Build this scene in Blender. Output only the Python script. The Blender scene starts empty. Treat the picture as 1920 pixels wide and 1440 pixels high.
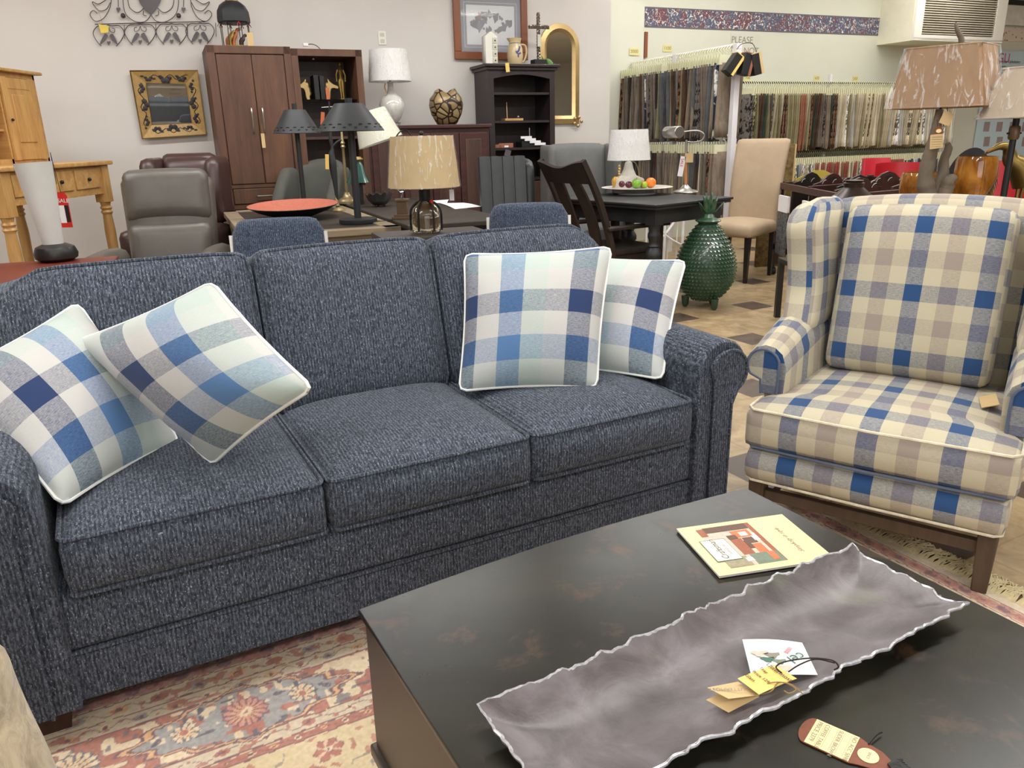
import bpy, bmesh, math, random
from mathutils import Vector, Matrix, noise
R = math.radians
PI = math.pi
rnd = random.Random(7)
SC = bpy.context.scene
COL = SC.collection

# ------------------------------------------------------------------ camera
FPX, CX, CY, H = 1442.0, 960.0, 720.0, 1.2
_d = Vector((105.0, 4480.0, FPX)).normalized()          # world "down" in camera axes (x right, y down, z forward)
_f = (Vector((0, 0, 1)) - _d * _d.z).normalized()
_r = _f.cross(_d) if _f.cross(_d).x > 0 else _d.cross(_f)
CAM = Vector((0, 0, H))
def ray(px, py):
    c = Vector(((px - CX) / FPX, (py - CY) / FPX, 1.0))
    return Vector((_r.dot(c), _f.dot(c), -_d.dot(c)))
def at(px, py, z=None, Y=None):
    r = ray(px, py)
    t = (z - H) / r.z if z is not None else Y / r.y
    return CAM + r * t
def zat(px, py, Y): return at(px, py, Y=Y).z
def xat(px, py, Y): return at(px, py, Y=Y).x
def far(px, q, L, near=False):
    r = ray(*px).normalized(); w = CAM - q; b = w.dot(r); c = w.dot(w) - L * L
    D = max(0.0, b * b - c); return CAM + r * (-b + (-math.sqrt(D) if near else math.sqrt(D)))
def uvdir(a): a = R(a); return Vector((math.cos(a), math.sin(a), 0)), Vector((-math.sin(a), math.cos(a), 0))
cam_d = bpy.data.cameras.new('camera'); cam = bpy.data.objects.new('camera', cam_d); COL.objects.link(cam)
cam_d.sensor_fit = 'HORIZONTAL'; cam_d.sensor_width = 36.0; cam_d.lens = FPX / 1920 * 36.0
cam_d.clip_start = 0.02; cam_d.clip_end = 60
# camera axes in the world: columns are right, up, back
cols = []
for ax in (Vector((1, 0, 0)), Vector((0, -1, 0)), Vector((0, 0, -1))):
    cols.append(Vector((_r.dot(ax), _f.dot(ax), -_d.dot(ax))))
m3 = Matrix((cols[0], cols[1], cols[2])).transposed()
cam.matrix_world = Matrix.Translation(CAM) @ m3.to_4x4()
SC.camera = cam

# ------------------------------------------------------------------ light and exposure
SC.view_settings.view_transform = 'Standard'
SC.view_settings.look = 'None'
SC.view_settings.gamma = 1
SC.view_settings.use_curve_mapping = False
SC.view_settings.exposure = 0.06
w = bpy.data.worlds.new('world'); SC.world = w; w.use_nodes = True
w.node_tree.nodes['Background'].inputs[0].default_value = (0.95, 0.97, 1.0, 1)
w.node_tree.nodes['Background'].inputs[1].default_value = 0.34
CEIL = 3.15
LIGHT_POWER = 42.0
U23, V23 = uvdir(23)
STRIPS = []           # fluorescent strips on the ceiling, running along the room; pair over the racks added to brighten the cream wall
for k, (cu, cv) in enumerate([(-2.2, -1.6), (.8, -1.6), (3.8, -1.6), (-2.1, 1.7), (.9, 1.7), (3.9, 1.7), (6.9, 1.7), (-2.1, 5.0), (.9, 5.0), (3.9, 5.0), (6.9, 5.0), (5.2, 6.9), (8.2, 6.9), (9.8, 4.2)]):
    p = U23 * cu + V23 * cv
    ld = bpy.data.lights.new('ceiling_strip_light', 'AREA'); ld.shape = 'RECTANGLE'; ld.size = 2.4; ld.size_y = 0.22
    ld.energy = LIGHT_POWER * (.35 if cv > 4 and cu > 5 else .5 if cv > 6 else 1); ld.color = (0.965, 0.98, 0.985)
    lo = bpy.data.objects.new('ceiling_strip_light', ld); COL.objects.link(lo)
    lo.location = (p.x, p.y, CEIL - 0.12); lo.rotation_euler = (0, 0, R(23)); STRIPS.append(p)
# daylight from the shop front, behind and to the right of the camera
ld = bpy.data.lights.new('shop_front_daylight', 'AREA'); ld.shape = 'RECTANGLE'; ld.size = 5.0; ld.size_y = 2.2; ld.energy = 75; ld.color = (0.90, 0.96, 1.0)
lo = bpy.data.objects.new('shop_front_daylight', ld); COL.objects.link(lo)
lo.location = (1.6, -3.6, 1.6); lo.rotation_euler = (R(84), 0, R(10))

# ------------------------------------------------------------------ materials
def lin(h):
    if isinstance(h, str):
        h = h.lstrip('#'); c = [int(h[i:i + 2], 16) / 255 for i in (0, 2, 4)]
    else: c = [x / 255 for x in h]
    return tuple((x / 12.92 if x <= 0.04045 else ((x + 0.055) / 1.055) ** 2.4) for x in c) + (1,)
MATS = {}
class NT:
    def __init__(s, m): s.t = m.node_tree; s.n = s.t.nodes; s.l = s.t.links; s.b = s.n['Principled BSDF']
    def add(s, typ, **kw):
        n = s.n.new(typ)
        for k, v in kw.items():
            if k[0] == 'i' and k[1:].isdigit(): n.inputs[int(k[1:])].default_value = v
            else: setattr(n, k, v)
        return n
    def link(s, a, b): s.l.new(a, b)
    def coord(s, kind='Object', scale=(1, 1, 1), rot=(0, 0, 0)):
        c = s.add('ShaderNodeTexCoord'); m = s.add('ShaderNodeMapping'); m.inputs['Scale'].default_value = scale; m.inputs['Rotation'].default_value = rot
        s.link(c.outputs[kind], m.inputs['Vector']); return m.outputs['Vector']
    def noise(s, vec, scale=5, detail=3, rough=.5, dist=0):
        n = s.add('ShaderNodeTexNoise'); n.inputs['Scale'].default_value = scale; n.inputs['Detail'].default_value = detail
        n.inputs['Roughness'].default_value = rough; n.inputs['Distortion'].default_value = dist
        if vec is not None: s.link(vec, n.inputs['Vector'])
        return n.outputs['Fac']
    def ramp(s, fac, stops, interp='LINEAR'):
        r = s.add('ShaderNodeValToRGB'); e = r.color_ramp; e.interpolation = interp
        while len(e.elements) < len(stops): e.elements.new(0.5)
        for el, (p, c) in zip(e.elements, stops): el.position = p; el.color = c
        s.link(fac, r.inputs['Fac']); return r.outputs['Color']
    def mix(s, fac, a, b, mode='MIX'):
        m = s.add('ShaderNodeMix', data_type='RGBA', blend_type=mode); m.clamp_factor = True
        for sock, v in ((m.inputs[0], fac), (m.inputs[6], a), (m.inputs[7], b)):
            if hasattr(v, 'is_linked') or hasattr(v, 'links'): s.link(v, sock)
            else: sock.default_value = v
        return m.outputs[2]
    def math(s, op, a, b=0.0, c=None):
        m = s.add('ShaderNodeMath', operation=op)
        for i, v in enumerate((a, b) if c is None else (a, b, c)):
            if hasattr(v, 'links'): s.link(v, m.inputs[i])
            else: m.inputs[i].default_value = v
        return m.outputs[0]
    def bump(s, h, strength=.2, dist=.002):
        b = s.add('ShaderNodeBump'); b.inputs['Strength'].default_value = strength; b.inputs['Distance'].default_value = dist
        s.link(h, b.inputs['Height']); s.link(b.outputs['Normal'], s.b.inputs['Normal'])
def newmat(name, rough=.5, metal=0.0, spec=.5):
    m = bpy.data.materials.new(name); m.use_nodes = True; t = NT(m)
    t.b.inputs['Roughness'].default_value = rough; t.b.inputs['Metallic'].default_value = metal
    t.b.inputs['Specular IOR Level'].default_value = spec
    MATS[name] = m; return m, t
def plain(name, col, rough=.5, metal=0.0, var=.12, scale=8, spec=.5, bump=0, bscale=None, coat=0, stretch=(1, 1, 1), trans=0, alpha=1, emit=0):
    """slightly mottled colour"""
    if name in MATS: return MATS[name]
    m, t = newmat(name, rough, metal, spec)
    c = lin(col); v = t.coord('Object', stretch)
    f = t.noise(v, scale, 4, .6)
    lo_ = tuple(x * (1 - var) for x in c[:3]) + (1,); hi = tuple(min(1, x * (1 + var)) for x in c[:3]) + (1,)
    t.link(t.ramp(f, [(.3, lo_), (.7, hi)]), t.b.inputs['Base Color'])
    if bump: t.bump(t.noise(v, bscale or scale * 12, 3), bump)
    if coat: t.b.inputs['Coat Weight'].default_value = coat; t.b.inputs['Coat Roughness'].default_value = .12
    if trans: t.b.inputs['Transmission Weight'].default_value = trans
    if alpha < 1: t.b.inputs['Alpha'].default_value = alpha
    if emit: t.b.inputs['Emission Color'].default_value = c; t.b.inputs['Emission Strength'].default_value = emit
    return m
def wood(name, c1, c2, rough=.4, axis='z', scale=3.0, bump=.08, coat=.0):
    if name in MATS: return MATS[name]
    m, t = newmat(name, rough)
    st = {'x': (.12, 1, 1), 'y': (1, .12, 1), 'z': (1, 1, .12)}[axis]
    v = t.coord('Object', tuple(a * scale * 4 for a in st))
    f = t.noise(v, 1.6, 6, .62, .6); g = t.noise(v, 9, 3, .6)
    f = t.math('ADD', t.math('MULTIPLY', f, .75), t.math('MULTIPLY', g, .25))
    t.link(t.ramp(f, [(.32, lin(c1)), (.68, lin(c2))]), t.b.inputs['Base Color'])
    t.bump(g, bump)
    if coat: t.b.inputs['Coat Weight'].default_value = coat
    return m
def tweed(name, dark, mid, light, scale=260.0):
    m, t = newmat(name, .92, 0, .2)
    v = t.coord('Object'); vr = t.coord('Object', (1, .3, .3))
    n1 = t.noise(vr, scale, 2, .7); n2 = t.noise(t.coord('Object', (1, .5, .5)), scale * 1.5, 1, .5); n3 = t.noise(vr, 40, 3, .6)
    sx = t.add('ShaderNodeSeparateXYZ'); t.link(v, sx.inputs[0]); wob = t.math('MULTIPLY', n3, .6); rib = t.math('SINE', t.math('ADD', t.math('MULTIPLY', sx.outputs[0], 2 * PI / .0085), t.math('MULTIPLY', wob, 3.0)))
    n1 = t.math('ADD', n1, t.math('MULTIPLY', rib, .06)); n2 = t.math('ADD', n2, t.math('MULTIPLY', rib, .035))
    base = t.ramp(n1, [(.36, lin(dark)), (.52, lin(mid)), (.66, lin(light))])
    spk = t.ramp(n2, [(.63, (0, 0, 0, 1)), (.74, (1, 1, 1, 1))])
    col = t.mix(spk, base, lin((150, 160, 174)))
    col = t.mix(t.math('MULTIPLY', n3, .35), col, lin(dark))
    t.link(col, t.b.inputs['Base Color'])
    t.b.inputs['Sheen Weight'].default_value = .08
    t.bump(t.math('ADD', n1, t.math('MULTIPLY', n2, .5)), .55, .0022)
    return m
def plaid(name, seq_u, seq_v, n_u, n_v, ou=0.0, ov=0.0, thread=700.0, hf=.16):
    """woven check: warp and weft stripes averaged where they cross; UV in metres, n = stripes per metre"""
    m, t = newmat(name, .9, 0, .15)
    uvn = t.add('ShaderNodeUVMap'); sep = t.add('ShaderNodeSeparateXYZ'); t.link(uvn.outputs[0], sep.inputs[0])
    def stripes(sock, seq, n, off):
        x = t.math('ADD', t.math('MULTIPLY', sock, n / len(seq)), off / len(seq)); x = t.math('FRACT', x)
        return t.ramp(x, [(i / len(seq), lin(c)) for i, c in enumerate(seq)], 'CONSTANT')
    a = stripes(sep.outputs[0], seq_u, n_u, ou); b = stripes(sep.outputs[1], seq_v, n_v, ov)
    m1 = t.add('ShaderNodeMapping'); m1.inputs['Scale'].default_value = (thread * .12, thread, 1); t.link(uvn.outputs[0], m1.inputs[0])
    m2 = t.add('ShaderNodeMapping'); m2.inputs['Scale'].default_value = (thread, thread * .12, 1); t.link(uvn.outputs[0], m2.inputs[0])
    nA = t.noise(m1.outputs[0], 1, 2, .6); nB = t.noise(m2.outputs[0], 1, 2, .6)
    d = t.math('SUBTRACT', nA, nB)
    f = t.math('ADD', t.math('ADD', t.math('MULTIPLY', nA, 1.15), t.math('MULTIPLY', nB, -.55)), .5 - .38)
    col = t.mix(f, a, b)
    f2 = t.math('ADD', t.math('MULTIPLY', t.math('ADD', nA, nB), hf), 1 - hf)
    col = t.mix(1.0, col, t.ramp(f2, [(0, (0, 0, 0, 1)), (1, (1, 1, 1, 1))]), 'MULTIPLY')
    t.link(col, t.b.inputs['Base Color'])
    t.b.inputs['Sheen Weight'].default_value = .15
    t.bump(t.math('ADD', nA, nB), .25, .001)
    return m
def glassmat(name, col, rough=.05, alpha=1.0, ior=1.45):
    m, t = newmat(name, rough); t.b.inputs['Base Color'].default_value = lin(col); t.b.inputs['Transmission Weight'].default_value = 1
    t.b.inputs['IOR'].default_value = ior
    return m

# ------------------------------------------------------------------ mesh helpers
def T(x=0, y=0, z=0): return Matrix.Translation((x, y, z))
def RX(a): return Matrix.Rotation(R(a), 4, 'X')
def RY(a): return Matrix.Rotation(R(a), 4, 'Y')
def RZ(a): return Matrix.Rotation(R(a), 4, 'Z')
def BM(): return bmesh.new()
def mark_flat(t, test):
    lay = t.faces.layers.int.new('flat'); t.normal_update()
    for f in t.faces: f[lay] = 1 if test(f.normal) else 0
def box(bm, x0, x1, y0, y1, z0, z1, bev=0.0, M=None, seg=2):
    t = bmesh.new(); bmesh.ops.create_cube(t, size=1)
    S = Matrix.Diagonal((abs(x1 - x0), abs(y1 - y0), abs(z1 - z0), 1))
    bmesh.ops.transform(t, matrix=T((x0 + x1) / 2, (y0 + y1) / 2, (z0 + z1) / 2) @ S, verts=t.verts)
    if bev: bmesh.ops.bevel(t, geom=t.edges[:], offset=bev, segments=seg, affect='EDGES', profile=.5)
    mark_flat(t, lambda n: max(abs(n.x), abs(n.y), abs(n.z)) > .9999)
    if M is not None: bmesh.ops.transform(t, matrix=M, verts=t.verts)
    me = bpy.data.meshes.new('t'); t.to_mesh(me); bm.from_mesh(me); bpy.data.meshes.remove(me); t.free(); return bm
def lathe(bm, prof, n=28, M=None, fn=None, close=False):
    rows = []
    for (r, z) in prof:
        row = []
        for i in range(n):
            a = 2 * PI * i / n; rr = r; zz = z
            if fn: rr, zz = fn(a, r, z)
            p = Vector((rr * math.cos(a), rr * math.sin(a), zz)); row.append(bm.verts.new(M @ p if M else p))
        rows.append(row)
    for a, b in zip(rows, rows[1:]):
        for i in range(n):
            j = (i + 1) % n; bm.faces.new((a[i], a[j], b[j], b[i]))
    if not close:
        if prof[0][0] > 1e-4: bm.faces.new(rows[0][::-1])
        if prof[-1][0] > 1e-4: bm.faces.new(rows[-1])
    return bm
def tube(bm, pts, r, n=8, closed=False, M=None):
    pts = [Vector(p) for p in pts]; N = len(pts)
    rr = r if isinstance(r, (list, tuple)) else [r] * N
    rows = []; prev = None
    for i, p in enumerate(pts):
        if closed: d = pts[(i + 1) % N] - pts[i - 1]
        else: d = pts[min(i + 1, N - 1)] - pts[max(i - 1, 0)]
        d.normalize()
        if prev is None: a = d.orthogonal().normalized()
        else: a = (prev - d * prev.dot(d)); a = a.normalized() if a.length > 1e-6 else d.orthogonal().normalized()
        prev = a; b = d.cross(a); row = []
        for k in range(n):
            q = p + (a * math.cos(2 * PI * k / n) + b * math.sin(2 * PI * k / n)) * rr[i]
            row.append(bm.verts.new(M @ q if M else q))
        rows.append(row)
    R2 = rows + [rows[0]] if closed else rows
    for A, B in zip(R2, R2[1:]):
        for k in range(n): bm.faces.new((A[k], A[(k + 1) % n], B[(k + 1) % n], B[k]))
    if not closed: bm.faces.new(rows[0][::-1]); bm.faces.new(rows[-1])
    return bm
def prism(bm, pts, z0, z1, M=None, bev=0):
    """outline (x,y) extruded from z0 to z1"""
    t = bmesh.new(); a = [t.verts.new((x, y, z0)) for x, y in pts]; b = [t.verts.new((x, y, z1)) for x, y in pts]
    t.faces.new(a[::-1]); t.faces.new(b); n = len(pts)
    for i in range(n): t.faces.new((a[i], a[(i + 1) % n], b[(i + 1) % n], b[i]))
    bmesh.ops.recalc_face_normals(t, faces=t.faces)
    if bev: bmesh.ops.bevel(t, geom=t.edges[:], offset=bev, segments=2, affect='EDGES', profile=.5)
    mark_flat(t, lambda n_: abs(n_.z) > .9999)
    if M is not None: bmesh.ops.transform(t, matrix=M, verts=t.verts)
    me = bpy.data.meshes.new('t'); t.to_mesh(me); bm.from_mesh(me); bpy.data.meshes.remove(me); t.free(); return bm
def ball(bm, c, rx, ry=None, rz=None, n=16, M=None):
    ry = ry or rx; rz = rz or rx
    mm = T(*c) @ Matrix.Diagonal((rx, ry, rz, 1)); mm = (M @ mm) if M else mm
    bmesh.ops.create_uvsphere(bm, u_segments=n, v_segments=max(6, n // 2 + 2), radius=1, matrix=mm); return bm
def sheet(bm, fn, nu, nv, thick=0.0, uvf=None):
    """grid surface fn(u,v); with thickness it becomes a closed slab"""
    uvl = bm.loops.layers.uv.verify()
    g = [[Vector(fn(i / nu, j / nv)) for j in range(nv + 1)] for i in range(nu + 1)]
    top = [[bm.verts.new(p) for p in row] for row in g]
    def q(vs, uvs):
        f = bm.faces.new(vs)
        for l, c in zip(f.loops, uvs): l[uvl].uv = c
    F = uvf or (lambda a, b: (a, b))
    for i in range(nu):
        for j in range(nv):
            q((top[i][j], top[i + 1][j], top[i + 1][j + 1], top[i][j + 1]), [F(a / nu, b / nv) for a, b in ((i, j), (i + 1, j), (i + 1, j + 1), (i, j + 1))])
    if thick:
        bot = []
        for i in range(nu + 1):
            row = []
            for j in range(nv + 1):
                du = g[min(i + 1, nu)][j] - g[max(i - 1, 0)][j]; dv = g[i][min(j + 1, nv)] - g[i][max(j - 1, 0)]
                nn = du.cross(dv); nn = nn.normalized() if nn.length > 1e-9 else Vector((0, 0, 1))
                row.append(bm.verts.new(g[i][j] - nn * thick))
            bot.append(row)
        for i in range(nu):
            for j in range(nv):
                q((bot[i][j], bot[i][j + 1], bot[i + 1][j + 1], bot[i + 1][j]), [F(a / nu, b / nv) for a, b in ((i, j), (i, j + 1), (i + 1, j + 1), (i + 1, j))])
        for i in range(nu):
            q((top[i][0], bot[i][0], bot[i + 1][0], top[i + 1][0]), [F(i / nu, 0)] * 4); q((top[i][nv], top[i + 1][nv], bot[i + 1][nv], bot[i][nv]), [F(i / nu, 1)] * 4)
        for j in range(nv):
            q((top[0][j], top[0][j + 1], bot[0][j + 1], bot[0][j]), [F(0, j / nv)] * 4); q((top[nu][j], bot[nu][j], bot[nu][j + 1], top[nu][j + 1]), [F(1, j / nv)] * 4)
    return bm
def blob(bm, lo, hi, fn=None, cell=.03, round_=.02, uvo=(0, 0), M=None):
    """upholstered block: gridded box with rounded edges, passed through fn(x,y,z in -1..1, p) ; UVs in metres"""
    t = bmesh.new(); uvl = t.loops.layers.uv.verify()
    lo = Vector(lo); hi = Vector(hi); c = (lo + hi) / 2; h = (hi - lo) / 2
    N = [max(2, int(round((hi[i] - lo[i]) / cell))) for i in range(3)]
    cache = {}
    def V(i, j, k):
        key = (i, j, k)
        if key not in cache:
            q = Vector((2 * i / N[0] - 1, 2 * j / N[1] - 1, 2 * k / N[2] - 1)); p = Vector((q.x * h.x, q.y * h.y, q.z * h.z))
            rr = min(round_, h.x, h.y, h.z); core = Vector([max(-h[a] + rr, min(h[a] - rr, p[a])) for a in range(3)]); dd = p - core
            if dd.length > 1e-9: p = core + dd.normalized() * min(dd.length, rr) if dd.length > rr else p
            p = p + c
            if fn: p = Vector(fn(q, p))
            cache[key] = t.verts.new(p)
        return cache[key]
    def face(idx, ax):
        f = t.faces.new([V(*i) for i in idx])
        for l, i in zip(f.loops, idx):
            w = [lo[a] + (hi[a] - lo[a]) * i[a] / N[a] for a in range(3)]
            l[uvl].uv = ((w[0], w[1]) if ax == 2 else (w[0], w[2] - lo[2] + lo[1] - (hi[2] - lo[2])) if ax == 1 else (w[1], w[2]))
            l[uvl].uv = (l[uvl].uv[0] + uvo[0], l[uvl].uv[1] + uvo[1])
    for ax in range(3):
        a, b = [(1, 2), (2, 0), (0, 1)][ax]
        for s in (0, N[ax]):
            for i in range(N[a]):
                for j in range(N[b]):
                    q = []
                    for di, dj in ((0, 0), (1, 0), (1, 1), (0, 1)):
                        k = [0, 0, 0]; k[ax] = s; k[a] = i + di; k[b] = j + dj; q.append(tuple(k))
                    face(q if s else q[::-1], ax)
    if M is not None: bmesh.ops.transform(t, matrix=M, verts=t.verts)
    me = bpy.data.meshes.new('t'); t.to_mesh(me); bm.from_mesh(me); bpy.data.meshes.remove(me); t.free(); return bm
def smoothpts(pts, n=6, closed=False):
    P = [Vector(p) for p in pts]; out = []; N = len(P)
    rng = range(N) if closed else range(N - 1)
    for i in rng:
        p0 = P[(i - 1) % N] if closed or i > 0 else P[i]; p1 = P[i]; p2 = P[(i + 1) % N]; p3 = P[(i + 2) % N] if closed or i + 2 < N else P[(i + 1) % N]
        for k in range(n):
            t = k / n; out.append(0.5 * ((2 * p1) + (p2 - p0) * t + (2 * p0 - 5 * p1 + 4 * p2 - p3) * t * t + (3 * p1 - p0 - 3 * p2 + p3) * t ** 3))
    if not closed: out.append(P[-1])
    return out
def ARC(cx, cy, r, a0, a1, n=10): return [(cx + r * math.cos(R(a0 + (a1 - a0) * i / n)), cy + r * math.sin(R(a0 + (a1 - a0) * i / n))) for i in range(n + 1)]
def obj(name, bm, mat, parent=None, M=None, sharp=40, label=None):
    if M is not None: bmesh.ops.transform(bm, matrix=M, verts=bm.verts)
    me = bpy.data.meshes.new(name); bm.to_mesh(me); bm.free()
    me.materials.append(MATS[mat] if isinstance(mat, str) else mat)
    if len(me.polygons):
        at_ = me.attributes.get('flat'); fl_ = [0] * len(me.polygons)
        if at_ is not None: at_.data.foreach_get('value', fl_)
        me.polygons.foreach_set('use_smooth', [not x for x in fl_]); me.set_sharp_from_angle(angle=R(sharp))
        if at_ is not None: me.polygons.foreach_set('use_smooth', [not x for x in fl_]); me.attributes.remove(me.attributes['flat'])
    o = bpy.data.objects.new(name, me); COL.objects.link(o)
    if parent: o.parent = parent
    if label: o['label'] = label
    return o
def text(name, s, size, mat, parent, M, ext=.0004, align='LEFT', shear=0, sx=1.0):
    cu = bpy.data.curves.new('t', 'FONT'); cu.body = s; cu.size = size; cu.extrude = ext; cu.align_x = align; cu.shear = shear
    to = bpy.data.objects.new('t', cu); COL.objects.link(to); bpy.context.view_layer.update()
    dg = bpy.context.evaluated_depsgraph_get(); me = bpy.data.meshes.new_from_object(to.evaluated_get(dg)); bpy.data.objects.remove(to); bpy.data.curves.remove(cu)
    me.transform(M @ Matrix.Diagonal((sx, 1, 1, 1))); me.name = name; me.materials.clear(); me.materials.append(MATS[mat])
    o = bpy.data.objects.new(name, me); COL.objects.link(o); o.parent = parent; return o
def thing(name, label, cat, loc=(0, 0, 0), rz=0.0, group=None):
    o = bpy.data.objects.new(name, None); COL.objects.link(o); o.empty_display_size = .1
    o.location = loc; o.rotation_euler = (0, 0, R(rz)); o['label'] = label; o['category'] = cat
    if group: o['group'] = group
    return o
def tag(o, label, cat, group=None):
    o['label'] = label; o['category'] = cat
    if group: o['group'] = group
    return o
def struct(name, bm, mat, parent=None, sharp=40):
    o = obj(name, bm, mat, parent, sharp=sharp)
    o['kind'] = 'structure'; return o
def dup(root, loc, rz=None, label=None, group=None):
    r = root.copy(); COL.objects.link(r); r.location = loc
    if rz is not None: r.rotation_euler = (0, 0, R(rz))
    if label: r['label'] = label
    if group: r['group'] = group
    for ch in root.children:
        c = ch.copy(); COL.objects.link(c); c.parent = r
        for g in ch.children:
            d = g.copy(); COL.objects.link(d); d.parent = c
    return r
import numpy as np
# ------------------------------------------------------------------ fabrics and surfaces of the foreground
tweed('blue_tweed', (42, 46, 55), (73, 79, 92), (102, 109, 122))
NV, WH, BL_, SG = (44, 60, 98), (190, 188, 185), (84, 118, 162), (176, 188, 182)
plaid('pillow_check', [NV, WH, BL_, SG, WH], [WH, SG, BL_, WH, NV], 14.2, 14.2, .4, 1.08)
plaid('pillow_check_turned', [NV, WH, BL_, SG, WH], [WH, SG, BL_, WH, NV], 13.6, 13.6, 4.15, 1.2)
plaid('pillow_check_tilted', [NV, WH, BL_, SG, WH], [WH, SG, BL_, WH, NV], 12.2, 13.6, 3.95, 1.2)
CB, CC, CT = (46, 76, 120), (192, 183, 158), (154, 142, 132)
plaid('chair_check', [CB, CC, CT, CC], [CB, CC, CT, CC], 21, 20, 3.51, 1.85)
plaid('chair_check_seat', [CB, CC, CT, CC], [CB, CC, CT, CC], 19.2, 18, 2.15, 3.0)
plaid('chair_check_arm', [CB, CC, CT, CC], [CB, CC, CT, CC], 19, 19, 3.1, 2.0)
plain('white_cotton', (226, 226, 222), .9); plain('blue_piping', (88, 98, 120), .9); plain('cream_piping', (214, 204, 180), .9, var=.2, scale=30)
wood('dark_wood', (38, 22, 15), (64, 40, 28), .4, 'z'); wood('walnut_leg', (62, 48, 36), (88, 70, 54), .45, 'z')
plain('black', (18, 17, 18), .5); plain('brass', (160, 144, 108), .35, .65); plain('string', (150, 120, 70), .8); plain('dark_string', (45, 33, 28), .8)
plain('paper_white', (236, 234, 238), .6, var=.03); plain('card_yellow', (228, 198, 112), .6, var=.06); plain('card_tan', (205, 176, 128), .6, var=.08)
plain('ink', (60, 50, 45), .7); plain('ink_grey', (140, 130, 118), .7); plain('ink_red', (196, 110, 120), .7); plain('ink_green', (70, 110, 95), .7)
plain('brochure_cream', (235, 214, 158), .45, var=.03); plain('leather_tag', (120, 66, 44), .6, var=.15, scale=60)

# ------------------------------------------------------------------ sofa
SO = Vector((-.906, 1.347, 0)); SA = 27.7
sofa = thing('sofa', 'dark blue tweed three-seat sofa with rolled arms, filling the left foreground', 'sofa', SO, SA)
def loop_rect(x0, x1, y0, y1, z, r=.03, bulge=0.0, crown=0.0):
    p = []
    for (cx, cy, a0) in ((x1 - r, y0 + r, -90), (x1 - r, y1 - r, 0), (x0 + r, y1 - r, 90), (x0 + r, y0 + r, 180)):
        p += [(cx + r * math.cos(R(a0 + k * 22.5)), cy + r * math.sin(R(a0 + k * 22.5))) for k in range(5)]
    return [(x, y, z) for x, y in p]
fr = BM()
box(fr, -.03, 1.65, .03, .90, .065, .188, .014); box(fr, -.03, 1.65, .028, .90, .190, .325, .02, seg=3)
tube(fr, [(-.02, .026, .190), (1.64, .026, .190)], .0045)
obj('frame', fr, 'blue_tweed', sofa)
bk = BM()
blob(bk, (-.10, .70, .065), (1.72, .93, .86), lambda q, p: (p.x, p.y + .05 * (q.z + 1) / 2, p.z), .08, .05)
obj('back_frame', bk, 'blue_tweed', sofa)
for i in range(3):
    x0 = i * .541 + .002; x1 = x0 + .537; b = BM()
    def f(q, p):
        k = max(0, 1 - abs(q.x) ** 4) * max(0, 1 - abs(q.y) ** 4); z = p.z + (.038 * k if q.z > 0 else 0) * max(q.z, 0)
        y = p.y - (.012 * (1 - q.x ** 4) * (1 - q.z ** 2) if q.y < 0 else 0)
        return (p.x, y, z)
    blob(b, (x0, 0, .332), (x1, .62, .460), f, .03, .018)
    c = obj('seat_cushion', b, 'blue_tweed', sofa, sharp=60)
    for z in (.459, .334):
        pb = tube(BM(), loop_rect(x0 + .004, x1 - .004, .002, .615, z, .022), .0052, 6, True); obj('piping', pb, 'blue_tweed', c)
# back cushions, the outer ones widened over the arms
for i in range(3):
    x0 = i * .541 + .004; x1 = x0 + .533; b = BM(); wl = .10 if i == 0 else 0; wr = .10 if i == 2 else 0
    def shape(x, y, z, q, wl=wl, wr=wr, x0=x0, x1=x1):
        s = max(0, min(1, (z - .17) / .05)); xx = x
        if q.x > 0: xx += wr * s * q.x
        if q.x < 0: xx += wl * s * q.x
        rc = 1 if (i == 1) else 1
        # rounded outer top corner
        if wr and q.x > .6: z -= .10 * ((q.x - .6) / .4) ** 2 * max(0, q.z)
        if wl and q.x < -.6: z -= .10 * ((-q.x - .6) / .4) ** 2 * max(0, q.z)
        z += .005 * (1 - q.x ** 2) * max(0, q.z)
        return Vector((xx, y, z))
    def f(q, p):
        v = shape(p.x, p.y, p.z, q); k = (1 - q.x ** 4) * (1 - q.z ** 4)
        v.y += (-.032 * k if q.y < 0 else 0); return v
    M = T(0, .505, .455) @ RX(-15)
    blob(b, (x0, 0, 0), (x1, .17, .478), f, .03, .028, M=M)
    c = obj('back_cushion', b, 'blue_tweed', sofa, sharp=60)
    pts = []
    w = (x1 - x0) / 2; cx = (x0 + x1) / 2
    for k in range(64):
        a = 2 * PI * k / 64; ca, sa = math.cos(a), math.sin(a); m = max(abs(ca), abs(sa)); qx, qz = ca / m, sa / m
        l = (abs(qx) ** 14 + abs(qz) ** 14) ** (1 / 14); qx /= l; qz /= l
        q = Vector((qx, -1, qz)); v = shape(cx + qx * (w - .004), .008, .2375 + qz * .234, q); pts.append(M @ v)
    obj('piping', tube(BM(), pts, .0052, 6, True), 'blue_tweed', c)
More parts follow.
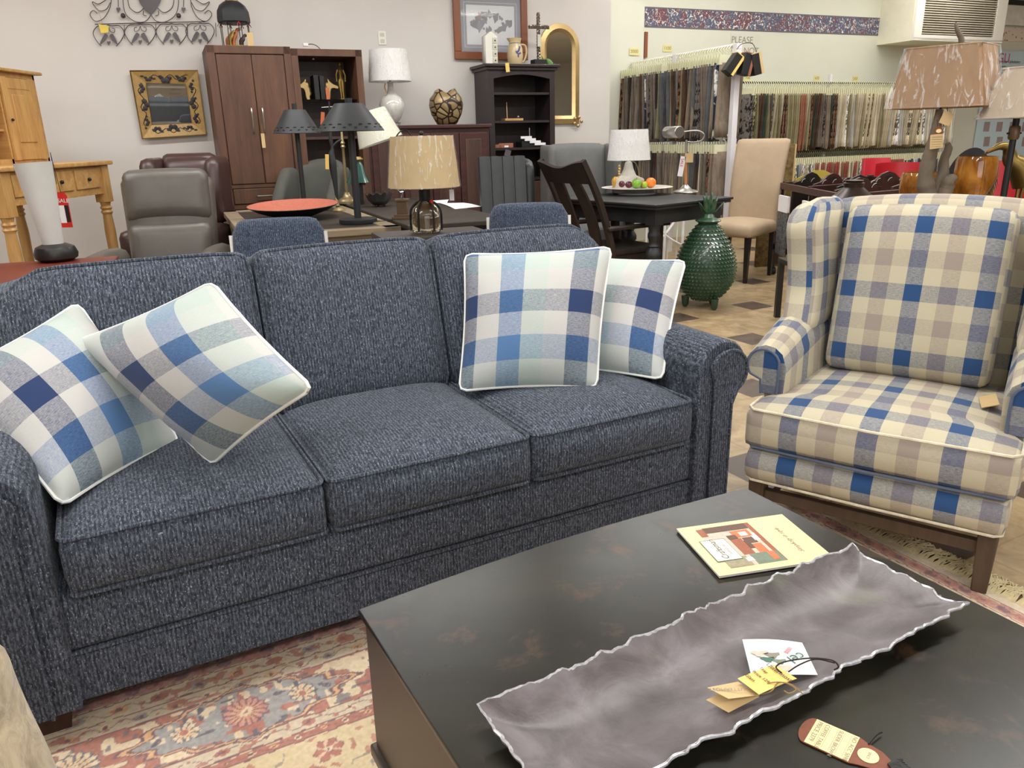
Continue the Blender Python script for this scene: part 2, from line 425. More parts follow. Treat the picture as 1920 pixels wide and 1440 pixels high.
# rolled arms
def arm_outline(inset=0.0):
    r = .088 - inset; pts = [(1.637 + inset, .066 + inset), (1.637 + inset, .535)]
    pts += [(1.727 + (r + .002) * math.cos(R(a)), .536 + r * math.sin(R(a))) for a in range(165, -61, -15)]
    pts += [(1.762 - inset, .44), (1.758 - inset, .066 + inset)]
    return pts
for s in (1, -1):
    mir = Matrix.Identity(4) if s > 0 else T(1.62, 0, 0) @ Matrix.Diagonal((-1, 1, 1, 1))
    # arm body: outline swept back, rising slightly
    b = BM(); prof = arm_outline(); rows = []
    for y in [0.004, .012, .3, .6, .88]:
        ins = .006 if y < .008 else 0
        rows.append([b.verts.new(mir @ Vector((x, y, z + (.012 * y if z > .3 else 0)))) for x, z in arm_outline(ins)])
    for A, B_ in zip(rows, rows[1:]):
        for k in range(len(A)): b.faces.new((A[k], A[(k + 1) % len(A)], B_[(k + 1) % len(A)], B_[k]))
    b.faces.new(rows[0]); b.faces.new(rows[-1][::-1]); bmesh.ops.recalc_face_normals(b, faces=b.faces)
    arm = obj('arm', b, 'blue_tweed', sofa, sharp=50)
    # facing panel on the arm front with its welt
    o = [(1.688, .075), (1.688, .50)] + [(1.737 + .068 * math.cos(R(a)), .530 + .066 * math.sin(R(a))) for a in range(160, -61, -20)] + [(1.752, .43), (1.750, .075)]
    pm = mir @ Matrix(((1, 0, 0, 0), (0, 0, 1, -.010), (0, 1, 0, 0), (0, 0, 0, 1)))
    pb = BM(); prism(pb, o, 0, .014, pm, .003); pn = obj('arm_panel', pb, 'blue_tweed', arm)
    obj('piping', tube(BM(), [pm @ Vector((x, z, -.001)) for x, z in o[:1] + [tuple(v[:2]) for v in smoothpts([(a, b_, 0) for a, b_ in o[1:-2]], 3)] + o[-2:]], .005, 6), 'blue_tweed', arm)
for x in (-.118, 1.66):
    for y in (.035, .80):
        b = BM(); box(b, x, x + .082, y, y + .08, .0052, .068)
        for v in b.verts:
            if v.co.z < .01: v.co.x += (.012 if v.co.x < x + .04 else -.012); v.co.y += (.010 if v.co.y < y + .04 else -.010)
        obj('leg', b, 'dark_wood', sofa)

# ------------------------------------------------------------------ pillows
def pillow(label, BLc, BRc, TRc, TLc, mat, thick=.09, pip='white_cotton', size=.43, zips=True):
    cen = (BLc + BRc + TRc + TLc) / 4
    X = ((BRc - BLc) + (TRc - TLc)) / 4; Yv = ((TLc - BLc) + (TRc - BRc)) / 4; N = X.cross(Yv).normalized()
    root = thing('throw_pillow', label, 'pillow', cen, 0, 'check throw pillows on the sofa')
    def P(a, b):
        a, b = a * (1 - .035 * abs(b) ** 26 * abs(a) ** 8), b * (1 - .035 * abs(a) ** 26 * abs(b) ** 8)
        base = (BLc * (1 - a) * (1 - b) + BRc * (1 + a) * (1 - b) + TRc * (1 + a) * (1 + b) + TLc * (1 - a) * (1 + b)) / 4 - cen
        k = 1
        pinch = X * (-.05 * a * (1 - b * b)) + Yv * (-.05 * b * (1 - a * a)); return base + pinch
    def F(side):
        def g(u, v):
            a, b = 2 * u - 1, 2 * v - 1; a2 = math.sin(a * PI / 2) * .35 + a * .65; b2 = math.sin(b * PI / 2) * .35 + b * .65
            h = thick * (max(0, 1 - abs(a2) ** 2.3) ** .62) * (max(0, 1 - abs(b2) ** 2.3) ** .62)
            nz = noise.noise(Vector((a * 2.1 + cen.x * 9, b * 2.1, side * 3.0))) * .006 * (1 if h > .012 else 0)
            return P(a2, b2) + N * side * (h + nz)
        return g
    def uvf(u, v):
        a, b = 2 * u - 1, 2 * v - 1; a2 = math.sin(a * PI / 2) * .35 + a * .65; b2 = math.sin(b * PI / 2) * .35 + b * .65
        return ((a2 + 1) / 2 * size, (b2 + 1) / 2 * size)
    b = BM(); sheet(b, F(1), 36, 36, 0, uvf); sheet(b, F(-1), 36, 36, 0, uvf); bmesh.ops.remove_doubles(b, verts=b.verts, dist=.0008)
    obj('cover', b, mat, root, sharp=80)
    ring = [P(a, -1) for a in [x / 10 for x in range(-10, 10)]] + [P(1, x / 10) for x in range(-10, 10)] + [P(-x / 10, 1) for x in range(-10, 10)] + [P(-1, -x / 10) for x in range(-10, 10)]
    obj('piping', tube(BM(), ring, .0042, 6, True), pip, root)
    if zips:
        e = P(1, -1) + Vector((0, 0, -.004)); zb = BM(); box(zb, -.002, .002, -.011, .011, -.001, .001, 0, T(*(e * .97)) @ RZ(40) @ RX(30)); obj('zipper_pull', zb, 'brass', root)
    return root
def pill(label, tl, tr, br, bl, mat, L=.44, zl=.49, zr=.49, **k):
    B1 = at(*bl, z=zl); B2 = at(*br, z=zr) if zr else far(br, B1, L, True)
    return pillow(label, B1, B2, far(tr, B2, L), far(tl, B1, L), mat, **k)
pill('blue and white check pillow leaning at the front of the right-hand pair on the sofa', (870, 476), (1148, 462), (1120, 727), (860, 734), 'pillow_check', .445)
B2 = at(1243, 712, z=.49); B1 = B2 + (at(1105, 697, z=.49) - B2).normalized() * .43
dirt = (far((1287, 488), B2, .43) - B2)
pillow('blue and white check pillow nearest the right arm, half hidden behind its neighbour', B1, B2, B2 + dirt, B1 + dirt, 'pillow_check', .085)
pill('blue and white check pillow tilted on its corner, topmost of the left-hand pair', (142, 640), (398, 528), (588, 728), (398, 872), 'pillow_check_tilted', .45, .49, None)
pill('blue and white check pillow at the left arm, lying under the tilted one', (-105, 705), (146, 566), (338, 826), (116, 950), 'pillow_check_turned', .43, .49, .49)

# ------------------------------------------------------------------ wing chair
WO = Vector((.700, 2.14, 0)); WA = -36.5
wc = thing('wing_chair', 'cream, taupe and blue checked wing chair with rolled arms, beside the sofa', 'armchair', WO, WA)
XC = .335
def mirx(v): return Vector((2 * XC - v.x, v.y, v.z))
b = BM(); blob(b, (-.005, .0, .190), (.680, .62, .292), lambda q, p: (p.x, p.y - .012 * (1 - q.z ** 2) * (q.y < 0), p.z), .03, .022, (0, -.111))
fr = obj('seat_rail', b, 'chair_check_seat', wc, sharp=60)
obj('piping', tube(BM(), [(.672, .12, .193), (.672, .02, .193), (.655, .004, .193), (.34, -.002, .193), (.02, .004, .193), (.003, .02, .193), (.003, .12, .193)], .0042, 6), 'cream_piping', fr)
b = BM()
def tcush(q, p):
    s = max(0, min(1, (p.y - .135) / .04)); x = XC + (p.x - XC) * (1 - .13 * s)
    k = max(0, 1 - abs(q.x) ** 3) * max(0, 1 - abs(q.y) ** 4)
    return (x, p.y - (.014 * (1 - q.z ** 2) * (1 - q.x ** 4) if q.y < 0 else 0), p.z + (.03 * k if q.z > 0 else 0) * max(0, q.z))
blob(b, (-.012, -.005, .298), (.690, .60, .420), tcush, .025, .02)
sc = obj('seat_cushion', b, 'chair_check_seat', wc, sharp=60)
for z in (.419, .300):
    i_ = .004 if z > .4 else .012; tp = [(-.008 + i_, .12, z), (-.008 + i_, .022, z), (.014, -.004 + i_ / 2, z), (.34, -.016 + i_ / 2, z), (.664, -.004 + i_ / 2, z), (.686 - i_, .022, z), (.686 - i_, .12, z)]
    obj('piping', tube(BM(), tp, .0042, 6), 'cream_piping' if z > .4 else 'blue_piping', sc)
for s in (1, -1):
    mf = (lambda v: v) if s > 0 else mirx
    # arm: cross-section (x,z), gridded so the check runs over the roll
    def sec(t, y):     # t 0..1 round the section; inner bottom -> over roll -> outer bottom
        g = min(1, max(0, (y - .15) / .35)); top = .520 + .055 * g; r = .056 + .010 * g; cx = -.008
        k = [(.048 + .02 * g, .29), (.050 + .02 * g, .42), (.054 + .01 * g, top - .01)] + [(cx + (r + .002) * math.cos(R(a)), top + r * math.sin(R(a))) for a in (35, 65, 95, 125, 155, 185, 215, 245)] + [(-.012, top - r * .95), (-.006, .42), (-.006, .22)]
        f_ = t * (len(k) - 1); i = min(len(k) - 2, int(f_)); u_ = f_ - i
        return k[i][0] * (1 - u_) + k[i + 1][0] * u_, k[i][1] * (1 - u_) + k[i + 1][1] * u_
    def F(u, v):
        y = .150 + v * .50; x, z = sec(u, y); return mf(Vector((x, y, z)))
    b = BM(); sheet(b, F, 39, 16, 0, lambda u, v: (v * .5 + .1, u * .75)); lay = b.loops.layers.uv.verify()
    ends = [[Vector(F(u / 39, vv)) for u in range(40)] for vv in (0, 1)]
    for e in ends:
        f_ = b.faces.new([b.verts.new(p) for p in e])
        for l in f_.loops: l[lay].uv = (l.vert.co.x + .03, l.vert.co.z)
    if s < 0: pass
    bmesh.ops.recalc_face_normals(b, faces=b.faces)
    arm = obj('arm', b, 'chair_check_arm', wc, sharp=50)
    o = [(.034, .425), (.036, .49)] + [(-.012 + .050 * math.cos(R(a)), .516 + .050 * math.sin(R(a))) for a in range(20, 221, 20)] + [(-.018, .470), (-.014, .425)]
    b = BM(); pm = Matrix(((1, 0, 0, 0), (0, 0, 1, .138), (0, 1, 0, 0), (0, 0, 0, 1)))
    prism(b, o, 0, .014, pm, .003); lay = b.loops.layers.uv.verify()
    for f_ in b.faces:
        for l in f_.loops: l[lay].uv = (l.vert.co.x + .06, l.vert.co.z + .02)
    for v in b.verts: v.co = mf(v.co)
    if s < 0: bmesh.ops.reverse_faces(b, faces=b.faces)
    obj('arm_panel', b, 'chair_check_arm', arm)
    obj('piping', tube(BM(), [mf(pm @ Vector((x, z, -.001))) for x, z in o], .0042, 6), 'blue_piping', arm)
    # wing
    def wf(q, p):
        z = p.z; h = (z - .56) / .42
        front = .40 + .03 * math.sin(h * PI) - .05 * max(0, 1 - h * 3) + .13 * max(0, (h - .78) / .22) ** 2
        y = front + (p.y - .38) / .30 * (.70 - front)
        z2 = z - .03 * max(0, h - .6) * (q.x < 0) ; x = p.x - .035 * max(0, min(1, h)) * (1 if q.y < 0 else .3)
        x += .012 * (1 - q.y ** 2)
        return mf(Vector((x, y, z2)))
    b = BM(); blob(b, (-.050, .38, .56), (.055, .68, .985), wf, .022, .045, (.02, 0)); 
    if s < 0: bmesh.ops.reverse_faces(b, faces=b.faces)
    obj('wing', b, 'chair_check_arm', wc, sharp=70)
b = BM(); blob(b, (.0, .60, .20), (.67, .74, .970), lambda q, p: (p.x, p.y + .05 * max(0, q.z), p.z + .024 * (1 - q.x ** 2) * max(0, q.z)), .03, .045)
obj('back', b, 'chair_check', wc, sharp=70)
b = BM()
def bc(q, p):
    k = (1 - q.x ** 4) * (1 - q.z ** 4); return (p.x, p.y + (-.045 * k if q.y < 0 else 0), p.z + .012 * (1 - q.x ** 2) * max(0, q.z))
blob(b, (.085, 0, 0), (.560, .15, .530), bc, .022, .035, (-.085, 0)); Mb = T(0, .435, .452) @ RX(-13)
cb = obj('back_cushion', b, 'chair_check', wc, M=Mb, sharp=70)
pp = [(.085, .03, .03), (.085, .03, .50), (.11, .03, .530), (.32, .02, .542), (.535, .03, .530), (.560, .03, .50), (.560, .03, .03), (.535, .03, .002), (.32, .02, -.002), (.11, .03, .002)]
b = BM(); box(b, -.001, .001, -.05, .05, -.022, .022, 0, T(.575, .33, .452) @ RZ(10) @ RY(70)); obj('care_tag', b, 'card_tan', wc)
for x, y in ((.004, .03), (.618, .03), (.03, .60), (.60, .60)):
    b = BM(); box(b, x, x + .050, y, y + .050, .0052, .20, .004)
    for v in b.verts:
        if v.co.z < .05: v.co.x += (.006 if v.co.x < x + .025 else -.006); v.co.y += .006
    obj('leg', b, 'walnut_leg', wc)
for a, c in (((.04, .045, .115), (.63, .07, .150)), ((.015, .07, .06), (.040, .61, .095)), ((.635, .07, .06), (.66, .61, .095))):
    obj('stretcher', box(BM(), a[0], c[0], a[1], c[1], a[2], c[2], .003), 'walnut_leg', wc)

# ------------------------------------------------------------------ coffee table
m, t = newmat('mottled_top', .3, 0, .4); v = t.coord('Object')
n1 = t.noise(v, 3.0, 4, .6, .5); n2 = t.noise(v, 11, 5, .7, .3)
base = t.ramp(n1, [(.35, lin((17, 14, 12))), (.6, lin((38, 37, 27)))])
blot = t.ramp(n2, [(.56, (0, 0, 0, 1)), (.74, (1, 1, 1, 1))])
t.link(t.mix(t.math('MULTIPLY', blot, .55), base, lin((96, 68, 48))), t.b.inputs['Base Color'])
t.link(t.ramp(n2, [(.3, (.27, .27, .27, 1)), (.7, (.32, .32, .32, 1))]), t.b.inputs['Roughness']); t.bump(t.noise(v, 300, 2), .04, .001)
t.b.inputs['Coat Weight'].default_value = .0; t.b.inputs['Coat Roughness'].default_value = .3
plain('table_side', (62, 50, 42), .4, var=.1); plain('table_edge', (84, 72, 58), .4)
ct = thing('coffee_table', 'large dark brown trunk-style coffee table with mottled top, in the right foreground', 'coffee table', (-.262, 1.114, 0), 28.8)
TW, TD = .880, .86
def topo(d=0.0):
    n = 16; p = [(-d, -TD - d), (TW + d, -TD - d), (TW + d, 0)]
    p += [(TW + d - (TW + 2 * d) * k / n, d + .022 * math.sin(PI * k / n)) for k in range(0, n + 1)]
    return p
obj('tabletop', prism(BM(), topo(.004), .438, .450, None, .002), 'mottled_top', ct, sharp=30)
obj('body', prism(BM(), topo(-.004), .17, .438), 'table_side', ct, sharp=30)
obj('base_moulding', prism(prism(BM(), topo(.006), .145, .170, None, .004), topo(-.006), .02, .146), 'table_side', ct, sharp=30)
for x, y in ((.02, -.06), (TW - .08, -.06), (.02, -TD + .02), (TW - .08, -TD + .02)): obj('foot', box(BM(), x, x + .06, y, y + .04, .0052, .021, .002), 'dark_wood', ct)

# glass tray on the table
def lerp(a, b, t): return a * (1 - t) + b * t
c00 = at(1050, 1535, z=.474); c10 = at(1812, 1130, z=.484); c11 = at(1598, 1020, z=.492); c01 = at(903, 1322, z=.486)
m, t = newmat('smoky_glass', .35, .15); v = t.coord('Object')
n1 = t.noise(v, 9, 5, .65, .8); n2 = t.noise(v, 4.5, 3, .5, .4); n3 = t.noise(v, 260, 3, .7)
base = t.ramp(n1, [(.3, lin((64, 58, 58))), (.5, lin((94, 86, 88))), (.7, lin((120, 112, 118)))])
gr = t.ramp(n2, [(.55, (0, 0, 0, 1)), (.72, (1, 1, 1, 1))])
t.link(t.mix(t.math('MULTIPLY', gr, .6), base, lin((120, 136, 104))), t.b.inputs['Base Color'])
t.link(t.ramp(n1, [(.3, (.34, .34, .34, 1)), (.7, (.55, .55, .55, 1))]), t.b.inputs['Roughness']); t.bump(t.math('ADD', t.math('MULTIPLY', n3, .3), n1), .35, .004)
t.b.inputs['Coat Weight'].default_value = .3; t.b.inputs['Coat Roughness'].default_value = .3
glassmat('clear_glass', (225, 232, 235), .05); plain('ice_rim', (214, 214, 220), .12, var=.3, scale=120, coat=1, trans=.35) 
tc = (c00 + c10 + c11 + c01) / 4; tray = thing('glass_tray', 'long smoky grey glass tray with chipped wavy rim, on the coffee table', 'tray', (tc.x, tc.y, .4515), 0)
def trayp(a, b):
    p = lerp(lerp(c00, c10, a), lerp(c01, c11, a), b) - Vector((tc.x, tc.y, .4515)); bb = 2 * b - 1; aa = 2 * a - 1
    e = max(abs(bb) ** 2.2, .75 * abs(aa) ** 9)
    edge = max(abs(bb), abs(aa)) ** 10
    w1 = noise.noise(Vector((p.x * 26, p.y * 26, 1))) + .6 * noise.noise(Vector((p.x * 70, p.y * 70, 4)))
    perp = Vector((p.x - 0, p.y - 0, 0)); n = Vector((-.5, .86, 0)) * (1 if bb > 0 else -1) * abs(bb) ** 8 + Vector((.86, .5, 0)) * (1 if aa > 0 else -1) * abs(aa) ** 20
    q = p + n * w1 * .010
    q.z = .005 + (p.z - .004) * e + edge * .003 * w1 + .0015 * noise.noise(Vector((p.x * 14, p.y * 14, 9))); return q
obj('tray_body', sheet(BM(), trayp, 150, 36, .005), 'smoky_glass', tray, sharp=70)
rim = [trayp(k / 110, 0) for k in range(110)] + [trayp(1, k / 30) for k in range(30)] + [trayp(1 - k / 110, 1) for k in range(110)] + [trayp(0, 1 - k / 30) for k in range(30)]
rim = [p + Vector((0, 0, -.0022)) for p in rim]
obj('rim', tube(BM(), rim, [.0022 + .0012 * abs(noise.noise(p * 120)) for p in rim], 5, True), 'ice_rim', tray, sharp=10)

def plane_frame(O, X, Yp):
    """matrix whose x,y run along the sheet, and its two side lengths"""
    a = (X - O); b = (Yp - O); W, Ht = a.length, b.length; ex = a.normalized(); ez = ex.cross(b).normalized(); ey = ez.cross(ex)
    M = Matrix((ex, ey, ez)).transposed().to_4x4(); M.translation = O; return M, W, Ht
# brochure
O = at(1567, 1047, z=.4565); Xp = at(1466, 964, z=.4565); Yp = at(1352, 1084, z=.4565)
M, bw, bh = plane_frame(O, Xp, Yp); Mi = M
br = thing('brochure', 'cream furniture brochure lying on the coffee table above the tray', 'brochure', M.translation); M = M.copy(); M.translation = (0, 0, 0)
obj('pages', box(BM(), .001, bw - .001, .001, bh - .001, -.0048, -.0008, 0, M), 'paper_white', br)
obj('cover', box(BM(), 0, bw, 0, bh, -.0008, 0, 0, M), 'brochure_cream', br)
pics = [('pic_wall', (196, 180, 165)), ('pic_wood', (150, 82, 52)), ('pic_dark', (92, 62, 46)), ('pic_orange', (196, 108, 64)), ('pic_floor', (150, 140, 112)), ('pic_green', (110, 122, 104)), ('pic_white', (232, 224, 206))]
for n_, c_ in pics: plain(n_, c_, .45, var=.15, scale=120)
def pr(x0, x1, y0, y1, z, mat, name='printed_picture', par=br): return obj(name, box(BM(), x0 * bw, x1 * bw, y0 * bh, y1 * bh, z, z + .0003, 0, M), mat, par)
pb = pr(.10, .92, .37, .86, .0, 'pic_wall'); pic_k = 0
for x0, x1, y0, y1, c_ in ((.1, .92, .37, .41, 'pic_wood'), (.80, .92, .41, .80, 'pic_dark'), (.74, .9, .80, .86, 'pic_wood'), (.30, .62, .56, .66, 'pic_wood'), (.10, .30, .38, .62, 'pic_green'), (.30, .48, .44, .52, 'pic_orange'), (.14, .30, .41, .47, 'pic_orange'), (.50, .62, .45, .55, 'pic_dark'), (.54, .70, .41, .46, 'pic_white'), (.64, .78, .44, .60, 'pic_orange'), (.66, .74, .47, .54, 'pic_white'),
        (.10, .28, .66, .86, 'pic_floor'), (.17, .24, .62, .68, 'pic_white'), (.62, .70, .58, .66, 'pic_dark'), (.40, .56, .52, .56, 'pic_dark')):
    obj('picture_area', box(BM(), x0 * bw, x1 * bw, y0 * bh, y1 * bh, .0003, .0005 + .00004 * (pic_k := pic_k + 1), 0, M), c_, pb)
pr(.23, .66, .70, .92, .0012, 'ink_green', 'logo_border'); pr(.24, .65, .705, .915, .0014, 'pic_white', 'logo_panel')
text('printed_text', 'Craftsman', .017, 'ink', br, M @ T(.26 * bw, .80 * bh, .0018), .0001, shear=.2)
text('printed_text', 'FURNITURE', .007, 'ink_grey', br, M @ T(.34 * bw, .745 * bh, .0018), .0001)
text('printed_text', 'Simplicity in style', .0135, 'ink_grey', br, M @ T(.2 * bw, .17 * bh, .0003), .0001, shear=.45)

# price tag with leather backing
O = at(1612, 1384, z=.4525); Xp = at(1590, 1428, z=.4525); Yd = at(1530, 1353, z=.4525)
M, a_, b_ = plane_frame(O, Xp, O + (O - Yd))
lt = thing('price_tag', 'leather-backed price tag with cream label and black cord, near the tray', 'price tag', M.translation); M = M.copy(); M.translation = (0, 0, 0)
W_ = a_; L_ = b_
o = [(0, -L_ * 1.02)] + [(W_ / 2 + W_ / 2 * math.cos(R(a)) * 1.05, -L_ * 1.02 - .012 * math.sin(R(a))) for a in range(180, -1, -20)] + [(W_ * 1.03, 0), (W_ * .95, .010), (W_ * .85, .030), (W_ * .62, .046), (W_ * .38, .046), (W_ * .15, .030), (W_ * .05, .010), (-W_ * .03, 0)]
obj('leather_backing', prism(BM(), o[1:], -.0012, .0, M), 'leather_tag', lt)
obj('label_card', box(BM(), -W_ * .01, W_ * 1.01, -L_, 0, .0002, .0007, 0, M), 'brochure_cream', lt)
for k in range(1, 6): obj('ruled_line', box(BM(), .002, W_ - .002, -L_ * (k / 6.4) - .0003, -L_ * (k / 6.4), .0007, .0009, 0, M), 'ink_grey', lt)
obj('maker_seal', lathe(BM(), [(.0125, .0003), (.0125, .0008)], 24, M @ T(W_ / 2, .017, 0)), 'brochure_cream', lt)
for s_, yy, sz in (('NO. ACC 5098', -.1, .0075), ('SLIDER BROWN', -.42, .0075), ('COFFEE TABLE', -.74, .0075), ('PRICE 2379', -.92, .0085)): text('printed_text', s_, sz, 'ink_grey', lt, M @ T(.002, L_ * yy - .001, .0009), .0001)
text('printed_text', 'SINCE', .005, 'ink_grey', lt, M @ T(W_ / 2 - .007, .016, .0009), .0001)
tb = BM()
for k in range(16):
    a = R(-60 + k * 8); q = M @ Vector((W_ * .5, .040, .001)); dd = (M.to_3x3() @ Vector((math.sin(a - .0) * .02, .022 + .01 * math.cos(a * 3), 0)))
    tube(tb, [q, q + dd * .5 + Vector((0, 0, .004)), q + dd * 1.0 + Vector((0, 0, .001))], .0011, 4)
q = M @ Vector((W_ * .1, .012, .001)); tube(tb, smoothpts([q, q + M.to_3x3() @ Vector((-.018, .004, .003)), q + M.to_3x3() @ Vector((-.030, .008, .001))], 4), .0012, 5)
obj('cord', tb, 'black', lt)

# cards lying in the tray, tied to it
def card(name, label, cat, px, z, mat, bend=.002, th=.0006):
    c = [at(*p, z=z) for p in px]; cen = sum(c, Vector()) / 4; M, w_, h_ = plane_frame(c[0], c[1], c[3])
    root = thing(name, label, cat, cen)
    def f(u, v):
        p = lerp(lerp(c[0], c[1], u), lerp(c[3], c[2], u), v) - cen; p.z += bend * math.sin(PI * v); return p
    obj('card', sheet(BM(), f, 8, 8, th), mat, root); M = M.copy(); M.translation = c[0] - cen; return root, M, w_, h_
wcard, M, cw, ch = card('postcard', 'white printed card, hindmost of those lying in the glass tray', 'card', ((1392, 1199), (1410, 1272), (1533, 1265), (1504, 1205)), .479, 'paper_white', .003)
Z = M @ T(0, 0, .0035)
text('printed_text', 'cel', .024, 'ink_green', wcard, Matrix.Translation(at(1500, 1222, z=.4825) - wcard.location) @ RZ(205), .0001)
text('printed_text', 'IIIIIII', .010, 'ink_red', wcard, Matrix.Translation(at(1478, 1212, z=.4825) - wcard.location) @ RZ(228), .0001)
for (a, b_, c_, s_) in ((1425, 1225, 'pic_wall', .009), (1440, 1236, 'ink_green', .007), (1462, 1240, 'pic_green', .007), (1448, 1228, 'ink_grey', .008), (1470, 1252, 'pic_wall', .008)):
    p = at(a, b_, z=.4822) - wcard.location; obj('printed_picture', lathe(BM(), [(s_, 0), (s_, .0002)], 9, T(*p) @ Matrix.Diagonal((1.4, .8, 1, 1)), lambda A, r, z: (r * (1 + .35 * math.sin(3 * A)), z)), c_, wcard)
ycard, M, cw, ch = card('paper_tag', 'yellow hand-written price tag lying in the tray over the white card', 'paper tag', ((1383, 1272), (1423, 1302), (1494, 1272), (1452, 1246)), .489, 'card_yellow', .001)
for k, s_ in enumerate(('Uttermost', 'Tray', 'Price 129', 'Glass')):
    text('printed_text', s_, (.0075 if k else .010) * 1.0, 'ink', ycard, M @ T(.002, ch * (.80 - .21 * k), .0022), .0001)
tcard = thing('folded_tag', 'tan folded card tag, lowest of the cards in the tray', 'paper tag', at(1380, 1310, z=.47))
A_ = [at(1326, 1289, z=.488), at(1366, 1310, z=.492), at(1424, 1303, z=.480), at(1384, 1278, z=.480)]; B_ = [at(1324, 1312, z=.475), at(1366, 1336, z=.470), at(1424, 1306, z=.476), at(1384, 1283, z=.476)]
for nm, q4 in (('upper_leaf', A_), ('lower_leaf', B_)):
    obj(nm, sheet(BM(), lambda u, v, q4=q4: lerp(lerp(q4[0], q4[1], u), lerp(q4[3], q4[2], u), v) - tcard.location, 3, 3, .0006), 'card_tan', tcard)
text('printed_text', 'UTTERMOST', .0085, 'ink_grey', tcard, Matrix.Translation(at(1396, 1290, z=.4885) - tcard.location) @ RZ(178) @ RX(4), .0001)
st = smoothpts([at(*p, z=z) for p, z in (((1466, 1262), .490), ((1455, 1250), .496), ((1475, 1240), .505), ((1520, 1234), .512), ((1560, 1238), .510), ((1572, 1250), .500), ((1564, 1256), .492))], 6)
s2 = smoothpts([at(*p, z=z) for p, z in (((1478, 1260), .490), ((1500, 1246), .500), ((1530, 1236), .508), ((1565, 1243), .503))], 6)
tag(obj('cord_loop', tube(tube(BM(), st, .0011, 5), s2, .0011, 5), 'dark_string'), 'dark brown cord loop running from the yellow tag over the tray', 'cord')
s3 = smoothpts([at(*p, z=z) for p, z in (((1424, 1302), .480), ((1440, 1282), .490), ((1470, 1280), .494), ((1492, 1292), .492), ((1480, 1300), .489), ((1470, 1295), .489))], 5)
s4 = smoothpts([at(*p, z=z) for p, z in (((1424, 1302), .480), ((1446, 1296), .488), ((1460, 1280), .492), ((1485, 1284), .492), ((1505, 1301), .490))], 5)
tag(obj('twine', tube(tube(BM(), s3, .0009, 5), s4, .0009, 5), 'string'), 'tan twine looped through the folded tan tag', 'twine')
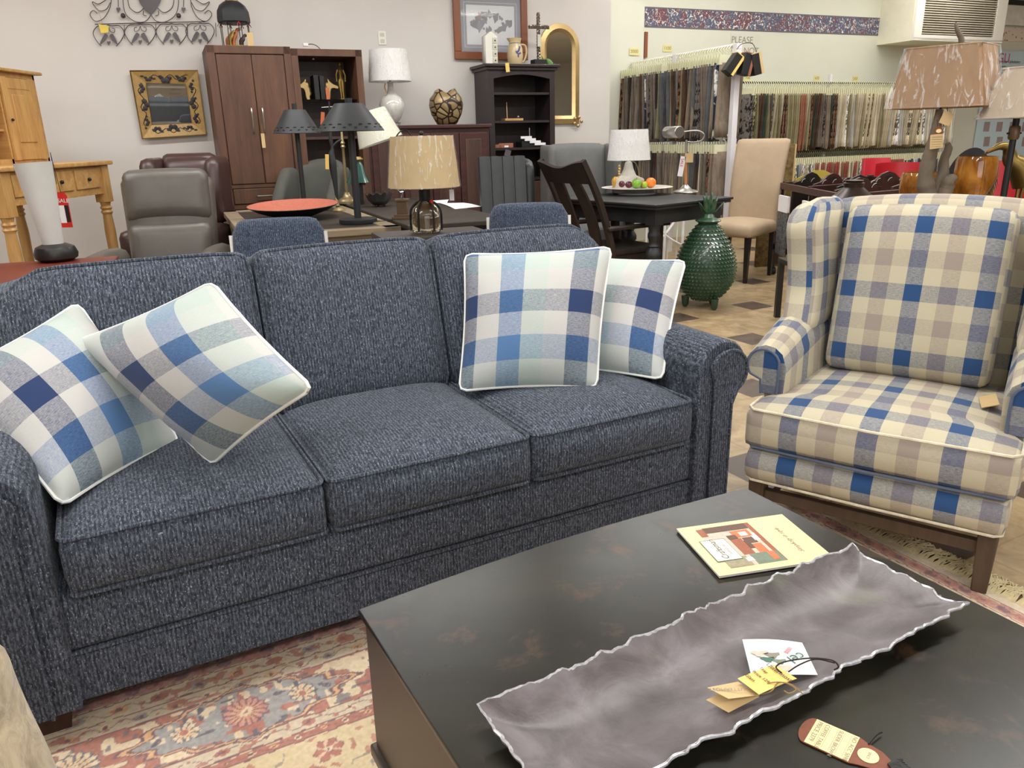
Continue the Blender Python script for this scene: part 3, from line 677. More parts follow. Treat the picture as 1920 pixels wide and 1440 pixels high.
# ------------------------------------------------------------------ rug
RO = Vector((-.906, 1.347, 0)); RA = 28.0; ru, rv = uvdir(RA)
S0, S1, T0, T1 = -.75, 2.14, -1.75, .16
rug = thing('area_rug', 'faded cream, rose and blue floral rug with fringe, under the sofa and coffee table', 'rug', RO, RA)
nx, ny = 820, 560
us = S1 - (S1 - S0) * (np.arange(nx + 1) / nx); vs = T1 - (T1 - T0) * (np.arange(ny + 1) / ny)
Sg, Tg = np.meshgrid(us, vs, indexing='ij')
def rugcol(S, Tt):
    rs = np.random.RandomState(3)
    def vn(x, y, f, seed):       # cheap smooth value noise
        x = x * f + seed * 17.3 + 500; y = y * f + seed * 5.7 + 500; xi = np.floor(x).astype(int); yi = np.floor(y).astype(int); fx = x - xi; fy = y - yi
        fx = fx * fx * (3 - 2 * fx); fy = fy * fy * (3 - 2 * fy)
        h = lambda a, b: (np.sin(a * 127.1 + b * 311.7 + seed) * 43758.5453) % 1.0
        return (h(xi, yi) * (1 - fx) + h(xi + 1, yi) * fx) * (1 - fy) + (h(xi, yi + 1) * (1 - fx) + h(xi + 1, yi + 1) * fx) * fy
    wS = S + (vn(S, Tt, 55, 1) - .5) * .007; wT = Tt + (vn(S, Tt, 55, 2) - .5) * .007
    e1 = T1 - wT; e2 = S1 - wS; left = e1 <= e2
    e = np.where(left, e1, e2 ); l = np.where(left, wS, wT + .37)
    C = np.zeros(S.shape + (3,)); cream = (212, 196, 172); field = (218, 198, 162)
    rose = (182, 126, 114); viol = (132, 106, 112); blue = (164, 162, 160); navy = (112, 112, 122); peach = (220, 176, 136); pale = (226, 206, 176)
    C[:] = field
    def put(m, c, k=1.0):
        C[m] = C[m] * (1 - k) + np.array(c) * k
    def band(a, b): return (e >= a) & (e < b)
    put(band(-1, .034), cream); put(band(.04, .078), (184, 142, 132)); put(band(.086, .132), cream); put(band(.137, .176), cream); put(band(.18, .335), rose); put(band(.34, .375), cream); put(band(.38, .402), rose)
    def small(a, b, per, cs, ph=0.0):
        c = (a + b) / 2; w = (b - a) / 2; lp = (l + ph) % per - per / 2; idx = np.floor((l + ph) / per).astype(int)
        for k, cc in enumerate(cs):
            m = band(a, b) & (idx % len(cs) == k) & ((lp / (w * .95)) ** 2 + ((e - c) / (w * .62)) ** 2 < 1); put(m, cc)
            m = band(a, b) & (idx % len(cs) == k) & ((lp / (w * .35)) ** 2 + ((e - c) / (w * .3)) ** 2 < 1); put(m, viol)
        m = band(a, b) & (np.abs((e - c) - w * .5 * np.sin(l * 2 * PI / per)) < .0016); put(m, viol, .7)
        m = band(a, b) & (vn(S, Tt, 70, 9) > .72); put(m, rose, .8)
    small(.04, .078, .05, [rose, viol]); small(.088, .130, .085, [peach, rose, blue]); small(.139, .174, .07, [pale, blue, peach], .02); small(.342, .373, .09, [rose, pale]); small(.382, .40, .05, [peach, pale])
    # main border: pale vine on rose, medallions and rosettes
    mb = band(.183, .332); put(mb & (vn(S, Tt, 38, 4) > .54), pale); put(mb & (np.abs(vn(S, Tt, 38, 4) - .54) < .035), viol, .6)
    put(mb & (vn(S, Tt, 60, 6) > .80), navy, .7)
    def polar(cx, cy):
        return np.hypot(l - cx, e - cy), np.arctan2(e - cy, l - cx)
    def rosette(cx, cy, r, n, c1, c2, cc, edge=viol):
        d, a = polar(cx, cy); rr = r * (1 - .13 * np.abs(np.sin(n * a / 2)))
        put(d < rr, c1); put((d < rr) & (np.abs(np.sin(n * a / 2)) > .88) & (d > r * .35), edge, .85); put((d < rr * 1.02) & (d > rr * .93), edge, .8)
        put((d < rr * .66) & (np.abs(np.sin(n * a / 2)) < .6), c2, .8); put(d < r * .26, cc); put(d < r * .10, rose)
    for k in range(-4, 5):
        cx = .29 + .68 * k; d, a = polar(cx, .257)
        X_ = (l - cx) / .225; Y_ = (e - .257) / .085; sh = np.abs(X_) ** 1.25 + np.abs(Y_) ** 1.6; lob = 1 + .09 * np.cos(12 * np.arctan2(Y_, X_))
        put((sh < lob * 1.12) & (np.abs(e - .257) < .10), peach); put((sh < lob * 1.13) & (sh > lob * 1.07) & (np.abs(e - .257) < .10), viol)
        put((sh < lob), viol); put(sh < lob * .95, blue)
        put((sh < lob * .93) & (vn(S, Tt, 48, 7) > .68), rose); put((sh < lob * .93) & (vn(S, Tt, 55, 8) > .74), pale); put((sh < lob * .93) & (vn(S, Tt, 62, 12) > .8), navy)
        for sx in (-1, 1):
            rosette(cx + sx * .125, .257, .032, 9, pale, peach, rose, navy); rosette(cx + sx * .18, .257, .010, 5, navy, blue, navy)
        rosette(cx, .257, .050, 16, (206, 150, 140), peach, pale)
        rosette(cx + .34, .257, .056, 15, pale, peach, blue, navy)
    for q in (.036, .082, .134, .178, .337, .377, .404): put((np.abs(e - q) < .0019), viol)
    # field flowers
    fm = e > .41
    rs = np.random.RandomState(11); fl = []
    for (px, py, r) in ((617, 1408, .034), (641, 1377, .025), (604, 1381, .021), (668, 1398, .012), (560, 1425, .03)):
        q = at(px, py, z=0) - RO; fl.append((q.dot(ru), T1 - q.dot(rv), r))
    for i in range(420):
        fl.append((rs.uniform(S0, S1 - .45), rs.uniform(.44, 1.9), rs.uniform(.012, .036)))
    used = []
    for (x, y, r) in fl:
        if any(math.hypot(x - a, y - b_) < (r + c_) * 1.25 for a, b_, c_ in used): continue
        used.append((x, y, r)); k = len(used)
        col = (rose, rose, rose, rose, peach)[k - 1] if k <= 5 else ((190, 112, 102), blue, peach, rose)[k % 4]
        d = np.hypot(wS - x, e1 - y); mm = d < r * 1.9
        if not mm.any(): continue
        a = np.arctan2(e1 - y, wS - x); n = 5 + k % 5; rr = r * (1 - .2 * np.abs(np.sin(n * a / 2)))
        put((d < rr) & fm, col); put((d < rr) & (d > rr * .9) & fm, viol, .6); put((d < rr) & (np.abs(np.sin(n * a / 2)) > .93) & fm, pale, .8); put((d < r * .24) & fm, pale); put((d < r * .1) & fm, navy)
        lf = (np.abs(d - r * 1.5) < r * .16) & (np.sin(a * 3 + k) > .55) & fm; put(lf, (blue, rose, viol)[k % 3], .8)
    sp = vn(S, Tt, 30, 21); put(fm & (e > .42) & (np.abs(sp - .5) < .012), navy, .5); put(fm & (vn(S, Tt, 45, 33) > .84), rose, .7)
    C += (vn(S, Tt, 160, 5)[..., None] - .5) * 22 + (vn(S, Tt, 9, 15)[..., None] - .5) * 10
    return np.clip(C, 0, 255) / 255
Cc = rugcol(Sg, Tg); Cl = np.where(Cc <= .04045, Cc / 12.92, ((Cc + .055) / 1.055) ** 2.4)
nv = (nx + 1) * (ny + 1); co = np.zeros((nv, 3)); co[:, 0] = Sg.ravel(); co[:, 1] = Tg.ravel(); co[:, 2] = .0050
ii, jj = np.meshgrid(np.arange(nx), np.arange(ny), indexing='ij'); a0 = (ii * (ny + 1) + jj).ravel()
faces = np.stack([a0, a0 + 1, a0 + ny + 2, a0 + ny + 1], 1)
me = bpy.data.meshes.new('pile'); me.vertices.add(nv); me.vertices.foreach_set('co', co.ravel()); me.loops.add(faces.size); me.loops.foreach_set('vertex_index', faces.ravel().astype(np.int32))
me.polygons.add(len(faces)); me.polygons.foreach_set('loop_start', np.arange(0, faces.size, 4, dtype=np.int32)); me.update(calc_edges=True)
ca = me.color_attributes.new('weave', 'FLOAT_COLOR', 'POINT'); buf = np.ones((nv, 4)); buf[:, :3] = Cl.reshape(-1, 3); ca.data.foreach_set('color', buf.ravel())
if me.polygons[0].normal.z < 0: me.flip_normals()
m, t = newmat('rug_weave', .95, 0, .1); va = t.add('ShaderNodeVertexColor', layer_name='weave'); v = t.coord('Object')
n1 = t.noise(v, 420, 2, .7); t.link(t.mix(t.math('MULTIPLY', n1, .28), va.outputs[0], lin((150, 128, 110))), t.b.inputs['Base Color']); t.bump(n1, .5, .002)
me.materials.append(m); po = bpy.data.objects.new('pile', me); COL.objects.link(po); po.parent = rug
plain('rug_back', (190, 172, 142), .95); plain('fringe', (196, 180, 140), .9, var=.2, scale=40)
obj('backing', box(BM(), S0, S1, T0, T1, .0005, .0048), 'rug_back', rug)
fb = BM()
for k in range(560):
    y = T1 - (T1 - T0) * k / 560 * .72; L = .075 + .02 * rnd.random(); b1 = rnd.uniform(-.03, .03); b2 = b1 + rnd.uniform(-.03, .03)
    tube(fb, smoothpts([(S1 - .004, y, .004), (S1 + L * .35, y + b1 * .4, .010 + .004 * rnd.random()), (S1 + L * .7, y + b1, .006), (S1 + L, y + b2, .004)], 2), .0021, 3)
fo = obj('fringe', fb, 'fringe', rug); fo['kind'] = 'stuff'

# ------------------------------------------------------------------ floor, walls, ceiling
m, t = newmat('vinyl_tile', .42); v = t.coord('Object', (1, 1, 1))
sep = t.add('ShaderNodeSeparateXYZ'); t.link(v, sep.inputs[0])
LAT, OX, OY, CELL = .69, 2.72 % .69, 2.607 % .69, .215
def frac(sock, off): return t.math('FRACT', t.math('ADD', t.math('DIVIDE', t.math('SUBTRACT', sock, off), LAT), 100.5))
fx, fy = frac(sep.outputs[0], OX), frac(sep.outputs[1], OY)
hx = CELL / LAT / 2
ix = t.math('LESS_THAN', t.math('ABSOLUTE', t.math('SUBTRACT', fx, .5)), hx); iy = t.math('LESS_THAN', t.math('ABSOLUTE', t.math('SUBTRACT', fy, .5)), hx)
dark = t.math('MULTIPLY', ix, iy)
def line(f): return t.math('LESS_THAN', t.math('ABSOLUTE', t.math('SUBTRACT', t.math('ABSOLUTE', t.math('SUBTRACT', f, .5)), hx)), .0045)
grout = t.math('MAXIMUM', line(fx), line(fy))
n1 = t.noise(v, 3.5, 6, .65, 1.2); n2 = t.noise(v, 14, 5, .7, .6)
tan = t.ramp(t.math('ADD', t.math('MULTIPLY', n1, .55), t.math('MULTIPLY', n2, .45)), [(.32, lin((130, 108, 78))), (.5, lin((168, 144, 108))), (.66, lin((192, 170, 134)))])
drk = t.ramp(n2, [(.3, lin((66, 52, 44))), (.7, lin((96, 80, 68)))])
c = t.mix(t.math('MULTIPLY', grout, .35), tan, lin((120, 100, 74))); c = t.mix(dark, c, drk); t.link(c, t.b.inputs['Base Color'])
t.link(t.ramp(n2, [(.3, (.3, .3, .3, 1)), (.7, (.5, .5, .5, 1))]), t.b.inputs['Roughness']); t.bump(t.math('SUBTRACT', n2, t.math('MULTIPLY', grout, .6)), .15, .002)
fl = bpy.data.objects.new
f_ = struct('floor', box(BM(), -8, 14, -8, 13, -.1, 0), 'vinyl_tile'); f_.rotation_euler = (0, 0, R(28))
def wallmat(name, c1, c2):
    m, t = newmat(name, .8, 0, .25); v = t.coord('Object'); n = t.noise(v, .9, 4, .6); n2 = t.noise(v, 60, 4, .6); n3 = t.noise(v, 7, 5, .6, 1.0)
    c = t.ramp(n, [(.3, lin(c1)), (.7, lin(c2))]); t.link(c, t.b.inputs['Base Color'])
    t.bump(t.math('ADD', t.math('MULTIPLY', n2, .5), n3), .16, .004)
wallmat('plaster_grey', (215, 209, 205), (224, 219, 214)); wallmat('plaster_cream', (208, 208, 194), (216, 216, 203)); wallmat('ceiling_white', (225, 222, 214), (232, 230, 224))
A_ = at(385, 84, Y=6.1); WV = V23.dot(A_) + .52       # the long back wall, measured across the room
print('WV', WV)
WV = 7.06; BV = 7.82
MR = RZ(23)       # room frame: x along the walls, y across
def rm(bm): bmesh.ops.transform(bm, matrix=MR, verts=bm.verts); return bm
def rs_(px, py, v):        # point where a sight line meets the plane y=v of the room frame -> (x, z)
    r = ray(px, py); k = (v - CAM.dot(V23)) / r.dot(V23); p = CAM + r * k; return p.dot(U23), p.z
UC = rs_(1143, 200, WV)[0]
struct('wall_back', rm(box(BM(), -9, UC, WV, WV + .8, 0, CEIL)), 'plaster_grey')
struct('wall_right', rm(box(BM(), UC - .3, 13, BV, BV + .15, 0, CEIL)), 'plaster_cream')
pu0, pz = rs_(1143, 8, BV - .12); pu1 = rs_(1209, 12, BV - .12)[0]
struct('trim_3', rm(box(BM(), UC - .25, pu1, BV - .12, BV, 0, pz)), 'plaster_cream')
struct('wall_left', rm(box(BM(), -9.1, -8.9, -7, WV + .8, 0, CEIL)), 'plaster_grey')
struct('wall_far_right', rm(box(BM(), 12.9, 13.1, -7, BV + .2, 0, CEIL)), 'plaster_cream')
struct('wall_front', rm(box(BM(), -9, 13, -7.1, -6.9, 0, CEIL)), 'plaster_grey')
struct('ceiling', rm(box(BM(), -9.1, 13.1, -7.1, BV + .2, CEIL, CEIL + .1)), 'ceiling_white')
plain('white_metal', (232, 232, 228), .4); plain('lamp_glow', (255, 250, 238), .5, emit=7.0, var=0); 
first = None
for p in STRIPS:
    if first is None:
        first = thing('ceiling_light', 'white fluorescent strip light fixed to the ceiling above the showroom', 'ceiling light', (p.x, p.y, 0), 23, 'fluorescent strips on the ceiling')
        obj('housing', box(BM(), -1.25, 1.25, -.15, .15, CEIL - .07, CEIL - .001, .01), 'white_metal', first); obj('tube_cover', box(BM(), -1.2, 1.2, -.11, .11, CEIL - .10, CEIL - .071, .01), 'lamp_glow', first)
    else: dup(first, (p.x, p.y, 0))
# wallpaper border along the right wall
m, t = newmat('wallpaper_border', .6); v = t.coord('Object', (4.5, 4.5, 10), (0, 0, R(-23))); 
m_ = t.add('ShaderNodeMapping'); m_.inputs['Rotation'].default_value = (0, R(38), 0); m_.inputs['Scale'].default_value = (2.2, 1, .8); t.link(v, m_.inputs[0])
n1 = t.noise(m_.outputs[0], 1.0, 3, .6, 1.4); n2 = t.noise(m_.outputs[0], 2.6, 4, .65, 2.2)
c = t.ramp(n1, [(.38, lin((112, 66, 74))), (.46, lin((92, 62, 82))), (.52, lin((84, 92, 116))), (.62, lin((74, 82, 108)))])
c = t.mix(t.ramp(n2, [(.56, (0, 0, 0, 1)), (.60, (1, 1, 1, 1))]), c, lin((236, 228, 218))); t.link(c, t.b.inputs['Base Color'])
b0 = rs_(1209, 17, BV); b1 = rs_(1209, 50, BV); e0 = rs_(1655, 34, BV); e1_ = rs_(1655, 64, BV)
zt, zb_ = (b0[1] + e0[1]) / 2, (b1[1] + e1_[1]) / 2
print('border z', b0, b1, e0, e1_)
struct('trim_1', rm(box(BM(), pu1, e0[0] + .3, BV - .004, BV - .001, zb_, zt)), 'wallpaper_border')
plain('border_stripe', (96, 92, 104), .6)
tr = BM()
for z in (zt, zb_ - .012): box(tr, pu1, e0[0] + .3, BV - .006, BV - .001, z, z + .012)
struct('trim_2', rm(tr), 'border_stripe')
# boxed-in air unit
plain('cream_paint', (234, 230, 210), .6, var=.04); plain('white_paint', (236, 233, 224), .5, var=.03); plain('slat', (196, 188, 168), .5); plain('grille_dark', (84, 76, 62), .7)
ua, za = rs_(1652, 82, BV); front = BV - .50; uf = rs_(1707, 76, front); ug0 = rs_(1724, 66, front); ug1 = rs_(1858, 70, front); ur = rs_(1876, 80, front)
print('bulkhead', ua, za, uf, ug0, ug1, ur)
struct('trim_4', rm(box(BM(), uf[0], ur[0], front, BV, uf[1], CEIL)), 'cream_paint')
ac = thing('air_grille', 'white louvred air-conditioner grille set in the boxed unit on the right wall', 'air grille', (0, 0, 0), 23)
g = BM(); zg = (ug0[1] + ug1[1]) / 2
box(g, uf[0] + .01, ur[0] - .01, front - .03, front - .001, uf[1] + .0, uf[1] + .035, .004); box(g, uf[0] + .01, ug0[0], front - .03, front - .001, zg - .05, CEIL, .004); box(g, ug1[0], ur[0] - .01, front - .03, front - .001, zg - .05, CEIL, .004); box(g, ug0[0], ug1[0], front - .03, front - .001, zg - .06, zg, .004)
obj('frame', g, 'white_paint', ac); obj('backing', box(BM(), ug0[0], ug1[0], front - .006, front - .001, zg, CEIL), 'grille_dark', ac)
g = BM(); k = 0
while zg + .02 + k * .026 < CEIL - .01: box(g, ug0[0], ug1[0], front - .026, front - .010, zg + .012 + k * .026, zg + .024 + k * .026, 0, T(0, 0, 0)); k += 1
obj('louvres', g, 'slat', ac)
# ------------------------------------------------------------------ left background
wood('honey_pine', (170, 124, 68), (214, 170, 108), .42, 'x', 2.2); wood('honey_pine_up', (170, 124, 68), (214, 170, 108), .42, 'z', 2.2); wood('pine_dark', (104, 62, 34), (140, 90, 52), .5, 'x')
wood('cherry', (70, 44, 31), (110, 74, 52), .5, 'z', 1.6); wood('cherry_dark', (58, 40, 34), (84, 60, 50), .4, 'z', 1.6); wood('espresso', (34, 26, 26), (50, 38, 38), .42, 'z', 2); wood('mahogany', (50, 26, 24), (78, 42, 38), .4, 'x', 2)
plain('steel', (170, 168, 164), .3, .9); plain('grey_leather', (92, 86, 80), .42, var=.12, scale=9, bump=.15, bscale=260, spec=.6); plain('brown_leather', (66, 44, 42), .38, var=.15, scale=9, bump=.15, bscale=260, spec=.6)
plain('slate_leather', (42, 46, 49), .42, var=.15, scale=8, bump=.12, bscale=200); plain('grey_fabric', (108, 108, 106), .9, var=.08, bump=.2); plain('moss_fabric', (84, 84, 78), .85, var=.1, bump=.2)
plain('black_metal', (44, 46, 49), .5, .2, var=.06); plain('shade_white', (226, 224, 222), .8, var=.03); plain('shade_cream', (208, 206, 188), .8, var=.04); plain('shade_tan', (184, 158, 112), .85, var=.05, scale=20); plain('shade_kraft', (150, 116, 82), .85, var=.08, scale=30, stretch=(1, 1, .2)); plain('shade_beige', (176, 158, 138), .85, var=.05)
def film(name):
    """clear wrapping film with creases"""
    m, t = newmat(name, .10, 0, .6); v = t.coord('Object', (1, 1, .28)); n = t.noise(v, 26, 4, .65, 1.6); n2 = t.noise(v, 60, 3, .6, .8)
    t.b.inputs['Base Color'].default_value = (1, 1, 1, 1); t.b.inputs['IOR'].default_value = 1.5
    t.link(t.ramp(n, [(.54, (.06, .06, .06, 1)), (.62, (.36, .36, .36, 1))]), t.b.inputs['Alpha']); t.bump(t.math('ADD', n, t.math('MULTIPLY', n2, .3)), 1.0, .012)
film('wrap_film')
plain('white_glaze', (206, 202, 196), .15, var=.08, scale=30, coat=.6); plain('frosted_glass', (206, 206, 202), .55, var=.04); plain('black_wood', (34, 30, 29), .35, var=.1); plain('red_table', (112, 44, 34), .4, var=.1); plain('red_tag', (204, 38, 34), .5)
plain('gold', (190, 162, 112), .36, .7); plain('old_gold', (150, 122, 62), .45, .7, var=.2, scale=30); plain('yellow_tag', (236, 208, 92), .6); plain('wire_bronze', (84, 72, 74), .5, .4); plain('heart_bronze', (92, 86, 90), .5, .4)
mm_, t_ = newmat('mirror', .02, 1.0); t_.b.inputs['Base Color'].default_value = (.86, .87, .86, 1)

# pine desk
X0, X1, Y0, Y1 = -3.50, -2.80, 4.42, 5.62; DZ = 1.075
dk = thing('writing_desk', 'honey pine writing desk with turned legs, at the left edge of the room', 'desk', ((X0 + X1) / 2, (Y0 + Y1) / 2, 0)); hx_, hy_ = (X1 - X0) / 2, (Y1 - Y0) / 2
obj('desktop', box(BM(), -hx_ - .02, hx_ + .03, -hy_ - .03, hy_ + .03, DZ, DZ + .028, .008), 'honey_pine', dk)
ap = BM(); box(ap, hx_ - .04, hx_ - .015, -hy_ + .02, hy_ - .02, DZ - .19, DZ); box(ap, -hx_ + .02, -hx_ + .04, -hy_ + .02, hy_ - .02, DZ - .19, DZ); box(ap, -hx_, hx_ - .02, hy_ - .04, hy_ - .02, DZ - .19, DZ); box(ap, -hx_, hx_ - .02, -hy_ + .02, -hy_ + .04, DZ - .19, DZ)
obj('apron', ap, 'honey_pine', dk)
for k in range(3):
    y0 = -hy_ + .10 + k * .335; d = obj('drawer', box(BM(), hx_ - .016, hx_ - .004, y0, y0 + .30, DZ - .145, DZ - .02, .004), 'honey_pine', dk)
    obj('knob', ball(BM(), (hx_ + .006, y0 + .15, DZ - .085), .012, n=10), 'black', d)
for sx in (-1, 1):
    for sy in (-1, 1):
        M = T(sx * (hx_ - .04), sy * (hy_ - .04), 0); b = BM(); box(b, -.042, .042, -.042, .042, DZ - .25, DZ, .003, M)
        lathe(b, [(.018, 0), (.024, .03), (.022, .06), (.030, .30), (.036, .62), (.030, DZ - .34), (.030, DZ - .335), (.040, DZ - .32), (.030, DZ - .305), (.040, DZ - .29), (.030, DZ - .275), (.036, DZ - .25)], 16, M); obj('leg', b, 'honey_pine_up', dk)
# hutch standing on the desk
ht = thing('desk_hutch', 'honey pine hutch with open cubbies and a panel door, standing on the pine desk', 'hutch', (-3.32, (Y0 + Y1) / 2, DZ + .028)); HZ = .56
b = BM(); box(b, -.16, .14, -hy_ + .02, hy_ - .02, 0, .03); box(b, -.16, .14, -hy_ + .02, hy_ - .02, HZ - .03, HZ); box(b, -.17, -.155, -hy_ + .02, hy_ - .02, 0, HZ)
for y in (-hy_ + .02, -.16, .155, hy_ - .04): box(b, -.16, .14, y, y + .02, 0, HZ)
box(b, -.18, .18, -hy_, hy_ + .02, HZ, HZ + .02, .006); obj('carcass', b, 'honey_pine', ht)
for z in (.20, .37): obj('shelf', box(BM(), -.15, .13, -.15, .15, z, z + .014), 'honey_pine', ht)
dr = BM(); y0, y1 = .178, .538
box(dr, .138, .156, y0, y0 + .06, .02, HZ - .03, .003); box(dr, .138, .156, y1 - .06, y1, .02, HZ - .03, .003); box(dr, .137, .154, y0 + .003, y1 - .003, HZ - .10, HZ - .033, .003); box(dr, .137, .154, y0 + .003, y1 - .003, .023, .10, .003); box(dr, .140, .150, y0 + .05, y1 - .05, .09, HZ - .09)
box(dr, .145, .158, y0 + .085, y1 - .085, .13, HZ - .13, .008); d = obj('door', dr, 'honey_pine_up', ht); obj('knob', ball(BM(), (.166, y0 + .03, .27), .009, n=8), 'black', d)

# red table behind the sofa with the white uplight lamp
rt = thing('side_table', 'low dark red table behind the left end of the sofa', 'table', (-2.15, 3.25, 0), 20)
obj('tabletop', box(BM(), -.75, .42, -.35, .33, .675, .70, .006), 'red_table', rt)
for x in (-.68, .34):
    for y in (-.3, .28): obj('leg', box(BM(), x, x + .05, y, y + .05, 0, .675), 'red_table', rt)
lp = at(108, 489, z=.70); lamp = thing('table_lamp', 'white flared glass uplight lamp on a round black wooden base, on the red table', 'lamp', lp)
YL = lp.y; zs0 = zat(109, 466, YL) - .70; zs1 = zat(85, 304, YL) - .70
obj('base', lathe(BM(), [(.066, 0), (.088, .015), (.092, .035), (.080, .065), (.05, .078), (.03, .08)], 28), 'black_wood', lamp)
obj('glass_shade', lathe(BM(), [(.040, zs0 - .005), (.041, zs0), (.050, zs0 + .1), (.063, zs0 + .22), (.076, zs1 - .01), (.078, zs1), (.072, zs1 - .004), (.05, zs0 + .12), (.03, zs0 + .02)], 32, RY(-3)), 'frosted_glass', lamp, sharp=50)
p = at(120, 392, Y=4.35); tg = thing('sale_tag', 'red and white sale tag hanging behind the white uplight lamp', 'price tag', p, 0)
obj('card', prism(BM(), [(-.03, -.10), (.03, -.10), (.03, .07), (.018, .09), (-.018, .09), (-.03, .07)], -.001, .001, RX(90)), 'red_tag', tg); obj('white_panel', box(BM(), -.028, .004, -.003, -.0015, -.075, .02), 'paper_white', tg)
obj('black_panel', box(BM(), .006, .026, -.003, -.0015, -.07, .02), 'black', tg); text('printed_text', 'SALE', .03, 'paper_white', tg, T(-.026, -.003, .035) @ RX(90)); obj('string', tube(BM(), [(0, 0, .085), (-.02, .01, .30), (-.03, .03, zat(110, 345, 4.4) - p.z)], .0015, 4), 'black', tg)

# recliners
def recliner(name, label, mat, loc, rz, w=.56, seat=.45, top=1.06, arm=.62, head=True, wings=False):
    r = thing(name, label, 'armchair', loc, rz); hw = w / 2
    b = BM(); blob(b, (-hw, 0, 0), (hw, .16, top - seat - (.05 if not wings else -.02)), lambda q, p: (p.x * (1 + .04 * q.z), p.y - .03 * (1 - q.x ** 4) * (1 - abs(q.z)) + .0, p.z), .04, .05, M=T(0, .30, seat) @ RX(-12)); 
    obj('backrest', b, mat, r, sharp=70)
    if head:
        b = BM(); blob(b, (-hw + .01, -.03, .33), (hw - .01, .06, top - seat - .02), lambda q, p: (p.x, p.y - .025 * (1 - q.x ** 4) * (1 - q.z ** 4), p.z + .01 * (1 - q.x ** 2)), .04, .045, M=T(0, .30, seat) @ RX(-12)); obj('head_cushion', b, mat, r, sharp=70)
        b = BM(); blob(b, (-hw + .02, -.045, .02), (hw - .02, .06, .325), lambda q, p: (p.x, p.y - .02 * (1 - q.x ** 4) * (1 - q.z ** 4), p.z), .04, .045, M=T(0, .30, seat) @ RX(-12)); obj('lumbar_cushion', b, mat, r, sharp=70)
    b = BM(); blob(b, (-hw + .02, -.32, seat - .16), (hw - .02, .36, seat), lambda q, p: (p.x, p.y, p.z + .03 * (1 - q.x ** 2) * (1 - q.y ** 4) * max(0, q.z)), .05, .04); obj('seat', b, mat, r, sharp=70)
    b = BM(); blob(b, (-hw - .04, -.30, .08), (hw + .04, .40, seat - .16), None, .08, .03); obj('base', b, mat, r)
    for s in (-1, 1):
        b = BM(); blob(b, (s * (hw + .04) - .06, -.32, .10), (s * (hw + .04) + .06, .34, arm), lambda q, p: (p.x, p.y, p.z - .03 * max(0, q.y)), .05, .055); obj('arm', b, mat, r, sharp=70)
        if wings:
            b = BM(); blob(b, (s * (hw + .03) - .05, .10, arm - .03), (s * (hw + .03) + .05, .48, top - .03), lambda q, p: (p.x, p.y + .12 * (1 - q.y) / 2 * max(0, -q.z) + .10 * (q.z + 1) / 2, p.z), .05, .045); obj('wing', b, mat, r, sharp=70)
    for x in (-hw, hw):
        for y in (-.26, .34): obj('foot', box(BM(), x - .03, x + .03, y - .03, y + .03, 0, .09), 'dark_wood', r)
    return r
q = at(305, 455, Y=4.35)
recliner('recliner', 'grey leather recliner with padded head cushion, behind the left end of the sofa', 'grey_leather', (q.x, 4.3, 0), 12, .50, .44, 1.095, .66)
q = at(332, 300, Y=5.3)
recliner('club_chair', 'dark brown leather wing chair half hidden behind the grey recliner', 'brown_leather', (q.x, 5.15, 0), 6, .36, .46, 1.145, .70, True, True)

# armoire and media cabinet, frame: x along the wall
def rthing(name, label, cat, u, v, z=0, rz=23, group=None):
    p = U23 * u + V23 * v; return thing(name, label, cat, (p.x, p.y, z), rz, group)
FV = V23.dot(at(385, 84, Y=6.1))
u0 = rs_(385, 84, FV)[0]; topz = rs_(385, 84, FV)[1]; u1 = rs_(544, 93, FV)[0]; u2 = rs_(677, 92, FV)[0]
print('armoire', FV, u0, u1, u2, topz, 'drawer top', rs_(430, 349, FV)[1], 'bottom', rs_(430, 388, FV)[1])
WA_ = u1 - u0
arm_ = rthing('armoire', 'tall cherry wood armoire with two plain doors and a drawer, against the back wall', 'armoire', u0, FV)
dzl = rs_(430, 351, FV)[1]; dzb = rs_(430, 386, FV)[1]
b = BM(); box(b, 0, .055, 0, .55, 0, topz); box(b, WA_ - .05, WA_, 0, .55, 0, topz); box(b, 0, WA_, 0, .55, topz - .055, topz, .004); box(b, .03, WA_ - .03, .02, .54, 0, topz - .03); box(b, 0, WA_, 0, .03, dzb - .03, dzb); box(b, 0, WA_, 0, .03, dzl - .012, dzl + .012)
obj('carcass', b, 'cherry', arm_, sharp=30)
mid = WA_ / 2 + .01
for x0, x1, hx2 in ((.062, mid - .003, mid - .045), (mid + .003, WA_ - .058, mid + .035)):
    d = obj('door', box(BM(), x0, x1, -.0, .02, dzl + .018, topz - .062, .004), 'cherry', arm_); zc = rs_(475, 226, FV)[1]
    obj('handle', tube(BM(), smoothpts([(hx2, .0, zc - .085), (hx2, -.028, zc - .075), (hx2, -.028, zc + .075), (hx2, .0, zc + .085)], 4), .005, 6), 'steel', d)
for zz0, zz1 in ((dzb + .008, dzl - .018), (dzb - .26, dzb - .036)):
    d = obj('drawer', box(BM(), .062, WA_ - .058, -.002, .02, zz0, zz1, .005), 'cherry', arm_); zc = (zz0 + zz1) / 2
    obj('handle', tube(BM(), [(mid - .08, 0, zc), (mid - .075, -.028, zc), (mid + .075, -.028, zc), (mid + .08, 0, zc)], .005, 6), 'steel', d)
q = rs_(492, 258, FV); tgz = rthing('paper_tag', 'small cream tag hanging from the right handle of the armoire', 'paper tag', q[0], FV - .035, q[1]); obj('card', box(BM(), -.013, .013, -.001, .001, -.075, .03, .0), 'card_tan', tgz); obj('string', tube(BM(), [(0, 0, .03), (0, 0, .10)], .0015, 4), 'string', tgz)
mc = rthing('media_cabinet', 'cherry wood cabinet with open upper bay and glass shelf, to the right of the armoire', 'cabinet', u1 + .002, FV); WM = u2 - u1
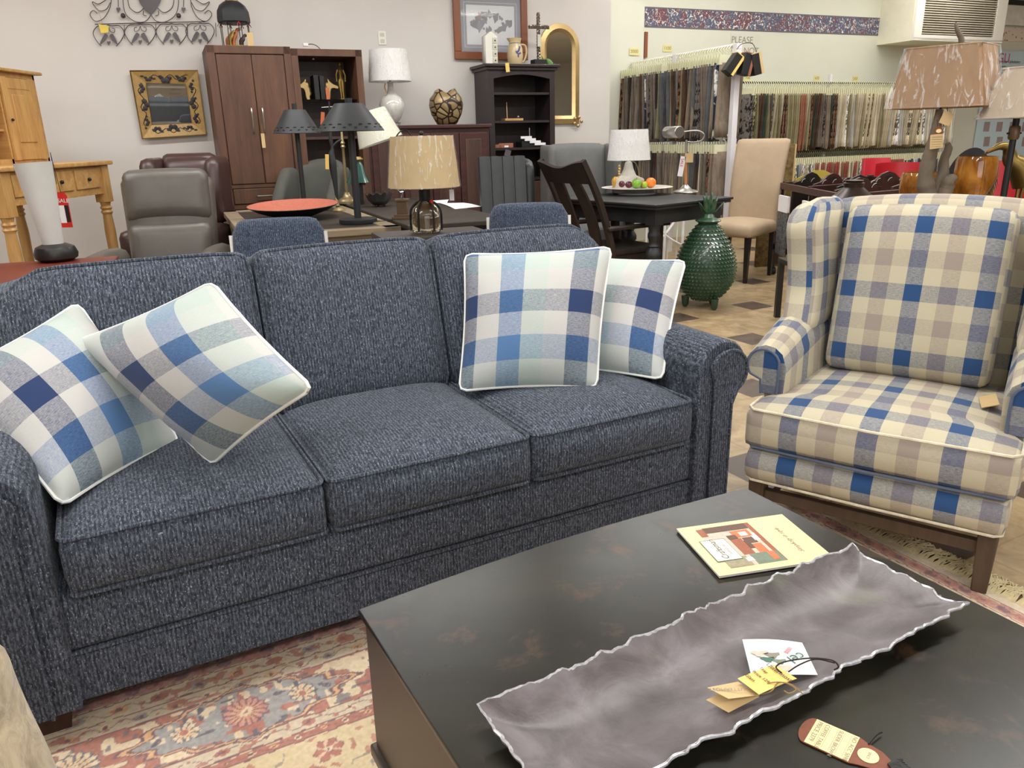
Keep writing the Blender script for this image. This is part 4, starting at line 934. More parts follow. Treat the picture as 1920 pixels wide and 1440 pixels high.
b = BM(); zt_ = topz - .012; box(b, 0, .05, 0, .5, 0, zt_); box(b, WM - .05, WM, 0, .5, 0, zt_); box(b, 0, WM, 0, .5, zt_ - .05, zt_); box(b, .05, WM - .05, .0, .5, 0, dzl - .03); obj('carcass', b, 'cherry', mc, sharp=30)
obj('back_panel', box(BM(), .05, WM - .05, .47, .49, dzl - .03, zt_ - .05), 'cherry_dark', mc)
obj('lower_drawer', box(BM(), .06, WM - .06, -.008, .01, dzl - .25, dzl - .05, .005), 'cherry', mc)
shz = rs_(620, 187, FV + .12)[1]; glassmat('smoke_glass', (90, 100, 100))
obj('glass_shelf', box(BM(), .052, WM - .052, .06, .46, shz - .008, shz), 'smoke_glass', mc)
obj('lower_shelf', box(BM(), .052, WM - .052, .06, .46, shz - .30, shz - .28), 'cherry_dark', mc)
obj('cabinet_light', lathe(BM(), [(.02, zt_ - .06), (.02, zt_ - .051)], 12, T(.2, .2, 0)), 'steel', mc)
# things on the glass shelf
def horse(name, label, x, flip, zs=shz):
    r = rthing(name, label, 'bookend', u1 + x, FV + .20, zs); s = -1 if flip else 1
    O_ = [(225, 385), (240, 368), (300, 345), (340, 318), (362, 300), (372, 270), (388, 306), (402, 340), (430, 420), (447, 478), (428, 520), (432, 575), (380, 575), (364, 520), (360, 455), (345, 412), (310, 402), (272, 408), (240, 416)]
    o_ = [((x - 400) * -.00052 * -s, (575 - y) * .00052) for x, y in O_]; b = prism(BM(), o_, -.016, .016, RX(90), .004)
    for q_ in ((-.011, .0), (.011, .0)): tube(b, [(s * -.012, q_[0], .138), (s * -.008, q_[0], .152), (s * -.006, q_[0], .166)], [.008, .006, .001], 5)
    tube(b, [(s * (-.002 + .022 * k / 6), 0, .135 - .10 * k / 6) for k in range(7)], [.010, .019, .014, .019, .014, .018, .010], 6)
    obj('horse_head', b, 'gold', r, sharp=80); obj('stand', box(BM(), -.03 if s > 0 else -.07, .07 if s > 0 else .03, -.03, .03, -.002, .004), 'black', r); return r
ux = lambda px, py, dv=.20: rs_(px, py, FV + dv)[0] - u1
horse('horse_bookend', 'gold horse-head bookend facing left, on the glass shelf of the open cabinet', ux(577, 180), False)
horse('horse_bookend', 'gold horse-head bookend facing right with an orange tag in front, on the glass shelf', ux(615, 180), True)
for k, (px, w_) in enumerate(((593, .038), (602, .020), (606, .016))):
    x = ux(px, 180); bkk = rthing('book', ('thick black book', 'thin dark book', 'thinnest dark book')[k] + ' standing between the gold horse bookends', 'book', u1 + x, FV + .22, shz, 23, 'books between the horse bookends')
    obj('cover', box(BM(), -w_ / 2, w_ / 2, -.08, .08, 0, .185 - .004 * k, .002), 'black', bkk); obj('pages', box(BM(), -w_ / 2 + .003, w_ / 2 - .003, -.078, .082, .004, .1815 - .004 * k), 'shade_cream', bkk)
r = rthing('paper_tag', 'orange tag leaning before the right-hand gold horse bookend', 'paper tag', u1 + ux(612, 182), FV + .13, shz); obj('card', box(BM(), -.014, .014, -.001, .001, 0, .09), 'pic_orange', r)
r = rthing('figurine', 'slim bronze standing figurine at the right end of the glass shelf', 'figurine', u1 + ux(642, 183), FV + .2, shz)
b = BM(); lathe(b, [(.03, 0), (.03, .01), (.008, .012)], 14); tube(b, smoothpts([(-.006, 0, .01), (-.008, 0, .08), (-.012, 0, .14), (0, 0, .165)], 3), [.006, .007, .008, .010, .012, .013, .014, .014, .014, .014], 6); tube(b, smoothpts([(.012, 0, .01), (.010, 0, .08), (.010, 0, .14), (0, 0, .165)], 3), [.006, .007, .008, .010, .012, .013, .014, .014, .014, .014], 6)
tube(b, [(0, 0, .155), (0, 0, .19), (0, 0, .225), (0, 0, .245), (0, 0, .25)], [.018, .014, .024, .012, .007], 8); ball(b, (0, 0, .27), .013, .013, .018, 8); tube(b, [(-.022, 0, .23), (-.036, 0, .19), (-.034, 0, .14)], [.007, .006, .005], 5); tube(b, [(.022, 0, .23), (.036, 0, .19), (.034, 0, .14)], [.007, .006, .005], 5)
obj('body', b, 'old_gold', r)
# white cable and box on the cabinet top
r = rthing('cable', 'thin cable with a white plug, lying on top of the open cabinet', 'cable', rs_(575, 80, FV + .2)[0], FV + .2, zt_)
obj('wire', tube(BM(), smoothpts([(0, 0, .05), (.04, 0, .055), (.08, 0, .04), (.11, 0, .01), (.13, 0, .004), (.22, .05, .004)], 4), .003, 5), 'black', r); obj('plug', box(BM(), -.03, .01, -.012, .012, .038, .062, .003), 'white_paint', r)

# gazebo ornament on the armoire
q = rs_(444, 84, FV + .18)
gz = rthing('gazebo_ornament', 'black-roofed gazebo ornament with animal figures, on top of the armoire', 'ornament', q[0], FV + .18, topz); k_ = .118
zr0 = rs_(440, 42, FV + .18)[1] - topz; zr1 = rs_(440, 8, FV + .18)[1] - topz
obj('roof', lathe(BM(), [(k_ * .92, zr0 - .01), (k_, zr0), (k_, zr0 + .03), (k_ * .96, zr0 + .075), (k_ * .78, zr0 + .115), (k_ * .5, zr0 + .14), (k_ * .42, zr1 + .0), (k_ * .40, zr1 + .02)], 8), 'black_metal', gz, sharp=30)
obj('cupola', lathe(BM(), [(k_ * .40, zr1 + .02), (k_ * .42, zr1 + .10), (k_ * .3, zr1 + .14), (0.001, zr1 + .22)], 8), 'gold', gz, sharp=30)
for k in range(8):
    a = 2 * PI * k / 8 + .2; obj('post', tube(BM(), [(k_ * .88 * math.cos(a), k_ * .88 * math.sin(a), .01), (k_ * .9 * math.cos(a), k_ * .9 * math.sin(a), zr0)], .003, 5), 'black', gz)
obj('floor_plate', lathe(BM(), [(k_, 0), (k_, .012)], 8), 'old_gold', gz)
for (x, y, c_, h_) in ((0, 0, 'pic_orange', .13), (-.045, .0, 'pic_wood', .10), (.05, -.01, 'brown_leather', .09), (.02, .04, 'shade_cream', .14), (-.03, -.03, 'old_gold', .11)):
    b = BM(); tube(b, smoothpts([(x - .02, y, .012), (x - .018, y, h_ * .5), (x, y, h_ * .75), (x + .012, y, h_)], 3), [.014, .014, .015, .017, .018, .018, .016, .012, .01, .009], 7); ball(b, (x + .018, y, h_), .015, .010, .011, 8); obj('animal_figure', b, c_, gz)
for k in range(8):
    a = 2 * PI * k / 8 + .2; cx_, cy_ = k_ * .95 * math.cos(a), k_ * .95 * math.sin(a); obj('ribbon', tube(BM(), smoothpts([(cx_ - .012, cy_, zr0 - .035), (cx_, cy_, zr0 - .008), (cx_ + .012, cy_, zr0 - .03)], 3), .003, 4), 'red_tag' if k % 3 == 0 else 'black', gz)
obj('tag', box(BM(), .07, .115, -.10, -.098, .0, .10), 'card_tan', gz)

# scroll wall art
WY = WV - .012
def wp(px, py, v=None):
    x, z = rs_(px, py, v or WY); return x, z
ou, oz = wp(283, 45); art = rthing('wall_art', 'bronze wire wall art of scrolls, leaves and a large heart, on the back wall', 'wall art', ou, WY - .01, oz)
def W2(pts, n=5): return smoothpts([(wp(x, y)[0] - ou, 0, wp(x, y)[1] - oz) for x, y in pts], n)
obj('rail', tube(BM(), W2([(178, 46), (280, 43), (385, 41)]), .0035, 5), 'wire_bronze', art)
for cx_, cy_ in ((204, 47), (263, 45), (322, 44), (375, 43)):
    sc_ = 1.0 if cx_ < 350 else .92
    for s in (-1, 1):
        P = [(cx_, cy_), (cx_ + s * 6 * sc_, cy_ + 2), (cx_ + s * 20 * sc_, cy_ + 2), (cx_ + s * 29 * sc_, cy_ + 14), (cx_ + s * 24 * sc_, cy_ + 28), (cx_ + s * 14 * sc_, cy_ + 40)]
        obj('scroll', tube(BM(), W2(P), .003, 5), 'wire_bronze', art)
        P = [(cx_, cy_ + 4), (cx_ + s * 3, cy_ + 12), (cx_ + s * 10, cy_ + 14), (cx_ + s * 11, cy_ + 8), (cx_ + s * 6, cy_ + 6)]; obj('scroll', tube(BM(), W2(P), .0025, 5), 'wire_bronze', art)
        L_ = W2([(cx_ + s * 1, cy_ + 20), (cx_ + s * 8, cy_ + 17), (cx_ + s * 17, cy_ + 37), (cx_ + s * 6, cy_ + 29)], 3); L_ = L_[:]; b = BM(); prism(b, [(v.x, v.z) for v in L_], -.002, .002, RX(90)); obj('leaf', b, 'heart_bronze', art)
    h = [(cx_ + a * 3.6, cy_ + 33 + b_) for a, b_ in ((0, 6), (-1, 0), (-.7, -3), (0, -1.5), (.7, -3), (1, 0))]; b = BM(); prism(b, [(wp(x, y)[0] - ou, wp(x, y)[1] - oz) for x, y in h], -.004, .004, RX(90)); obj('small_heart', b, 'heart_bronze', art)
    obj('drop_bar', tube(BM(), W2([(cx_ + 29, cy_), (cx_ + 30, cy_ + 26)], 2), .0025, 5), 'wire_bronze', art)
hp = [(283, 28), (272, 19), (262, 5), (256, -14), (262, -30), (275, -32), (283, -22), (291, -32), (304, -30), (308, -14), (300, 5), (292, 19)]
b = BM(); prism(b, [(wp(x, y)[0] - ou, wp(x, y)[1] - oz) for x, y in hp], -.004, .004, RX(90), .001); obj('large_heart', b, 'heart_bronze', art)
for s in (-1, 1):
    c_ = 283
    for P in ([(c_, 28), (c_ + s * 10, 40), (c_ + s * 28, 41), (c_ + s * 46, 28), (c_ + s * 52, 5), (c_ + s * 50, -20)], [(c_ + s * 12, 15), (c_ + s * 25, 24), (c_ + s * 40, 14), (c_ + s * 43, -8), (c_ + s * 36, -22)], [(c_ + s * 74, -15), (c_ + s * 76, 12), (c_ + s * 88, 34), (c_ + s * 104, 40), (c_ + s * 114, 28), (c_ + s * 108, 20), (c_ + s * 100, 26)], [(c_ + s * 76, 5), (c_ + s * 84, 18), (c_ + s * 98, 20), (c_ + s * 110, 4), (c_ + s * 98, 8), (c_ + s * 84, 0), (c_ + s * 78, -4)], [(c_ + s * 14, 20), (c_ + s * 14, 28), (c_ + s * 8, 30)], [(c_ + s * 62, -25), (c_ + s * 61, 14)]):
        obj('scroll', tube(BM(), W2(P), .003, 5), 'wire_bronze', art)
    obj('bead', ball(BM(), (wp(c_ + s * 52, 30)[0] - ou, -.01, wp(c_ + s * 52, 30)[1] - oz), .018, n=10), 'wire_bronze', art)
    h = [(c_ + s * 61 + a * 4, 17 + b_) for a, b_ in ((0, 8), (-1, 0), (-.7, -3), (0, -1.5), (.7, -3), (1, 0))]; b = BM(); prism(b, [(wp(x, y)[0] - ou, wp(x, y)[1] - oz) for x, y in h], -.004, .004, RX(90)); obj('small_heart', b, 'heart_bronze', art)
t1 = [(185, 46), (190, 63), (203, 62), (205, 50), (197, 48)]; b = BM(); x_, z_ = wp(195, 54); r = rthing('price_tag', 'yellow price tag hanging from the left end of the scroll wall art', 'price tag', x_, WY - .03, z_)
prism(b, [(wp(x, y)[0] - x_, wp(x, y)[1] - z_) for x, y in t1], -.001, .001, RX(90)); obj('card', b, 'yellow_tag', r); obj('string', tube(BM(), [(0, 0, .02), (-.02, 0, .14)], .0012, 4), 'string', r)

# floral framed mirror
oc = [(244, 133), (370, 132), (387, 252), (267, 260)]; ic = [(274, 156), (348, 157), (360, 231), (285, 234)]
ox_, oz_ = wp(316, 195); fm_ = rthing('wall_mirror', 'square mirror in a wide gold frame painted with dark flowers, on the back wall', 'mirror', ox_, WY, oz_)
def wq(p, d): x, z = wp(*p, WY - d); return Vector((x - ox_, -d, z - oz_))
plain('gold_paint', (176, 142, 84), .45, .1, var=.15, scale=40); plain('gold_edge', (120, 90, 44), .45, .4)
names = ['top', 'right', 'bottom', 'left']
plain('flower_black', (36, 28, 34), .5)
for k in range(4):
    a, b2 = oc[k], oc[(k + 1) % 4]; c2, d2 = ic[(k + 1) % 4], ic[k]; b = BM(); q4 = [wq(a, .035), wq(b2, .035), wq(c2, .006), wq(d2, .006)]
    sheet(b, lambda u, v: lerp(lerp(q4[0], q4[1], u), lerp(q4[3], q4[2], u), v), 2, 2, .004)
    if b.faces: bmesh.ops.recalc_face_normals(b, faces=b.faces)
    pan = obj('frame_' + names[k], b, 'gold_paint', fm_)
    L_ = lambda u, v: lerp(lerp(q4[0], q4[1], u), lerp(q4[3], q4[2], u), v) + Vector((0, -.004, 0))
    fb = BM(); tube(fb, [L_(.1 + .8 * i / 20, .5 + .18 * math.sin(i * .9 + k)) for i in range(21)], .0035, 4)
    for i, (cu, cr) in enumerate(((.18, .028), (.5, .042), (.8, .032))):
        c0 = L_(cu, .5)
        for j in range(6):
            a_ = j * PI / 3 + i; ball(fb, c0 + Vector((math.cos(a_) * cr * .7, 0, math.sin(a_) * cr * .7)), cr * .45, .002, cr * .45, 8)
        for j in (-1, 1): ball(fb, L_(cu + j * .09, .5 + .1 * j), .016, .002, .010, 6)
    obj('painted_flowers', fb, 'flower_black', pan)
b = BM(); tube(b, [wq(p, .036) for p in oc], .007, 5, True); tube(b, [wq(p, .008) for p in ic], .005, 5, True); obj('frame_edge', b, 'gold_edge', fm_)
b = BM(); q4b = [wq(p, .032 if i_ < 2 else .004) for i_, p in enumerate(ic)]; f_ = b.faces.new([b.verts.new(p) for p in q4b[::-1]]); sh_ = bmesh.ops.solidify(b, geom=b.faces[:], thickness=.004); bmesh.ops.recalc_face_normals(b, faces=b.faces); obj('mirror_glass', b, 'mirror', fm_)

# outlet
ox_, oz_ = wp(717, 71); r = rthing('wall_outlet', 'white double socket plate on the wall above the white ceramic lamp', 'socket', ox_, WV, oz_)
obj('plate', box(BM(), -.035, .035, -.008, -.0005, -.055, .055, .003), 'white_paint', r)
for z in (-.025, .025): obj('socket_face', box(BM(), -.018, .018, -.010, -.008, z - .015, z + .015, .002), 'shade_cream', r)

# sideboard
SV = FV - .02; su0 = rs_(690, 240, SV)[0]; su1 = rs_(922, 232, SV)[0]; sz = rs_(800, 234, SV)[1]
sb = rthing('sideboard', 'dark reddish-brown sideboard with panel doors, under the white ceramic lamp and pebble vase', 'sideboard', su0, SV); SW = su1 - su0
print('sideboard', su0, su1, sz)
b = BM(); box(b, .0, SW - .02, .02, .42, .05, sz - .03); box(b, .03, SW - .05, .04, .4, 0, .05); obj('carcass', b, 'mahogany', sb, sharp=30)
obj('top', box(BM(), -.02, SW, -.01, .44, sz - .03, sz, .006), 'mahogany', sb)
for k in range(4):
    x0 = .02 + k * (SW - .06) / 4; w_ = (SW - .06) / 4 - .01; b = BM(); zt2 = sz - .07
    box(b, x0, x0 + w_, .004, .022, .08, zt2, .003)
    d = obj('door', b, 'mahogany', sb); b = BM(); box(b, x0 + .05, x0 + w_ - .05, -.002, .006, .13, zt2 - .05, .004); obj('door_panel', b, 'cherry_dark', d)
    obj('knob', ball(BM(), (x0 + (w_ - .03 if k % 2 == 0 else .03), -.008, .5), .010, n=8), 'black', d)
# white ceramic lamp
def shade(bm, r0, r1, z0, z1, th=.003, n=40): return lathe(bm, [(r0, z0), (r1, z1), (r1 - th, z1), (r0 - th, z0), (r0, z0)], n, close=True)
def drum(parent, r0, r1, z0, z1, mat, filmed=True, cx=0, M=None):
    b = shade(BM(), r0, r1, z0, z1); s = obj('lamp_shade', b, mat, parent, M=M)
    b = lathe(BM(), [(r0 + .004, z0 - .002), (r0 * .5 + r1 * .5 + .004, (z0 + z1) / 2), (r1 + .004, z1 + .002)], 48, M, lambda a, r, z: (r + .003 * (.5 + .5 * math.sin(a * 9 + z * 40)), z), close=True)
    if filmed: obj('plastic_wrap', b, 'wrap_film', s, sharp=80)
    else: b.free()
    return s
def lampat(px, py, Y): p = at(px, py, Y=Y); return p
LV = SV + .2; lx, lz = rs_(737, 235, LV); zl = lambda py: rs_(735, py, LV)[1] - sz
lm = rthing('table_lamp', 'white ceramic gourd lamp with wrapped white drum shade, on the dark sideboard', 'lamp', lx, LV, sz)
sc1 = zl(153) / .405
obj('base', box(BM(), -.055, .055, -.055, .055, 0, .025, .004), 'clear_glass', lm)
obj('ceramic_body', lathe(BM(), [(.04, .025), (.045, .03), (.07, .06), (.100, .12), (.105, .165), (.085, .215), (.045, .25), (.027, .28), (.022, .33), (.026, .335), (.026, .345), (.01, .346)], 32), 'white_glaze', lm)
obj('neck', tube(BM(), [(0, 0, .34), (0, 0, zl(150))], .010, 8), 'steel', lm)
drum(lm, .175, .155, zl(153), zl(94), 'shade_white')
b = BM(); tube(b, smoothpts([(-.05, -.03, .33), (-.06, -.04, .30), (-.05, -.04, .27), (-.06, -.04, .24)], 4), .006, 5); obj('tag_bundle', b, 'card_tan', lm)
# pebble vase
LV2 = SV + .2; vx, _ = rs_(838, 233, LV2); hz = rs_(838, 166, LV2)[1] - sz
m, t = newmat('pebble_mosaic', .35, .25); v = t.coord('Object'); vo = t.add('ShaderNodeTexVoronoi', feature='DISTANCE_TO_EDGE'); vo.inputs['Scale'].default_value = 15; t.link(v, vo.inputs['Vector'])
v2 = t.add('ShaderNodeTexVoronoi'); v2.inputs['Scale'].default_value = 15; t.link(v, v2.inputs['Vector']); hs = t.add('ShaderNodeSeparateColor'); t.link(v2.outputs['Color'], hs.inputs[0])
t.link(t.mix(t.ramp(vo.outputs['Distance'], [(.06, (0, 0, 0, 1)), (.10, (1, 1, 1, 1))]), lin((40, 26, 18)), t.ramp(hs.outputs[0], [(0, lin((136, 112, 80))), (1, lin((190, 164, 118)))])), t.b.inputs['Base Color']); t.bump(vo.outputs['Distance'], .5, .01)
ve = rthing('pebble_vase', 'round gold pebble-mosaic vase with scalloped rim, on the dark sideboard', 'vase', vx, LV2, sz); kk = hz / .30
obj('body', lathe(BM(), [(.07 * kk, 0), (.09 * kk, .01 * kk), (.135 * kk, .09 * kk), (.15 * kk, .16 * kk), (.14 * kk, .22 * kk), (.115 * kk, .265 * kk), (.10 * kk, .295 * kk), (.092 * kk, .295 * kk), (.125 * kk, .20 * kk), (.12 * kk, .10 * kk), (.05 * kk, .02 * kk), (.001, .02 * kk)], 48, None, lambda a, r, z: (r, z - (.035 * kk * (.5 + .5 * math.cos(a * 4 + .8)) if z > .28 * kk else (.02 * kk * (.5 + .5 * math.cos(a * 4 + .8)) if z > .25 * kk else 0)))), 'pebble_mosaic', ve, sharp=70)
# tall dark bookcase
KV = WV - .36; ku0 = rs_(915, 130, KV)[0]; ku1 = rs_(1040, 130, KV)[0]; kz = rs_(960, 120, KV)[1]; KW = ku1 - ku0
bc_ = rthing('bookcase', 'tall espresso-brown open bookcase with arched top rail, left of the arched gold mirror', 'bookcase', ku0, KV)
print('bookcase', KW, kz)
b = BM(); box(b, 0, .05, 0, .34, 0, kz - .05); box(b, KW - .05, KW, 0, .34, 0, kz - .05); box(b, .05, KW - .05, .32, .34, 0, kz - .05)
topr = [(.05, kz - .05), (.05, kz - .12)] + [(.05 + (KW - .1) * k / 8, kz - .12 + .035 * math.sin(PI * k / 8)) for k in range(1, 8)] + [(KW - .05, kz - .12), (KW - .05, kz - .05)]
prism(b, topr, -.03, 0, RX(90)); obj('carcass', b, 'espresso', bc_, sharp=30)
b = BM(); box(b, -.02, KW + .02, -.02, .35, kz - .05, kz - .025, .004); box(b, -.04, KW + .04, -.04, .35, kz - .025, kz, .006); obj('cornice', b, 'espresso', bc_)
shs = [rs_(960, y, KV)[1] for y in (173, 226, 277, 335)]
for z in shs: obj('shelf', box(BM(), .05, KW - .05, .01, .32, z - .02, z), 'espresso', bc_)
d = obj('lower_door', box(BM(), .055, KW - .055, -.005, .015, .1, shs[-1] - .03, .004), 'cherry_dark', bc_)
box_ = lambda *a: box(BM(), *a)
r = rthing('bookend_tray', 'wooden desk tray with upright brass rod, on the third bookcase shelf down', 'tray', *(rs_(962, 224, KV + .1)[0], KV + .12), shs[1]); obj('tray_base', box_(-.09, .09, -.05, .05, 0, .02, .003), 'honey_pine', r); obj('rod', tube(BM(), [(-.05, 0, .02), (-.052, 0, .16)], .004, 6), 'card_tan', r); obj('finial', ball(BM(), (.06, 0, .035), .012, n=8), 'steel', r)
plain('terracotta_wood', (150, 92, 70), .5)
for k, (px, w_, h_) in enumerate(((928, .05, .03), (947, .07, .04))):
    r = rthing('wooden_box', ('smaller flat reddish box left on the lower bookcase shelf', 'flat reddish box with white label on the lower bookcase shelf')[k], 'box', rs_(px, 275, KV + .1)[0], KV + .12, shs[2]); obj('body', box_(-w_, w_, -.05, .05, 0, h_, .003), 'terracotta_wood', r)
    if k: obj('label_card', box_(-.02, .02, -.053, -.0505, .004, .02), 'paper_white', r)
r = rthing('desk_organiser', 'black organiser with stepped white cards and a rod, on the lower bookcase shelf', 'organiser', rs_(993, 275, KV + .1)[0], KV + .12, shs[2]); obj('stand', box_(-.1, .12, -.07, .07, 0, .05, .004), 'black', r)
for k, (x, z) in enumerate(((-.06, .075), (-.02, .055), (.03, .035), (.08, .015))): obj('white_card', box(BM(), x - .055, x + .055, -.085, -.072, z, z + .022, .001), 'paper_white', r)
obj('rod', tube(BM(), [(.01, 0, .05), (.01, 0, .17)], .005, 6), 'steel', r)
# on the bookcase top
TV = KV + .12; zk = lambda px, py, v=TV: rs_(px, py, v)[1] - kz; xk = lambda px: rs_(px, 118, TV)[0]
tw = rthing('drawer_tower', 'small white wooden tower of four tiny drawers, on top of the bookcase', 'ornament', xk(919), TV, kz); hh = zk(919, 60)
b = BM(); prism(b, [(-.055, 0), (.055, 0), (.055, hh * .86), (0, hh), (-.055, hh * .86)], -.045, .045, RX(90)); obj('body', b, 'white_paint', tw)
for k in range(4):
    z0 = .012 + k * (hh * .8 / 4); d = obj('drawer', box(BM(), .008, .050, -.052, -.044, z0, z0 + hh * .17, .002), 'shade_cream', tw); obj('knob', ball(BM(), (.03, -.056, z0 + hh * .08), .006, n=6), 'black', d)
r = rthing('price_tag', 'yellow price tag hanging from the white drawer tower over the bookcase cornice', 'price tag', xk(937), KV - .045, kz); obj('card', box(BM(), -.018, .018, -.001, .001, -.07, .005, 0, RY(-6)), 'card_yellow', r)
pt = rthing('pitcher', 'cream stoneware pitcher with a blue painted flower, on top of the bookcase', 'pitcher', xk(966), TV, kz); hh = zk(966, 72); plain('stoneware', (206, 184, 142), .3, var=.06, coat=.3); plain('cobalt', (74, 84, 140), .4)
obj('body', lathe(BM(), [(.058, 0), (.064, .01), (.072, hh * .35), (.066, hh * .62), (.052, hh * .80), (.050, hh * .85), (.060, hh), (.055, hh), (.045, hh * .85), (.05, hh * .5), (.001, hh * .1)], 28, None, lambda a, r_, z: (r_ + (.018 * max(0, math.cos(a - PI)) ** 6 if z > hh * .9 else 0), z)), 'stoneware', pt)
obj('handle', tube(BM(), smoothpts([(.058, 0, hh * .78), (.10, 0, hh * .74), (.112, 0, hh * .5), (.09, 0, hh * .2), (.066, 0, hh * .12)], 4), .009, 8), 'stoneware', pt)
b = BM()
for x, z, a_, l_ in ((.0, .5, 40, .022), (.012, .6, 70, .024), (-.012, .45, 130, .018), (.0, .35, 90, .020), (.014, .42, 20, .016)): ball(b, (0, 0, 0), l_, .003, .008, 8, T(x, -.070, hh * z) @ RY(-a_))
obj('painted_flower', b, 'cobalt', pt)
obj('rim_band', lathe(BM(), [(.0535, hh * .80), (.0535, hh * .82)], 28), 'cobalt', pt)
cr = rthing('braided_cross', 'silver braided cross on a black block, on top of the bookcase by the arched mirror', 'cross', xk(1010), TV, kz); h0 = zk(1010, 112); h1 = zk(1010, 24); hc = zk(1010, 51)
obj('base_block', box_(-.06, .06, -.05, .05, 0, h0, .003), 'black', cr); plain('silver_braid', (150, 140, 134), .3, .85, var=.25, scale=50)
for k in range(3):
    ph = k * 2 * PI / 3; b = BM(); n_ = 60
    tube(b, [(.010 * math.sin(i * .55 + ph), .007 * math.sin(2 * (i * .55 + ph)), h0 + (h1 - h0) * i / n_) for i in range(n_ + 1)], .008, 6); obj('upright_strand', b, 'silver_braid', cr)
    b = BM(); tube(b, [(-.10 + .20 * i / 30, .007 * math.sin(2 * (i * .6 + ph)) - .012, hc + .010 * math.sin(i * .6 + ph)) for i in range(31)], .008, 6); obj('cross_strand', b, 'silver_braid', cr)
r = rthing('paper_tag', 'small cream tag on the shaft of the braided cross', 'paper tag', xk(1009), TV - .03, kz + zk(1010, 88)); obj('card', box_(-.018, .018, -.001, .001, 0, .10), 'shade_cream', r)
plain('leaf_green', (96, 138, 70), .6, var=.2, scale=30)
r = rthing('leaf_ornament', 'bright green leaf-shaped ornament beside the cross on the bookcase', 'ornament', xk(1026), TV, kz); b = BM(); ball(b, (0, 0, .03), .05, .03, .03, 10, RY(28)); tube(b, [(-.04, 0, .05), (-.055, 0, .085)], [.012, .002], 6); obj('leaf', b, 'leaf_green', r)
# framed picture on the wall
px0, pz0 = wp(852, 113); px1, pz1 = wp(988, 112); ptop = wp(848, -22)[1]; wpic = px1 - px0; zb0 = (pz0 + pz1) / 2; hp_ = ptop - zb0
pf = rthing('framed_picture', 'oak-framed print of dark figures in snow, with a blue-grey mat, above the bookcase', 'picture', px0, WY, zb0)
plain('oak_frame', (136, 78, 48), .4, var=.15, stretch=(1, 1, .2)); plain('mat_blue', (86, 92, 116), .7); plain('mat_line', (190, 190, 196), .7); plain('snow', (206, 208, 212), .6, var=.06, scale=12); plain('print_blue', (62, 64, 98), .7, var=.3, scale=40); plain('print_red', (150, 60, 64), .7); plain('print_dark', (44, 42, 56), .7)
fwid = wpic * .09
for a, c in (((0, 0), (wpic, fwid)), ((0, hp_ - fwid), (wpic, hp_)), ((0, fwid), (fwid, hp_ - fwid)), ((wpic - fwid, fwid), (wpic, hp_ - fwid))): obj('frame_bar', box(BM(), a[0], c[0], -.03, 0, a[1], c[1], .005), 'oak_frame', pf)
obj('mat_board', box_(fwid, wpic - fwid, -.008, -.004, fwid, hp_ - fwid), 'mat_blue', pf); i1 = wpic * .085
ml = BM(); box(ml, fwid + i1 * .62, wpic - fwid - i1 * .62, -.0085, -.008, fwid + i1 * .62, hp_ - fwid - i1 * .62); obj('mat_line', ml, 'mat_line', pf); box_2 = box(BM(), fwid + i1 * .68, wpic - fwid - i1 * .68, -.0092, -.0086, fwid + i1 * .68, hp_ - fwid - i1 * .68); obj('inner_mat', box_2, 'mat_blue', pf)
pr_ = obj('print', box_(fwid + i1, wpic - fwid - i1, -.010, -.0093, fwid + i1, hp_ - fwid - i1), 'snow', pf)
rn = random.Random(5); cxp, czp = wpic * .5, hp_ * .52
for k in range(46):
    a_ = rn.uniform(-1, 1); x = cxp + a_ * wpic * .26; z = czp + rn.uniform(-.16, .20) * hp_ * (1.1 - abs(a_)); s_ = rn.uniform(.010, .030)
    obj('printed_figure', lathe(BM(), [(s_, 0), (s_, .0006)], 7, T(x, -.0101, z) @ RX(90) @ Matrix.Diagonal((1, rn.uniform(.7, 1.6), 1, 1)), lambda A, r_, z_, q=k: (r_ * (1 + .3 * math.sin(3 * A + q)), z_)), ('print_blue', 'print_dark', 'mat_blue', 'print_blue', 'print_red' if k % 9 == 0 else 'print_dark')[k % 5], pr_)
m, t = newmat('picture_glass', .03); t.b.inputs['Alpha'].default_value = .16; t.b.inputs['Base Color'].default_value = (1, 1, 1, 1)
obj('glazing', box_(fwid, wpic - fwid, -.014, -.013, fwid, hp_ - fwid), 'picture_glass', pf)
# arched gold mirror
ax0, az0 = wp(1012, 233); ax1, _ = wp(1084, 233); at_ = wp(1047, 44)[1]; aw = ax1 - ax0; am = rthing('arched_mirror', 'tall arched wall mirror in a narrow gold frame, right of the bookcase', 'mirror', ax0 + aw / 2, WY, az0); ah = at_ - az0; hw = aw / 2
def archp(r_, y=0): 
    return [(-r_, y, 0 + (hw - r_))] + [(r_ * math.cos(R(a)), y, ah - hw + r_ * math.sin(R(a))) for a in range(180, -1, -12)] + [(r_, y, (hw - r_))]
b = BM(); A1 = archp(hw, -.02); A2 = archp(hw - .045, -.03); A3 = archp(hw - .075, -.01)
for P, Q in ((A1, A2), (A2, A3)):
    vs1 = [b.verts.new(p) for p in P]; vs2 = [b.verts.new(p) for p in Q]; n_ = len(P)
    for k in range(n_): b.faces.new((vs1[k], vs1[(k + 1) % n_], vs2[(k + 1) % n_], vs2[k]))
vs1 = [b.verts.new(p) for p in A1]; vs2 = [b.verts.new((p[0], 0, p[2])) for p in A1]
for k in range(len(A1)): b.faces.new((vs1[k], vs1[(k + 1) % len(A1)], vs2[(k + 1) % len(A1)], vs2[k]))
bmesh.ops.recalc_face_normals(b, faces=b.faces); obj('frame', b, 'gold', am, sharp=50)
b = BM(); prism(b, [(p[0], p[2]) for p in A3], .004, .008, RX(90)); obj('mirror_glass', b, 'mirror', am)
